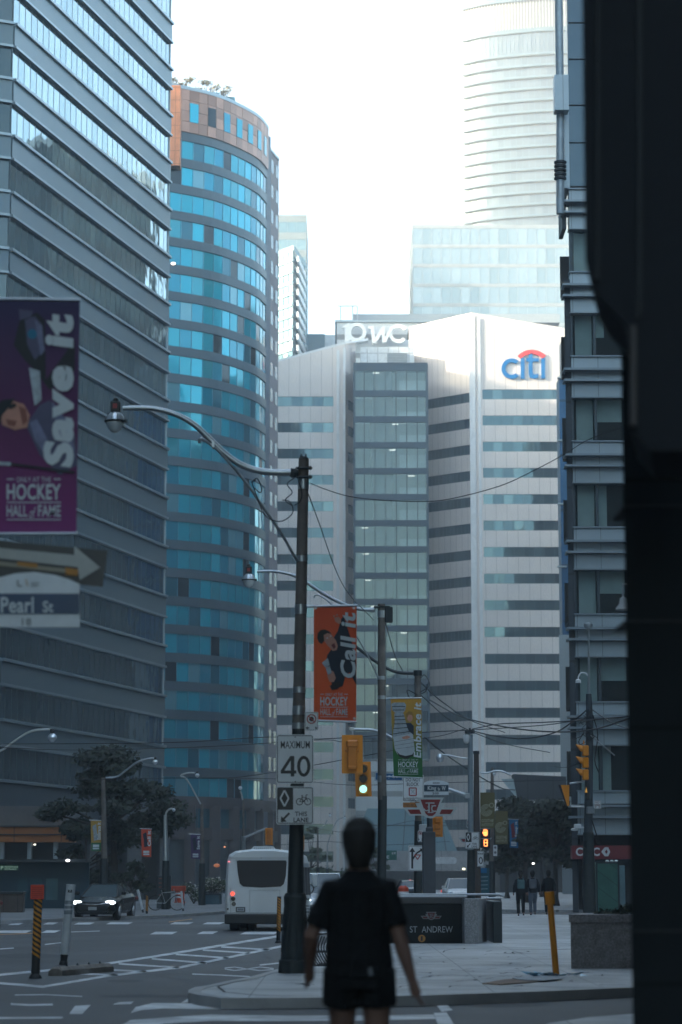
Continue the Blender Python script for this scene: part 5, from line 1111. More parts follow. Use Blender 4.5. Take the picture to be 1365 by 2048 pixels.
s=MB(); s.line([(751,1545),(805,1548),(805,1561),(751,1560),(751,1545)],.8,71.99,.004); text_px(s,'g St',775,1549,796,1558,71.98,0,bold=.02); s.build('lettering',sign_w,r)
# pedestrian signal and its neighbours
lane_sign(931,1664,959,1697,Y5-.5,'small diamond bicycle lane sign left of the lit pedestrian signal')
r=root('pedestrian_signal',P(972,1696,Y5-.5),'black pedestrian signal with glowing orange hand and countdown digit','pedestrian signal')
y=Y5-.5
s=MB(); s.rbox(P(962,1670,y).x,P(981,1670,y).x,y,y+.35,Z(1696,y),Z(1656,y),.02); s.build('housing',black_p,r)
glow=mat('orange_glow',(1,.3,.08),.4,emit=(1,.28,.07),es=.55)
s=MB(); s.disc(971.5,1668,4.5,y-.02,.01,0,10,ry=4.5)
for k,(u,t) in enumerate(((968,1659),(970.4,1657.8),(972.8,1658),(975,1660))): s.line([(u,1666),(u,t)],1.5,y-.02,.01)
s.line([(967.5,1668),(965.8,1664)],1.5,y-.02,.01); s.build('hand_symbol',glow,r)
s=MB(); s.line([(975,1679.5),(969,1679.5),(969,1685.5),(975,1685.5),(975,1679.5)],1.8,y-.02,.01); s.line([(975,1685.5),(975,1692),(969.5,1692)],1.8,y-.02,.01); s.line([(969,1685),(969,1692)],1.5,y-.02,.01); s.build('countdown_digit',glow,r)
s=MB(); s.line([(963,1657.5),(980,1657.5)],1.2,y-.1,.1); s.line([(963,1677),(980,1677)],1.,y-.1,.1); s.build('visor',galv,r)
r=plate('speed_limit_sign',955,1702,968,1733,96,'small partly hidden speed sign, only a zero showing, below the pedestrian signal',r_=1,bw=.5)
s=MB(); text_px(s,'MAXIMUM',956,1706,966,1709,95.99,0,bold=.02); n=16
for k in range(n):
    a=2*math.pi*k/n;b_=2*math.pi*(k+1)/n; s.px([(962+4.2*math.cos(a),1721+7*math.sin(a)),(962+4.2*math.cos(b_),1721+7*math.sin(b_)),(962+2.4*math.cos(b_),1721+5*math.sin(b_)),(962+2.4*math.cos(a),1721+5*math.sin(a))],95.99,.004)
s.build('lettering',sign_k,r)
r=root('wayfinding_panel',P(968,1790,100),'blue and teal information panel on the pavement below the pedestrian signal','sign')
s=MB(); s.pxr(959,1736,979,1790,100,.1,0); s.pxr(960,1736,974,1746,99.9,.05,1); s.build('panel',[mat('panel_teal',lin((44,92,104)),.5,var=.1,scale=3),fb],r)
s=MB()
for v in (1754,1762,1770,1778): s.line([(962,v),(976,v-.5)],1.3,99.88,.01)
s.build('lettering',mat('panel_pale',(.35,.45,.48),.5),r)
r=plate('parking_sign',987,1690,995,1712,104,'narrow white double sign under the smaller olive banner',r_=1,border=False)
s=MB(); s.disc(991,1695,2.6,103.99,.004,0,10); s.disc(991,1705,2.6,103.99,.004,0,10); s.build('symbol',mat('grey_mark',(.2,.2,.22),.5),r)
r=root('green_highway_sign',P(776,1720,150),'green direction sign far down the road behind the second pole','sign')
s=MB(); s.pxr(756,1701,765,1720,150,.05); s.pxr(770,1701,794,1720,150,.05); s.build('sign_plate',mat('hwy_green',(.02,.14,.11),.5),r)
s=MB(); s.line([(758,1703),(763,1716)],1.5,149.9,.02); text_px(s,'St W',784,1704,792,1709,149.9,0,bold=.02); text_px(s,'E',774,1711,779,1717,149.9,0,bold=.02); s.build('lettering',sign_w,r)
# ================================================ right hand pole with side-on signal
Y7=78.0; b7=P(1180,1848,Y7); b7.z=KH
r=root('signal_pole',b7,'dark pole by the bank carrying a side-on yellow signal and tangled wires','pole')
s=MB(); s.tube([b7,Vector((b7.x,Y7,3.2)),P(1180,1450,Y7),P(1178,1388,Y7)],[.17,.14,.12,.09],14); s.build('pole_shaft',mat('pole_dark_grey',lin((72,80,86)),.6,.2,var=.15),r,smooth=SH)
s=MB(); s.tube([b7,Vector((b7.x,Y7,3.0))],[.22,.17],14); s.build('pole_base',cast_iron,r,smooth=SH)
s=MB(); s.tube([P(1178,1390,Y7),P(1178,1255,Y7)],[.045,.03],8); c=P(1177,1251,Y7); s.build('mast',galv,r)
s=MB(); s.lathe(c,[(.05,-.12),(.12,-.08),(.15,0),(.14,.06),(.04,.09)],16); s.build('mushroom_sensor',galv,r,smooth=SH)
s=MB(); s.tube(spline(arc_pts([(1176,1352),(1172,1347),(1163,1346),(1158,1352),(1157,1360)],Y7),4),.025,8); c=P(1157,1362,Y7); s.lathe(c,[(.09,-.06),(.085,.03),(.04,.06)],12); s.build('camera',white_p,r,smooth=SH)
s=MB(); s.tube(spline(arc_pts([(1178,1658),(1168,1655),(1160,1656)],Y7)),.03,6); s.rbox(P(1148,1650,Y7).x,P(1162,1650,Y7).x,Y7-.2,Y7,Z(1657,Y7),Z(1648,Y7),.02); s.ell(P(1150,1659,Y7),.13,.13,.05); s.build('traffic_camera',white_p,r)
s=MB(); s.rbox(P(1172,1620,Y7).x,P(1187,1620,Y7).x,Y7-.4,Y7-.15,Z(1628,Y7),Z(1614,Y7),.02); s.build('cabinet',mat('cab_mid',lin((120,128,132)),.5),r)
s=MB(); s.tube([P(1182,1470,Y7-.2),P(1207,1492,Y7-.2),P(1230,1511,Y7-.2)],.022,6); s.build('cross_rod',galv,r)
s=MB(); s.tube([P(1140,1567,Y7),P(1174,1562,Y7)],.03,6); s.build('signal_arm',galv,r); s=MB(); s.tube([P(1143,1613,Y7),P(1174,1615,Y7)],.03,6); s.build('signal_arm',galv,r)
random.seed(11); s=MB()
for k in range(16):
    u=1178+random.uniform(-12,8); v=random.uniform(1412,1470); p=[(u,v)]
    for j in range(4): u+=random.uniform(-9,9); v+=random.uniform(2,10); p.append((u,v))
    s.tube(spline([P(a,b_,Y7-.2+random.uniform(-.1,.1)) for a,b_ in p],3),.011,4)
for pts in ([(1186,1430),(1196,1470),(1190,1520),(1198,1545)],[(1184,1640),(1192,1665),(1200,1690),(1190,1675)],[(1172,1680),(1166,1690),(1176,1700)]): s.tube(spline(arc_pts(pts,Y7-.2),4),.02,5)
s.build('tangled_cable',wire_m,r)
r=root('traffic_signal',P(1164,1556,Y7-.3),'side-on yellow traffic signal with three long hoods on the dark pole by the bank','traffic light','yellow traffic signals')
yq=Y7-.3
s=MB()
for v in (1490,1514,1538): s.rbox(P(1165,v,yq).x,P(1177,v,yq).x,yq-.16,yq+.16,Z(v+22,yq),Z(v+1,yq),.025)
s.tube([P(1168,1488,yq),P(1168,1481,yq)],.025,6); s.build('housing',sig_y,r)
for v in (1490,1514,1538):
    s=MB(); n=10; c0=P(1165,v+10,yq); c1=P(1152,v+8,yq); R=mpp(1500,yq)*9.5
    for k in range(n):
        a0=math.radians(-20+220*k/n); a1=math.radians(-20+220*(k+1)/n); q=[]
        for a in (a0,a1): q.append(c0+Vector((0,math.cos(a)*R,math.sin(a)*R)))
        fr=[c1+Vector(((1-math.sin(a))*.12,math.cos(a)*R,math.sin(a)*R)) for a in (a0,a1)]
        s.face([q[0],q[1],fr[1],fr[0]]); s.face([q[1]+Vector((0,0,-.01)),q[0]+Vector((0,0,-.01)),fr[0]+Vector((0,0,-.01)),fr[1]+Vector((0,0,-.01))])
    s.build('hood',sig_y,r)
r=root('signal_backplate',P(1129,1612,Y7-.2),'orange wedge, a signal seen nearly edge on, left of the dark pole','traffic light')
s=MB(); s.px([(1122,1570),(1139,1570),(1139,1612),(1135,1612)],Y7-.2,.04,0); s.px([(1117,1570),(1122,1570),(1135,1612),(1133,1612)],Y7-.22,.1,1); s.build('plate',[sig_y,black_p],r)
r=root('small_signal_box',P(1173,1600,Y7-.4),'slim black crossing signal with small amber figure on the dark pole','pedestrian signal')
s=MB(); s.rbox(P(1169,1580,Y7).x,P(1177,1580,Y7).x,Y7-.45,Y7-.2,Z(1600,Y7),Z(1567,Y7),.02); s.build('housing',black_p,r); s=MB(); s.px([(1173,1574),(1175.5,1585),(1170.5,1585)],Y7-.46,.01); s.build('figure',mat('amber_glow',(.6,.3,.06),.5,emit=(1,.5,.1),es=.06),r)
r=plate('parking_sign',1188,1601,1203,1618,Y7-.2,'small faded white notice on the right of the dark pole',r_=1,bw=.5); s=MB(); text_px(s,'NO',1191,1603,1199,1607,Y7-.21,0); s.pxr(1190,1609,1201,1611,Y7-.21,.003); s.px([(1190,1614),(1193,1612),(1193,1616)],Y7-.21,.003); s.px([(1201,1614),(1198,1612),(1198,1616)],Y7-.21,.003); s.build('lettering',mat('faint_red',lin((130,90,90)),.5),r)
r=root('bell_lamp',P(1247,1222,30),'white bell shaped lamp bracketed off the dark corner building','lamp')
s=MB(); c=P(1247,1216,30); s.lathe(c,[(.095,-.02),(.09,.0),(.05,.05),(.04,.12),(.01,.14)],16); s.tube([c+Vector((0,0,.13)),c+Vector((0,0,.3)),c+Vector((.35,0,.32))],.012,6); s.build('lamp_shade',white_p,r,smooth=SH)
# ================================================ lamp poles across the road and far down it
def far_lamp(base_u,base_v,top_v,Y,arm,head,label,rp=.1,hr=.22,m=None,hm=True):
    b=P(base_u,base_v,Y); b.z=KH; r=root('street_lamp_pole',b,label,'lamp pole','lamp poles carrying curved arms')
    s=MB(); s.tube([b,Vector((b.x,Y,2.6)),P(base_u,top_v,Y)],[rp*1.5,rp*1.3,rp*.8],10); s.build('pole_shaft',m or pole_conc,r,smooth=SH)
    s=MB(); s.tube([b,Vector((b.x,Y,2.4))],[rp*2.0,rp*1.7],10); s.build('pole_base',cast_iron,r)
    s=MB(); s.tube(spline(arc_pts(arm,Y),4),.045,6); s.build('lamp_arm',galv,r)
    c=P(head[0],head[1],Y); s=MB(); s.lathe(c,[(hr*.3,hr*.9),(hr*.8,hr*.5),(hr,0),(hr*.8,-hr*.4),(hr*.3,-hr*.95)],12); s.build('lamp_head',refl,r,smooth=SH)
    s=MB(); s.rbox(c.x-hr*.4,c.x+hr*.4,c.y-.1,c.y+.1,c.z+hr*.9,c.z+hr*1.8,.02); s.build('control_box',black_p,r); return r
far_lamp(-45,1860,1530,86,[(-40,1535),(-10,1508),(10,1497),(35,1478),(65,1462),(100,1459)],(105,1475),'lamp pole beyond the left frame edge with its arm reaching in',hr=.17)
far_lamp(207,1835,1555,104,[(212,1556),(235,1553),(252,1541),(275,1524),(300,1517),(308,1517)],(311,1524),'lamp pole rising through the street tree on the opposite pavement',hr=.12)
far_lamp(331,1832,1630,116,[(332,1640),(333,1625),(340,1618),(346,1618)],(348,1620),'pale lamp post with short hooked arm on the opposite pavement',hr=.09,m=galv)
far_lamp(404,1822,1608,135,[(362,1560),(345,1556)][:0] or [(404,1612),(375,1560),(362,1552),(375,1546),(390,1546)],(395,1551),'dark lamp pole in front of the hotel base with the purple banner',hr=.13)
far_lamp(487,1812,1600,150,[(487,1605),(484,1590),(481,1582)],(481,1576),'slim lamp pole before the hotel, left of the bus roof',hr=.13,rp=.08)
far_lamp(636,1800,1654,180,[(636,1660),(648,1652),(655,1640)],(660,1631),'thin distant lamp pole right of the nearest pole, before the white office',hr=.1,rp=.07)
far_lamp(655,1800,1690,200,[(655,1690),(665,1660),(676,1640),(688,1635)],(690,1636),'thin distant lamp pole with long swan neck arm, behind the walking man',hr=.1,rp=.06,m=galv)
far_lamp(985,1830,1535,120,[(985,1546),(995,1542),(1008,1543),(1020,1550)],(988,1548),'thin dark lamp pole behind the olive banners',hr=.1,rp=.09)
r=root('pendant_street_lamp',P(879,1520,100),'small glass street lamp on a bracket left of the camera pole','lamp')
s=MB(); c=P(880,1517,100); s.lathe(c,[(.05,.2),(.14,.1),(.16,0),(.1,-.15)],12); s.build('lamp_head',refl,r,smooth=SH); s=MB(); s.tube(spline(arc_pts([(881,1509),(900,1511),(925,1516),(940,1517)],100)),.03,6); s.build('lamp_arm',galv,r)
r=root('mast_arm_pole',P(547,1810,140),'slim grey mast with diagonal arm behind the bus, before the hotel','pole')
s=MB(); b_=P(488,1800,141); s.tube([Vector((b_.x,140,0)),P(488,1672,140)],.12,8); s.tube([P(488,1676,140),P(534,1656,140)],.07,6); s.build('mast',galv,r)
# ================================================ overhead wires
def wire(pts,Ys,label,rad=.014):
    n=len(pts); rad*=.78; s=MB(); s.tube(spline([P(u,v,Ys[0]+(Ys[1]-Ys[0])*i/(n-1)) for i,(u,v) in enumerate(pts)],6),rad,5); o=s.build('overhead_wire',wire_m); tag(o,label,'wire','overhead wires'); return o
wire([(620,966),(655,980),(700,993),(760,1000),(840,1003),(900,998),(1000,972),(1070,940),(1130,908),(1180,878),(1262,850)],(39.5,46),'long sagging wire from the nearest pole top across the white office to the right',.011)
wire([(616,985),(640,1050),(672,1140),(700,1190),(748,1240)],(39.5,62),'wire dropping from the nearest pole top to the second pole',.012)
wire([(770,1240),(790,1310),(806,1342)],(62,75),'short wire between the second and third pole tops',.016)
wire([(842,1365),(880,1400),(940,1440),(1010,1465)],(75,92),'wire sloping right from the third pole over the camera pole',.02)
wire([(842,1390),(900,1440),(960,1470),(1020,1490),(1100,1505)],(75,100),'lower wire sloping right from the third pole into the trees',.02)
wire([(0,1488),(200,1487),(370,1484),(540,1474),(640,1478),(840,1465),(940,1460),(1090,1450),(1180,1436)],(84,78),'upper street wire crossing the whole picture at signal height',.02)
wire([(0,1495),(160,1500),(420,1493),(640,1480),(700,1484),(860,1475),(930,1458)],(84,92),'second street wire just under the upper one',.018)
wire([(-20,1556),(130,1560),(350,1556),(560,1558),(700,1570),(860,1566),(1135,1560)],(100,100),'level street wire behind the lane sign and green signal',.016)
wire([(350,1556),(470,1555),(600,1535),(700,1517),(790,1500)],(110,80),'wire rising gently to the signal arm behind the speed sign',.018)
wire([(945,1462),(990,1472),(1050,1477),(1110,1465),(1150,1440),(1176,1418)],(92,78),'thick cable sagging between the camera pole and the dark pole',.03)
wire([(945,1458),(1000,1448),(1080,1445),(1176,1440),(1262,1432)],(92,70),'straight cable from the camera pole past the dark pole',.025)
wire([(860,1400),(920,1432),(1000,1452),(1090,1463),(1180,1460),(1262,1436)],(90,60),'heavy feeder cable sagging right past the dark pole',.03)
wire([(1186,1420),(1215,1440),(1240,1452),(1275,1462)],(78,60),'cable looping from the dark pole to the corner building',.022)
wire([(850,1475),(880,1500),(930,1535),(1000,1575),(1030,1580)],(92,130),'thick cable running down behind the camera pole',.035)
wire([(730,1651),(900,1652),(960,1654),(1000,1650)],(170,170),'thin distant tram wire before the blue atrium glass',.02)
wire([(560,1690),(650,1683),(760,1690),(900,1683)],(170,170),'lower thin distant tram wire before the white canopy',.02)
wire([(560,1640),(700,1665),(840,1640),(930,1655)],(170,170),'crossing distant tram wire above the atrium',.02)
wire([(1100,1530),(1130,1535),(1176,1520)],(110,78),'short wire to the side-on signal',.015)
# ================================================ bollards, rack, planter and other pavement things
def bollard_stripe(b,H,lean,label,sign=False,w_=.065):
    r=root('striped_post',b,label,'delineator post','black and yellow striped posts')
    top=b+Vector((lean,0,H)); s=MB(); s.tube([b,b+Vector((0,0,.03)),b+(top-b)*.06,b+(top-b)*.08,b+(top-b)*.12,top],[w_*1.6,w_*1.5,w_*.9,w_*1.1,w_,w_],16); s.build('post',black_p,r,smooth=SH)
    d=(top-b)
    s=MB()
    n=12
    for k in range(n):
        f0=.27+.72*k/n; h=.72/n*.5
        a=b+d*f0
        for (x0,x1) in ((-.75,.75),):
            # slanted stripe wrapped on the street side of the post
            m_=6
            for i in range(m_):
                t0=-1.25+2.5*i/m_; t1=-1.25+2.5*(i+1)/m_
                q=[]
                for t,dz in ((t0,0),(t1,0),(t1,h),(t0,h)):
                    q.append(b+d*(f0+dz-(.030*t)) + Vector((math.sin(t)*w_*1.03,-math.cos(t)*w_*1.03,0)))
                s.face(q)
    s.build('stripe',mat('stripe_amber_bright',lin((225,150,50)),.45,var=.1,scale=8,stain=.15),r)
    if sign:
        s=MB(); s.rbox(top.x-.11,top.x+.095,top.y-.09,top.y-.07,top.z-.08,top.z+.14,.004); s.build('top_plate',mat('plate_orange_red',lin((214,66,40)),.5,var=.08),r)
        s=MB()
        for k in range(6): s.box(top.x-.09,top.x+.075,top.y-.0925,top.y-.0905,top.z-.05+.028*k,top.z-.043+.028*k)
        s.build('print_line',mat('plate_print',lin((110,40,28)),.5),r)
    return r
b=G(71,1957); bollard_stripe(b,Z(1788,b.y),mpp(1800,b.y)*3,'tall black and yellow striped post topped by an orange plate, front left',True)
b=G(557,1886); bollard_stripe(b,Z(1793,b.y),.02,'striped post standing between the white bus and the nearest pole',w_=.05)
b=G(294,1833); bollard_stripe(b,Z(1790,b.y),.0,'short distant striped post by the opposite kerb',w_=.05)
def bollard_white(b,H,lean,label,w_=.09,marks=True):
    r=root('white_post',b,label,'delineator post','white flexible posts'); top=b+Vector((lean,0,H)); d=top-b
    s=MB(); s.tube([b,b+d*.04,b+d*.05,b+d*.13],[w_*.95,w_*.85,w_*.7,w_*.8],14); s.build('foot',black_p,r,smooth=SH)
    s=MB(); s.tube([b+d*.13,top-d*.002,top],[w_*.85,w_,w_*.9],16); s.build('post',mat('post_white',(.6,.63,.65),.4,var=.1,scale=5,stain=.25),r,smooth=SH)
    if marks:
        s=MB()
        for f0,f1,wf in ((.63,.68,.9),(.70,.735,.8),(.755,.80,.9)): 
            for i in range(6):
                t0=-1+2*i/6;t1=-1+2*(i+1)/6; s.face([b+d*f+Vector((math.sin(t)*w_*1.0*1.02,-math.cos(t)*w_*1.02,0)) for f,t in ((f0,t0),(f0,t1),(f1,t1),(f1,t0))])
        s.build('reflective_band',mat('band_grey',(.33,.36,.39),.25,.3,var=.2,scale=20),r)
        s=MB(); 
        for dx in (-.4,.1): s.face([b+d*f+Vector((w_*x,-w_*1.03,0)) for f,x in ((.905,dx),(.905,dx+.32),(.935,dx+.32),(.935,dx))]); 
        s.face([b+d*f+Vector((w_*x,-w_*1.03,0)) for f,x in ((.9,-.45),(.9,.5),(.908,.5),(.908,-.45))]); s.build('print_mark',sign_k,r)
    return r
b=G(127,1930); bollard_white(b,Z(1769,b.y),mpp(1800,b.y)*13,'white post leaning right in the concrete wheel stop, front left',w_=.085)
b=G(613,1888,KH); bollard_white(b,Z(1790,b.y)-KH,.03,'narrow white post right of the nearest pole',w_=.055)
b=G(287,1825,KH); bollard_white(b,Z(1785,b.y),-.25,'distant white post leaning left by the opposite kerb',w_=.06,marks=False)
b=G(367,1822,KH); bollard_white(b,Z(1788,b.y),-.1,'distant white post before the flower planter',w_=.05,marks=False)
# wheel stop
b0=G(112,1952); b1=G(216,1943); d=(b1-b0).normalized(); nrm=Vector((-d.y,d.x,0)); L_=(b1-b0).length
r=root('wheel_stop',(b0+b1)/2,'worn concrete wheel stop lying at the foot of the leaning white post','wheel stop'); s=MB(); hh=.14
st=[0,.02,.47,.5,.53,.98,1]; hs=[.8,1,1,.82,1,1,.8]
for i in range(len(st)-1):
    p=[b0+d*L_*st[i],b0+d*L_*st[i+1]]; q=[]
    for k in (0,1):
        h=hh*hs[i+k]; q.append([p[k]-nrm*.11,p[k]-nrm*.11+Vector((0,0,h*.62)),p[k]-nrm*.05+Vector((0,0,h)),p[k]+nrm*.07+Vector((0,0,h)),p[k]+nrm*.13+Vector((0,0,h*.62)),p[k]+nrm*.13])
    for j in range(5): s.face([q[0][j],q[1][j],q[1][j+1],q[0][j+1]])
    if i==0: s.face(q[0][::-1])
    if i==len(st)-2: s.face(q[1])
s.build('block',mat('stop_concrete',(.24,.215,.19),.85,var=.25,scale=7,bump=.5,bscale=30,stain=.3),r)
s=MB()
for f in (.2,.4,.62,.84): c=b0+d*L_*f+Vector((0,0,hh)); s.tube([c,c+Vector((0,0,.035))],[.018,.012],6)
s.build('rebar_stud',cast_iron,r)
# yellow bollard
b=G(1113,1951,KH); r=root('yellow_bollard',b,'leaning yellow steel bollard with capped head, in front of the granite planter','bollard')
yel=mat('bollard_yellow',lin((222,140,34)),.45,var=.1,scale=5,bump=.05,stain=.18); k_=mpp(1850,b.y)
s=MB(); tp=P(1099,1783,b.y); s.tube([b-Vector((0,0,.01)),b+(tp-b)*.9],[k_*6.6,k_*6.2],18); s.build('shaft',yel,r,smooth=SH)
s=MB(); dd=(tp-b); s.tube([b+dd*.845,b+dd*.85,b+dd*.995,tp],[k_*9,k_*9.8,k_*9.8,k_*9.2],18); s.build('cap',yel,r,smooth=SH)
s=MB(); s.tube([b-Vector((0,0,.005)),b+Vector((0,0,.02))],[.12,.1],16); s.build('base_collar',dark_metal,r)
# planter
YPl=G(1200,1937,KH)[1]
r=root('granite_planter',G(1220,1937,KH),'large speckled granite planter box by the dark corner building','planter')
s=MB(); xa=P(1142,1880,YPl).x; s.prism([(xa,YPl,KH),(xa+3,YPl,KH),(xa+3.4,YPl+1.8,KH),(xa+.35,YPl+1.8,KH)],(0,0,Z(1845,YPl)-KH)); s.build('box',gran2,r)
s=MB(); s.prism([(xa-.03,YPl-.03,Z(1844.6,YPl)),(xa+3,YPl-.03,Z(1844.6,YPl)),(xa+3.4,YPl+1.8,Z(1844.6,YPl)),(xa+.32,YPl+1.83,Z(1844.6,YPl))],(0,0,.12)); s.build('rim',gran2,r)
leaf_d=mat('leaf_dark',(.020,.031,.018),.7,var=.3,scale=1,island=.5); leaf_m=mat('leaf_mid',(.05,.075,.035),.7,var=.3,scale=1,island=.45); bark=mat('bark',(.06,.05,.042),.9,var=.3,scale=6,bump=.4)
def leaves(s,clumps,n,size,rnd=None):
    rnd=rnd or random
    for _ in range(n):
        c,rx,ry,rz=rnd.choice(clumps); 
        while True:
            p=Vector((rnd.uniform(-1,1),rnd.uniform(-1,1),rnd.uniform(-1,1)))
            if p.length<1: break
        p=p*(.55+.45*rnd.random()) if p.length>.01 else p
        o=Vector((c[0]+p.x*rx,c[1]+p.y*ry,c[2]+p.z*rz)); a=Vector((rnd.gauss(0,1),rnd.gauss(0,1),rnd.gauss(0,.6))).normalized(); q=a.orthogonal().normalized()*size*rnd.uniform(.35,.6); a*=size*rnd.uniform(.6,1.2)
        s.face([o-a,o+q,o+a,o-q])
def bush(name,u,v,Y,w_,h,n,size,label,m=leaf_d,z=None,cat='shrub',flowers=None):
    c=P(u,v,Y); z0=KH if z is None else z; c.z=z0; r=root(name,c,label,cat); s=MB()
    cl=[((c.x+random.uniform(-.5,.5)*w_,c.y+random.uniform(-.3,.3)*w_,z0+h*random.uniform(.35,.75)),w_*.32,w_*.3,h*.35) for _ in range(7)]
    leaves(s,cl,n,size); s.build('foliage',m,r)
    s=MB()
    for k in range(7): s.tube([c,Vector(cl[k][0])],[.03,.012],5)
    s.build('stem',bark,r)
    if flowers:
        s=MB(); leaves(s,[(a,b_*1.15,c_*1.15,d*1.15) for a,b_,c_,d in cl],flowers,size*.8); s.build('blossom',mat('blossom_white',(.5,.47,.42),.7,island=.3),r)
    return r
bush('planter_plant',1256,1830,YPl+.6,.7,.3,500,.05,'low dark plant growing in the granite planter',z=Z(1843,YPl))
# bike rack and leaning bicycle behind the pole
yb=G(650,1946,KH)[1]+1.5
r=root('bicycle_rack',G(655,1946,KH),'black ornamental bicycle rack with curled bars beside the walking man','bicycle rack')
s=MB()
for u in (657,664,671): 
    a=P(u,1850,yb); s.tube([Vector((a.x,yb,KH)),a],.022,8)
for k in range(9):
    x=P(618+k*5.2,1900,yb).x; t=spline([Vector((x,yb+.1,Z(1868+k*1,yb))),Vector((x-.05,yb,Z(1895,yb))),Vector((x+.0,yb-.1,Z(1915,yb))),Vector((x+.09,yb-.22,Z(1930,yb))),Vector((x+.2,yb-.2,Z(1926,yb)))],4); s.tube(t,.012,6)
s.tube([P(614,1903,yb),P(672,1903,yb)],.018,8); s.tube([P(614,1870,yb+.1),P(672,1866,yb+.1)],.015,8); s.build('rack_frame',black_p,r,smooth=SH)
# litter and flattened card at the kerb
r=root('flattened_cardboard',G(1030,1962,KH),'flattened brown cardboard sheets lying on the pavement by the yellow bollard','cardboard')
s=MB(); s.prism([G(u,v,KH+.004) for u,v in ((965,1968),(1010,1960),(1080,1955),(1110,1960),(1060,1966),(1000,1970))][::-1],(0,0,.012)); s.build('sheet',mat('cardboard',lin((150,128,112)),.85,var=.15,scale=4,stain=.2),r)
s=MB(); s.prism([G(u,v,KH+.02) for u,v in ((1025,1957),(1075,1951),(1120,1953),(1125,1958),(1085,1962),(1040,1960))][::-1],(0,0,.008)); s.build('upper_sheet',mat('paper_pale',lin((170,175,178)),.8,var=.1,scale=6),r)
r=root('plastic_bag',G(1105,1954,KH),'pale blue and grey crumpled plastic bag at the foot of the yellow bollard','bag')
s=MB(); c=G(1105,1955,KH)
for k in range(26):
    a=random.uniform(0,6.28); q=c+Vector((random.uniform(-.35,.45),random.uniform(-.3,.3),.03)); s.face([q,q+Vector((.16*math.cos(a),.12*math.sin(a),random.uniform(0,.05))),q+Vector((.1*math.cos(a+2),.14*math.sin(a+2),random.uniform(0,.06)))])
s.build('film',mat('bag_blue',lin((120,168,190)),.3,var=.3,scale=6),r)
# green screened crate by the bank
yg=84.0; r=root('green_screen_panel',P(1218,1818,yg),'green translucent screened booth beside the dark pole, small bulbs on top','booth')
b=P(1217,1818,yg); xg0=P(1194,1770,yg).x; xg1=P(1238,1770,yg).x
s=MB(); s.rbox(xg0,xg1,yg,yg+1.2,KH+.05,Z(1725,yg),.03); s.build('panel',mat('screen_green',lin((54,104,92)),.4,var=.25,scale=1.5,joint=[((.6,0,.8),.45,.2,.02)],stain=.3),r)
s=MB()
for x in (xg0-.02,xg1-.03): s.box(x,x+.05,yg-.03,yg+.02,KH,Z(1722,yg))
s.box(xg0-.02,xg1+.02,yg-.031,yg+.02,Z(1727,yg),Z(1724,yg)); s.build('frame',dark_metal,r)
for u in (1215,1224,1233): s=MB(); c=P(u,1722.5,yg+.2); s.ell(c,.07,.07,.05,8,6); s.build('bulb',white_p,r)
s=MB(); s.rbox(P(1240,1750,yg).x,P(1252,1750,yg).x,yg+.2,yg+.6,KH,Z(1731,yg),.02); s.build('side_panel',mat('side_pale',lin((96,124,130)),.5),r)
# ================================================ vehicles
paint_w=mat('coach_white',(.70,.72,.73),.3,var=.05,scale=1.2,stain=.08); tyre=mat('tyre',(.012,.012,.013),.8,var=.2); glass_d=mat('vehicle_glass',(.022,.022,.028),.35,.0,var=.05,spec=.35); red_l=mat('tail_red',(.6,.05,.04),.3,emit=(1,.12,.08),es=.25); chrome=mat('chrome',(.6,.62,.64),.15,.9)
def wheel(par,c,R,W,ax=(1,0,0)):
    ax=Vector(ax); s=MB(); s.tube([c-ax*W/2,c-ax*W*.42,c+ax*W*.42,c+ax*W/2],[R*.9,R,R,R*.9],24); w_=s.build('wheel',tyre,par,smooth=SH)
    s=MB(); s.tube([c-ax*(W/2+.012),c-ax*(W/2-.02)],[R*.55,R*.6],16); s.tube([c+ax*(W/2-.02),c+ax*(W/2+.012)],[R*.6,R*.55],16); s.build('rim',chrome,w_)
YBs=73.0; X=lambda u,Y=YBs:P(u,1800,Y).x
bus=root('shuttle_bus',(X(527),YBs+3.5,0),'white shuttle bus seen from behind with dark rear window','bus')
zt=Z(1700,YBs); zb0=Z(1838,YBs); xl,xr_=X(450),X(604); sk_=.035
def bus_sec(y,ins=0.,top=0.):
    w0=(xr_-xl)/2-ins; cx_=(xl+xr_)/2+sk_*(y-YBs); h=zt-top
    pr_=[(-w0,zb0),(-w0*.995,zb0+.5),(-w0*.985,h-.9),(-w0*.96,h-.35),(-w0*.90,h-.14),(-w0*.74,h-.03),(-w0*.3,h+.03),(w0*.3,h+.03),(w0*.74,h-.03),(w0*.90,h-.14),(w0*.96,h-.35),(w0*.985,h-.9),(w0*.995,zb0+.5),(w0,zb0)]
    return [Vector((cx_+a,y,z)) for a,z in pr_]
s=MB(); secs=[bus_sec(YBs,.07,.06),bus_sec(YBs+.1,0,0),bus_sec(YBs+5.2,0,0),bus_sec(YBs+5.9,.12,.15)]
n=14
for a,b_ in zip(secs,secs[1:]):
    for j in range(n): s.face([a[j],a[(j+1)%n],b_[(j+1)%n],b_[j]])
s.face(secs[0][::-1]); s.face(secs[-1]); s.build('body',paint_w,bus,smooth=math.radians(40))
yy=YBs-.015
s=MB(); s.px([(474,1722),(478,1721),(572,1721),(574,1724),(572,1752),(568,1768),(562,1773),(524,1775),(487,1773),(480,1767),(476,1745)],yy,.03); s.build('rear_window',glass_d,bus)
s=MB(); s.px([(472,1719.5),(575,1719.5),(575,1721),(472,1721)],yy-.005,.02); s.build('window_trim',mat('trim_grey',(.4,.42,.43),.4),bus)
s=MB(); s.rbox(X(450),X(604),YBs-.06,YBs+.3,Z(1848,YBs),Z(1828,YBs),.03); s.build('bumper',black_p,bus)
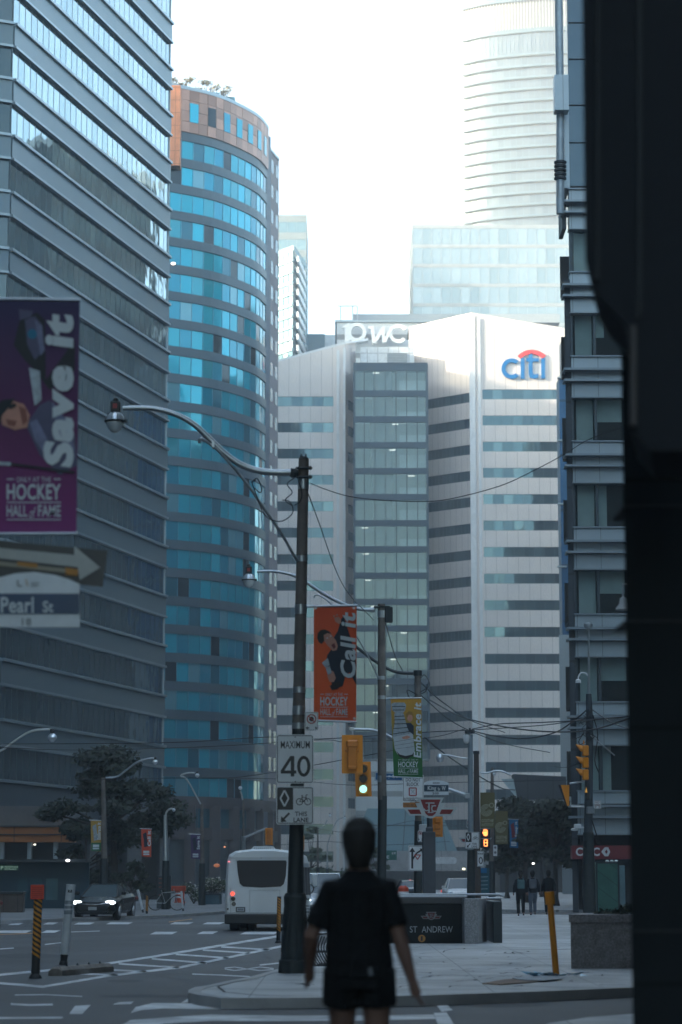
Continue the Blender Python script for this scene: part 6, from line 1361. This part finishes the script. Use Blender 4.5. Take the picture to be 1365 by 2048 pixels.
for v,m_ in ((1787.5,red_l),(1797.5,mat('lamp_dark',(.03,.025,.025),.3)),(1808,mat('lamp_smoke',(.1,.1,.1),.2))):
    for u in (465.5,590):
        s=MB(); s.disc(u+(v-1787)*.12,v,4.4,yy-.01,.03,0,16); s.build('tail_light',m_,bus)
s=MB(); s.disc(456,1818,2,yy-.01,.03,0,10); s.build('reflector',mat('lamp_dark',(0,0,0)),bus)
s=MB(); s.line([(452,1716),(602,1716)],.7,yy-.004,.01); s.line([(462,1776),(462,1826)],.6,yy-.004,.01); s.line([(578,1721),(580,1826)],.6,yy-.004,.01); s.line([(455,1826),(600,1826)],.7,yy-.004,.01); s.line([(500,1780),(500,1824)],.5,yy-.004,.01); s.line([(500,1780),(560,1780),(560,1824)],.5,yy-.004,.01); s.build('panel_seam',mat('seam_grey',(.25,.26,.27),.6),bus)
s=MB(); s.pxr(472,1814,491,1824,yy-.012,.01,0,1); s.build('licence_plate',mat('plate_frame',(.03,.03,.03),.5),bus); s=MB(); s.pxr(474,1815.5,489,1822.5,yy-.018,.006,0,.5); s.pxr(476,1817,487,1821,yy-.021,.003,1); s.build('plate_face',[mat('plate_face',(.4,.42,.43),.5),mat('plate_digits',(.2,.21,.24),.5,var=.6,scale=60)],bus)
s=MB(); s.px([(496,1705),(508,1692.5),(546,1692.5),(556,1705)],YBs+.25,.9); s.build('roof_pod',paint_w,bus); s=MB()
for k in range(9): s.pxr(509+k*4,1695,510.2+k*4,1701,YBs+.22,.03)
s.build('pod_grille',mat('grille_grey',(.25,.27,.28),.5),bus)
for u in (509.5,523,537.5): s=MB(); s.ell(P(u,1702,YBs+.2),.045,.03,.03,8,6); s.build('marker_light',red_l,bus)
for u in (458,): s=MB(); s.pxr(u-2,1722,u+2,1724.5,yy-.02,.03); s.build('marker_light',mat('tail_pink',(.8,.2,.25),.4,emit=(1,.3,.35),es=.2),bus)
s=MB(); s.disc(523,1716,1,yy-.01,.02,0,8); s.build('camera',black_p,bus)
s=MB()
for k in range(3):
    y0=YBs+.5+k*1.7; xx=lambda y: (xl+xr_)/2+sk_*(y-YBs)+(xr_-xl)/2+.012
    s.face([(xx(y0),y0,zt-1.45),(xx(y0+1.5),y0+1.5,zt-1.45),(xx(y0+1.5)-.04,y0+1.5,zt-.5),(xx(y0)-.04,y0,zt-.5)])
s.build('side_window',glass_d,bus)
R=.36
for y0 in (YBs+1.3,YBs+4.7):
    for sx in (-1,1): wheel(bus,Vector(((xl+xr_)/2+sx*((xr_-xl)/2-.2)+sk_*(y0-YBs),y0,R)),R,.3)
wheel(bus,Vector(((xl+xr_)/2-.38,YBs+1.3,R)),R,.28); s=MB(); s.tube([Vector((xl+.3,YBs+1.3,R)),Vector((xr_-.3,YBs+1.3,R))],.06,8); s.ell(((xl+xr_)/2,YBs+1.3,R),.2,.18,.16); s.box(xl+.5,xr_-.5,YBs+.4,YBs+5,R+.1,zb0-.02); s.build('axle',black_p,bus)
s=MB(); ym=YBs+5.6; c=P(630,1762,ym); s.rbox(c.x-.1,c.x+.1,ym,ym+.08,c.z-.2,c.z+.22,.03); s.build('side_mirror',paint_w,bus); s=MB(); s.tube(spline([P(616,1790,ym),P(622,1787,ym),P(628,1778,ym),P(624,1770,ym),P(617,1768,ym)],4),.02,6); s.build('mirror_arm',black_p,bus)

def car(name,loc,rz,label,paint,L_=4.7,W=1.82,H=1.44,light=True,suv=0.,back_lights=True,cat='car',group=None,detail=True):
    r=root(name,(0,0,0),label,cat,group)
    hw=W/2; hb=.78+suv*.15; zc=.24+suv*.05
    # stations: y (front = -L/2), half width, bottom z, top z (hood/belt), top half width
    S=[(-L_/2,.72,.34,.56,.60),(-L_/2+.07,.84,.24,.66,.74),(-L_/2+.3,.93,zc-.03,.73,.80),(-L_/2+.75,.985,zc,.80,.84),(-L_/2+1.25,1.,zc,.88,.86),(-.55,1.,zc,.95,.86),(.6,1.,zc,.98,.86),(L_/2-1.0,1.,zc,1.0,.85),(L_/2-.35,.95,zc+.02,1.0,.82),(L_/2-.06,.86,.3,.92,.74),(L_/2,.76,.36,.82,.66)]
    s=MB(); secs=[]
    for y,wf,z0,z1,tf in S:
        z1=z1*(1+suv*.18); w_=hw*wf; t=hw*tf
        q=[(-w_*.9,z0),(-w_,z0+.12),(-w_*1.0,z0+(z1-z0)*.55),(-w_*.985,z0+(z1-z0)*.8),(-t,z1-.02),(-t*.6,z1+.015),(0,z1+.025)]
        q=q+[(-a,b_) for a,b_ in q[:-1][::-1]]; secs.append([Vector((a,y,b_)) for a,b_ in q])
    n=len(secs[0])
    for a,b_ in zip(secs,secs[1:]):
        for j in range(n): s.face([a[j],b_[j],b_[(j+1)%n],a[(j+1)%n]])
    s.face(secs[0]); s.face(secs[-1][::-1]); s.build('body',paint,r,smooth=math.radians(50))
    # glasshouse
    zb_=.93*(1+suv*.18); s=MB(); C_=[(-1.0-.1,.80,zb_-.05),(-.15,.64,H-.06),(.75,.63,H-.05),(L_/2-.75+suv*.5,.74,zb_+.04)]
    def ring(y,wf,z): return (Vector((-hw*wf,y,z)),Vector((hw*wf,y,z)))
    base=[ring(-1.15,.84,zb_-.06),ring(-.3,.87,zb_),ring(.8,.87,zb_+.02),ring(L_/2-.7+suv*.5,.80,zb_+.04)]; top=[ring(-.22,.62,H-.05),ring(.0,.64,H-.02),ring(.75,.64,H-.03),ring(L_/2-1.35+suv*.85,.60,H-.1)]
    for i in range(3):
        s.face([base[i][0],top[i][0],top[i+1][0],base[i+1][0]]); s.face([base[i][1],base[i+1][1],top[i+1][1],top[i][1]]); s.face([top[i][0],top[i][1],top[i+1][1],top[i+1][0]])
    s.face([base[0][0],base[0][1],top[0][1],top[0][0]]); s.face([base[3][1],base[3][0],top[3][0],top[3][1]]); s.build('window_glass',MATS['windscreen'] if 'windscreen' in MATS else mat('windscreen',(.05,.07,.08),.06,.15,var=.05,spec=.7),r)
    s=MB()
    for i in range(3):
        a,b_,c,d=[p+Vector((0,0,.012)) for p in (top[i][0],top[i][1],top[i+1][1],top[i+1][0])]; s.face([a,b_,c,d]); m1=(a+b_)/2; 
    for side in (0,1):
        for i in (0,3): s.tube([base[i][side],top[i][side]],.035,6)
        s.tube([base[1][side]+Vector((0,.5,0)),top[1][side]+Vector((0,.45,0))],.03,6); s.tube([top[i][side] for i in range(4)],.03,6)
    s.build('roof_frame',paint,r)
    for y0 in (-L_/2+.9,L_/2-.95):
        for sx in (-1,1): wheel(r,Vector((sx*(hw-.1),y0,.33)),.33,.22)
    fy=-L_/2
    if detail:
        hl=mat('headlight_on',(.9,.95,1),.2,emit=(.85,.97,1),es=1.6) if light else mat('headlight_off',(.5,.55,.58),.1,.5)
        for sx in (-1,1):
            s=MB(); s.ell((sx*hw*.76,fy+.16,.66*(1+suv*.2)),.2,.1,.075,12,8); s.build('headlight',hl,r)
            s=MB(); s.rbox(sx*hw*1.0-.02+(.0 if sx>0 else -.16),sx*hw*1.0+.16+(.0 if sx>0 else -.14),-.95,-.82,.94*(1+suv*.15),1.07*(1+suv*.15),.03); s.build('side_mirror',paint,r)
            s=MB(); s.ell((sx*hw*.82,L_/2-.06,.8),.16,.05,.09,10,6); s.build('tail_light',red_l if back_lights else mat('tail_off',(.15,.02,.02),.3),r)
        s=MB(); s.prism([(-.62,fy-.012,.55),(.62,fy-.012,.55),(.5,fy-.012,.40),(-.5,fy-.012,.40)],(0,.05,0)); s.prism([(-.6,fy+.0,.36),(.6,fy+.0,.36),(.55,fy+.0,.27),(-.55,fy+.0,.27)],(0,.05,0)); s.build('grille',black_p,r)
        s=MB(); s.tube(spline([Vector((-.72,fy+.1,.66)),Vector((-.3,fy+.0,.60)),Vector((0,fy-.02,.585)),Vector((.3,fy+.0,.60)),Vector((.72,fy+.1,.66))],4),.018,6); s.build('chrome_bar',chrome,r)
        s=MB(); s.rbox(-.16,.16,fy-.04,fy-.02,.38,.50,.004); s.build('licence_plate',mat('plate_face',(0,0,0)),r)
    r.location=loc; r.rotation_euler.z=rz; r['_w']=tuple(loc); return r
car_blk=mat('car_black',(.006,.007,.008),.25,.0,var=.1,spec=.45); car_wht=mat('car_white',(.6,.62,.63),.25,var=.05); car_gry=mat('car_grey',(.10,.11,.12),.25,.4,var=.05); car_dk=mat('car_dark_blue',(.02,.03,.04),.2,.3,var=.05)
c=G(197,1841); car('parked_car',(c.x+.05,c.y+2.2,0),math.radians(-7),'black saloon car with glaring headlights coming towards the crossing',car_blk,L_=4.4,W=1.66,H=1.36,back_lights=False)
c=G(-18,1866); car('parked_car',(c.x-1.15,c.y+2.2,0),math.radians(1),'dark car cut off by the left picture edge',car_blk,light=False,H=1.46,back_lights=False)
c=G(636,1852); car('parked_car',(P(645,1800,86).x,88,0),math.radians(3),'silver pickup car partly hidden between the bus and the walking man',mat('car_silver',(.35,.38,.4),.25,.5),H=1.75,suv=.9)
c=P(917,1790,150); car('parked_car',(c.x,150,0),math.radians(2),'white car far down the road behind the station wall',car_wht,light=False,H=1.6,suv=.5)
c=P(823,1790,140); car('parked_car',(c.x,142,0),math.radians(182),'dark car with red tail lights far beyond the dark pole',car_dk,light=False,H=1.5,suv=.3)
for u,lab in ((622,'dark distant car near the foot of the white office'),(741,'grey distant car waiting beyond the walking man')):
    c=P(u,1790,190); car('parked_car',(c.x,190,0),math.radians(180),lab,car_gry,light=False,H=1.55,suv=.4)
# ================================================ trees and planting
def tree(name,base,H,Wd,label,n=3000,size=.16,m=leaf_d,trunk_h=.4,lean=0.,clumps=None,tr=.14,seed=1,cat='tree'):
    rnd=random.Random(seed); b=Vector(base); r=root(name,b,label,cat,'street trees')
    top=b+Vector((lean,0,H*.75)); s=MB(); k=b+Vector((lean*.3,0,H*trunk_h)); s.tube([b,b+Vector((0,0,.4)),k,top],[tr*1.5,tr,tr*.75,tr*.2],9)
    cl=[]
    for i in range(clumps or 16):
        a=rnd.uniform(0,6.28); f=rnd.uniform(trunk_h*.95,1.0); rr=Wd/2*math.sin(math.pi*min(1,.25+.7*(f-trunk_h)/(1-trunk_h)))*rnd.uniform(.35,1)
        c=b+Vector((lean*f+math.cos(a)*rr,math.sin(a)*rr*.8,H*f*.95)); w_=Wd*rnd.uniform(.12,.24); cl.append((tuple(c),w_,w_*.9,w_*.45))
        s.tube([k.lerp(top,max(0,(f-trunk_h))*.8),c.lerp(k,.3)+Vector((0,0,.2)),c],[tr*.45,tr*.25,.02],5)
    s.build('trunk',bark,r,smooth=True); s=MB(); leaves(s,cl,n,size,rnd); s.build('crown',m,r); return r
b=P(232,1835,124); b.z=KH; tree('street_tree',b,Z(1496,124),6.4,'dark spreading street tree in front of the left office base',n=17000,size=.17,trunk_h=.42,lean=-.6,clumps=34,seed=4,tr=.2)
b=P(170,1835,128); b.z=KH; tree('street_tree',b,Z(1610,128),3.6,'lower bushy tree left of the spreading street tree',n=4200,size=.15,trunk_h=.25,clumps=18,seed=9,tr=.12)
b=P(262,1835,122); b.z=KH; tree('street_tree',b,Z(1725,122),2.6,'small tree under the spreading street tree beside the orange banner',n=2400,size=.13,trunk_h=.15,clumps=14,seed=12,tr=.08)
for i,(u,Y,vt,wd_,lab) in enumerate(((1052,150,1592,6.0,'dark leafy tree over the far pavement, left under the covered walkway'),(1112,132,1605,4.4,'dark tree close to the banded building over the far pavement'),(1015,185,1640,5.0,'distant dark tree right of the olive banners'),(1085,200,1600,8,'distant tree filling the end of the far pavement'),(1085,240,1620,9,'farthest tree in the dark gap right of the olive banners'))):
    b=P(u,1820,Y); b.z=KH; tree('street_tree',b,Z(vt,Y),wd_,lab,n=8000,size=.2 if Y<180 else .3,trunk_h=.42,clumps=24,seed=30+i,tr=.16)
b=P(755,1795,230); b.z=KH; tree('street_tree',b,Z(1690,230),3.6,'distant green tree between walking man and second pole',n=1600,size=.25,m=leaf_m,trunk_h=.2,clumps=12,seed=51)
b=P(622,1795,230); b.z=KH; tree('street_tree',b,Z(1650,230),3.5,'distant tree right of the nearest pole',n=1600,size=.25,m=leaf_m,trunk_h=.25,clumps=12,seed=52)
bush('clipped_shrub',668,1790,210,3.4,Z(1735,210),1500,.2,'rounded green shrub beyond the silver pickup',m=leaf_m)
r=bush('flower_bush',425,1812,140,1.5,Z(1752,140)-Z(1790,140),900,.1,'white flowering bush in a blue planter before the hotel',m=leaf_m,z=Z(1792,140),cat='plant',flowers=500)
bush('flower_bush',388,1812,143,1.5,Z(1752,140)-Z(1796,140),700,.1,'sparser pale bush left of the flowering one',m=leaf_m,z=KH,cat='plant',flowers=160)
r=root('blue_planter',P(425,1815,140),'blue grey planter box under the white flowering bush','planter'); s=MB(); s.prism([(P(410,1800,140).x,139.4,KH),(P(440,1800,140).x,139.4,KH),(P(443,1800,140).x,140.6,KH),(P(407,1800,140).x,140.6,KH)],(0,0,Z(1788,140)-KH)); s.build('box',mat('planter_blue',lin((48,84,98)),.5,var=.1),r); s=MB(); s.box(P(406,1800,140).x,P(444,1800,140).x,139.35,140.7,Z(1790,140),Z(1787,140)); s.build('rim',dark_metal,r)
s=MB() 
gd=root('roof_garden',P(400,180,256),'pale straggling trees growing on the copper crowned hotel roof','tree')
rnd=random.Random(5); cl=[]; zt_=Z(176,250)
br=MB()
for k in range(15):
    f=k/14; x=P(340+118*f,150,256).x; z=zt_+1.0+2.3*(1-f*.6)*rnd.uniform(.7,1.1); cl.append(((x,256+rnd.uniform(-1,2),z),.75,.7,.42)); br.tube([Vector((x,256,zt_-.5)),Vector((x+rnd.uniform(-.3,.3),256,z-.8)),Vector((x,256,z))],[.07,.05,.02],5)
q=MB(); leaves(q,cl,900,.17,rnd); q.build('crown',mat('leaf_washed',(.30,.26,.16),.8,island=.4),gd); br.build('trunk',bark,gd)  # pale leaf colour holds the washed-out look of the bright haze
s=MB(); s.px([(331,148),(338,150),(338,172),(331,172)],256,1.5); s.build('roof_vent',stone_g,gd)
r=root('roof_railing',P(450,190,252),'low glass railing along the hotel roof edge','railing'); s=MB(); s.px([(440,192),(470,194),(472,206),(440,200)],257,.1); s.px([(380,176),(440,186),(440,192),(380,182)],256,.1); s.build('glass_panel',mat('rail_glass',lin((120,160,175)),.2,.3),r)
# ================================================ small far street furniture
r=root('information_totem',P(329,1812,119),'dark information totem with orange lines on the opposite pavement','sign'); s=MB(); s.rbox(P(314,1780,119).x,P(342,1780,119).x,119,119.3,KH,Z(1751,119),.02); s.build('panel',dark_metal,r); s=MB()
for v in (1757,1766,1774,1790): s.line([(318,v),(337,v)],1.4,118.98,.01)
s.build('lettering',mat('totem_orange',lin((150,80,60)),.5),r)
def barrel(u,v,Y,w_,h,lab):
    b=P(u,v,Y); b.z=KH; r=root('traffic_barrel',b,lab,'traffic barrel','orange traffic barrels'); s=MB(); s.lathe(b,[(w_*1.2,0),(w_*1.2,.05),(w_,.06),(w_*.85,h*.9),(w_*.5,h)],14); s.build('drum',orange_m,r,smooth=SH); s=MB(); s.lathe(b,[(w_*.985,h*.35),(w_*.96,h*.5)],14); s.lathe(b,[(w_*.93,h*.62),(w_*.9,h*.75)],14); s.build('reflective_band',white_p,r)
barrel(360,1800,150,.3,.8,'small orange traffic barrel behind the information totem')
barrel(807,1800,118,.3,1.1,'orange traffic barrel beyond the station wall near the dark car')
for i,(u,v,Y,c_,lab) in enumerate(((345,1789,128,orange_m,'orange plastic barrier board by the traffic barrels'),)):
    b=P(u,1812,Y+1); b.z=KH; r=root('plastic_barrier',b,lab,'barrier'); s=MB(); s.rbox(b.x-.55,b.x+.7,Y+1,Y+1.15,Z(1782,Y),Z(1772,Y),.02); s.build('board',c_,r); s=MB(); s.box(b.x-.5,b.x-.42,Y+1,Y+1.1,KH,Z(1775,Y)); s.box(b.x+.55,b.x+.63,Y+1,Y+1.1,KH,Z(1775,Y)); s.build('leg',c_,r)
r=root('parked_bicycle',P(333,1822,112),'thin parked bicycle leaning by the opposite kerb','bicycle'); yq=112.2; zq=lambda v:v
def bike(r,u,v,Y,sc):
    k=mpp(v,Y); c=P(u,v,Y); c.z=KH+.34
    s=MB(); n=20
    for dx in (-.5,.5):
        s.tube([c+Vector((dx+.33*math.cos(2*math.pi*i/n),0,.33*math.sin(2*math.pi*i/n))) for i in range(n+1)],.018,5,cap=False)
    s.build('wheel',tyre,r); s=MB()
    for a,b_ in (((-.5,0),(-.2,.45)),((-.2,.45),(.35,.5)),((-.2,.45),(-.05,-.02)),((-.05,-.02),(.36,.42)),((-.5,0),(-.05,-.02)),((.5,0),(.33,.62)),((-.2,.45),(-.23,.6))): s.tube([c+Vector((a[0],0,a[1])),c+Vector((b_[0],0,b_[1]))],.016,5)
    s.build('frame',galv,r); s=MB(); s.ell(c+Vector((-.23,0,.62)),.13,.06,.03,8,5); s.tube([c+Vector((.33,-.22,.64)),c+Vector((.33,.22,.64))],.014,5); s.build('saddle',black_p,r)
bike(r,333,1818,112,1)
# lit specks: far lamps, and one sun glint drawn as a glow
def speck(u,v,Y,col,es,lab,rad=.12):
    r=root('lit_speck',P(u,v,Y),lab,'lamp'); s=MB(); s.ell(P(u,v,Y),rad,rad*.6,rad*.6,8,6); s.build('lamp_glass',mat('glow_%d_%d_%d'%tuple(int(x*9) for x in col),col,.4,emit=col,es=es),r); s=MB(); c=P(u,v,Y+.1); s.tube([c,c+Vector((0,1.5,.3))],.02,5); s.build('bracket',dark_metal,r)
speck(136,1721,118,(1,1,1),1.2,'tiny white site lamp above the teal hoarding',.1); speck(450,1694,160,(1,.35,.15),.15,'small orange lamp in the dark hotel base',.08); speck(1067,1727,150,(1,1,1),1.0,'bright white lamp glowing under the far trees',.08); speck(70,1689,151,(1,.95,.8),.5,'small pale lamp under the orange band',.08); speck(928,1738,200,(1,.9,.6),.4,'small warm lamp under the pale canopy',.15)
speck(821,1762,160,(1,.1,.1),.8,'small red light beyond the dark pole',.13); speck(434,1731,150,(1,.3,.12),.03,'dim orange lit square in the hotel base',.2); speck(347,527,247,(1,.75,.55),.9,'warm glowing spot standing in for a sun glint on the hotel facade edge',.25)  # the last speck is a glowing stand-in for a sun glint
# ================================================ people
def person_mesh(parts,name,m,par,vox,smooth_n=3):
    s=MB()
    for pts,rad,asp in parts: s.tube(pts,rad,14,asp=asp)
    o=s.build(name,m,par); md=o.modifiers.new('one_skin','REMESH'); md.mode='VOXEL'; md.voxel_size=vox; md.use_smooth_shade=True
    sm=o.modifiers.new('relax','SMOOTH'); sm.factor=.5; sm.iterations=smooth_n; return o
def V3(*a): return Vector(a)
def limb(a,b_,c,ra,rb,rc,mid=None): return ([a,a.lerp(b_,.5),b_,b_.lerp(c,.35),c],[ra,(ra+rb)/2*1.02,rb,(rb*1.05),rc],None)
def hand(parts,w_,d,side,R=1.):
    """palm and five fingers from wrist w_ along direction d"""
    d=d.normalized(); sidev=Vector((side,0,0)); fw=Vector((0,1,0)); fw=(fw-d*fw.dot(d)).normalized(); nx=d.cross(fw)
    pe=w_+d*.09*R; parts.append(([w_-d*.02,w_+d*.03,pe],[.026*R,.030*R,.032*R],[1,1.2,1.2]))
    for i,(o,l) in enumerate(((-.030,.072),(-.010,.082),(.010,.076),(.029,.060))):
        a=pe+fw*o*R*-1; b_=a+d*l*.5*R+nx*.008*side; c=b_+d*l*.42*R-nx*.016*side*-1; parts.append(([a-d*.02,a,b_,c],[.011*R,.0105*R,.0098*R,.008*R],None))
    t=w_+d*.03*R+fw*.02*R; parts.append(([t,t+fw*.03*R+d*.025*R,t+fw*.038*R+d*.065*R],[.013*R,.012*R,.009*R],None))
def person(loc,H,label,col,pose,vox,rz=0,bag=None,hair_c=(.012,.010,.009),shorts=True,group=None,skin=(.19,.105,.078),sleeves=True,logo=False):
    r=root('person',(0,0,0),label,'person',group); k=H/1.8
    sk_m=mat('skin_%d'%int(skin[0]*100),skin,.55,var=.08,scale=8)
    SHd=1.47*k; hip=.93*k
    J=pose
    sh={s_:V3(s_*.168*k,-.01,SHd-.065*k) for s_ in (-1,1)}
    body=[]; 
    body.append(([V3(0,0,hip-.06*k),V3(0,0,hip+.08*k),V3(0,.0,1.15*k),V3(0,.0,1.32*k),V3(0,-.005,1.43*k),V3(0,0,1.5*k)],[.165*k,.165*k,.148*k,.17*k,.165*k,.07*k],[.7,.7,.68,.66,.6,.9]))
    body.append(([V3(0,0,1.45*k),V3(0,.01,1.56*k),V3(0,.015,1.62*k)],[.072*k,.066*k,.064*k],None))
    hx=V3(0,.03,0)
    body.append(([V3(0,.02,1.56*k)+hx*0,V3(0,.03,1.60*k),V3(0,.025,1.66*k),V3(0,.015,1.72*k),V3(0,.01,1.775*k),V3(0,.01,1.80*k)],[.045*k,.066*k,.078*k,.080*k,.06*k,.02*k],[1.1,1.15,1.2,1.2,1.2,1.2]))
    body.append(([V3(0,.11*k,1.675*k),V3(0,.128*k,1.655*k),V3(0,.118*k,1.64*k)],[.012*k,.014*k,.013*k],None))
    for s_ in (-1,1): body.append(([V3(s_*.078*k,0,1.66*k),V3(s_*.088*k,-.008,1.675*k),V3(s_*.086*k,-.01,1.70*k)],[.010*k,.014*k,.012*k],None))
    shirt=[([V3(0,0,hip-.02*k),V3(0,0,hip+.08*k),V3(0,0,1.13*k),V3(0,0,1.30*k),V3(0,-.005,1.41*k),V3(0,0,1.46*k),V3(0,.0,1.495*k),V3(0,.0,1.52*k)],[.198*k,.195*k,.178*k,.186*k,.178*k,.135*k,.095*k,.078*k],[.72,.72,.7,.7,.64,.72,.85,1.])]
    sleeve=[]
    for s_,(el,wr) in ((-1,J['armL']),(1,J['armR'])):
        el=V3(*el)*k; wr=V3(*wr)*k; a=sh[s_]; body.append(limb(a,el,wr,.055*k,.043*k,.028*k)); hand(body,wr,(wr-el),s_,k)
        body.append(([V3(s_*.05*k,0,1.43*k),a],[.06*k,.052*k],None))
        shirt.append(([V3(s_*.05*k,0,1.405*k),a+V3(0,0,.002),a.lerp(el,.45),a.lerp(el,.80 if sleeves else .99)],[.08*k,.066*k,.062*k,.070*k],None))
        if not sleeves: shirt.append(([el,el.lerp(wr,.95)],[.06*k,.045*k],None))
    legs=[]
    for s_,(kn,an,toe) in ((-1,J['legL']),(1,J['legR'])):
        h_=V3(s_*.095*k,0,hip-.02*k); kn=V3(*kn)*k; an=V3(*an)*k; toe=V3(*toe)*k
        body.append(([h_,h_.lerp(kn,.5),kn,kn.lerp(an,.35),an],[.092*k,.078*k,.055*k,.057*k,.036*k],None)); body.append(([an,an+V3(0,-.03,-.04)*k],[.036*k,.035*k],None))
        end=h_.lerp(kn,.36) if shorts else an.lerp(kn,.06)
        if shorts: legs.append(([h_+V3(0,0,.06*k),h_.lerp(kn,.2),end],[.112*k,.116*k,.116*k],None))
        else: legs.append(([h_+V3(0,0,.06*k),h_.lerp(kn,.5),kn,end],[.112*k,.098*k,.078*k,.066*k],None))
        sh_=[([an+V3(0,-.045,-.05)*k,an+V3(0,.02,-.045)*k,toe+V3(0,0,.0)],[.042*k,.044*k,.035*k],[1.0,.9,.7])]
        person_mesh(sh_,'shoe',black_p if not logo else mat('shoe_dark',(.03,.03,.03),.6),r,max(vox,.012))
    legs.append(([V3(0,0,hip-.08*k),V3(0,0,hip+.06*k)],[.178*k,.172*k],[.74,.72]))
    person_mesh(body,'body',sk_m,r,vox,2)
    person_mesh(shirt,'t_shirt' if sleeves else 'jacket',mat('cloth_%d%d%d'%tuple(int(x*1000) for x in col[0]),col[0],.9,var=.2,scale=3,bump=.4,bscale=9,spec=.2),r,vox,3)
    person_mesh(legs,'shorts' if shorts else 'trousers',mat('cloth2_%d%d%d'%tuple(int(x*1000) for x in col[1]),col[1],.9,var=.2,scale=3,bump=.4,bscale=9,spec=.2),r,vox,3)
    hair=[([V3(0,-.02,1.535*k),V3(0,-.035,1.60*k),V3(0,-.03,1.66*k),V3(0,-.02,1.73*k),V3(0,-.005,1.785*k),V3(0,.0,1.818*k)],[.056*k,.080*k,.099*k,.103*k,.078*k,.035*k],[1.0,1.0,1.02,1.05,1.1,1.1])]
    rn=random.Random(3)
    for i in range(26): a=rn.uniform(0,6.28); z=rn.uniform(1.62,1.75); c=V3(math.cos(a)*.075*k,-.02+math.sin(a)*.08*k,z*k); hair.append(([c,c+V3(math.cos(a)*.022,math.sin(a)*.02,rn.uniform(-.01,.01))],[.022*k,.010*k],None)) if not (math.sin(a)>.3 and z<1.74) else None
    person_mesh(hair,'hair',mat('hair_dark',hair_c,.8,var=.2),r,vox,1)
    for sx in (-1,1):
        s=MB(); s.ell((sx*.03*k,.098*k,1.685*k),.012*k,.01*k,.009*k,8,6); s.build('eye',mat('eye_white',(.5,.5,.5),.3),r)
    s=MB(); s.ell((0,.108*k,1.618*k),.024*k,.008*k,.006*k,8,6); s.build('mouth',mat('lips',(.25,.09,.08),.5),r)
    if logo: s=MB(); s.rbox(.0,.075,-.139,-.134,hip-.0,hip+.045,.001); s.build('shirt_label',mat('label_grey',(.12,.14,.16),.6),r)
    if bag:
        b=MB(); b.rbox(-.15*k,.15*k,-.30*k,-.13*k,1.08*k,1.45*k,.04); 
        for sx in (-1,1): b.tube([V3(sx*.1,-.14,1.42)*k,V3(sx*.11,0,1.52)*k,V3(sx*.11,.13,1.38)*k,V3(sx*.12,.0,1.12)*k],.018,6)
        tag(b.build('backpack',mat('bag_%d'%int(bag[2]*100),bag,.7,var=.2,scale=6),r))
    r.location=loc; r.rotation_euler.z=rz; r['_w']=tuple(loc); return r
c=P(719,1760,14.35)
person((c.x,14.35,0),1.845,'out of focus walking man seen from behind in black t-shirt and black shorts',((.006,.007,.008),(.006,.007,.008)),
  dict(armL=((-.275,.0,1.15),(-.285,.18,.965)),armR=((.225,-.02,1.15),(.30,.02,.90)),legL=((-.10,.12,.50),(-.12,.02,.09),(-.12,.16,.04)),legR=((.10,.06,.49),(.12,-.12,.12),(.12,.0,.045))),.009,logo=True)
for i,(u,Y,col,bag,lab,ph) in enumerate(((1042,94,((.012,.014,.018),(.012,.013,.016)),(.05,.12,.13),'distant pedestrian in black with a teal backpack, leftmost of three',1),(1066,96,((.02,.022,.028),(.10,.12,.15)),(.09,.10,.12),'distant pedestrian in pale blue jeans with a grey backpack, middle of three',-1),(1098,98,((.008,.009,.010),(.008,.009,.010)),None,'distant pedestrian in all black half hidden by the yellow bollard',1))):
    c=P(u,1800,Y); st=.12*ph
    person((c.x,Y,KH),1.72+.02*i,lab,col,dict(armL=((-.25,-.05*ph,1.18),(-.27,.08*ph,.93)),armR=((.25,.05*ph,1.18),(.27,-.02*ph,.93)),legL=((-.09,.06+st,.5),(-.09,st-.02,.09),(-.09,st+.12,.04)),legR=((.09,.06-st,.5),(.09,-st-.1,.12),(.09,-st+.02,.05))),.022,bag=bag,shorts=False,sleeves=False,group='pedestrians on the far pavement')
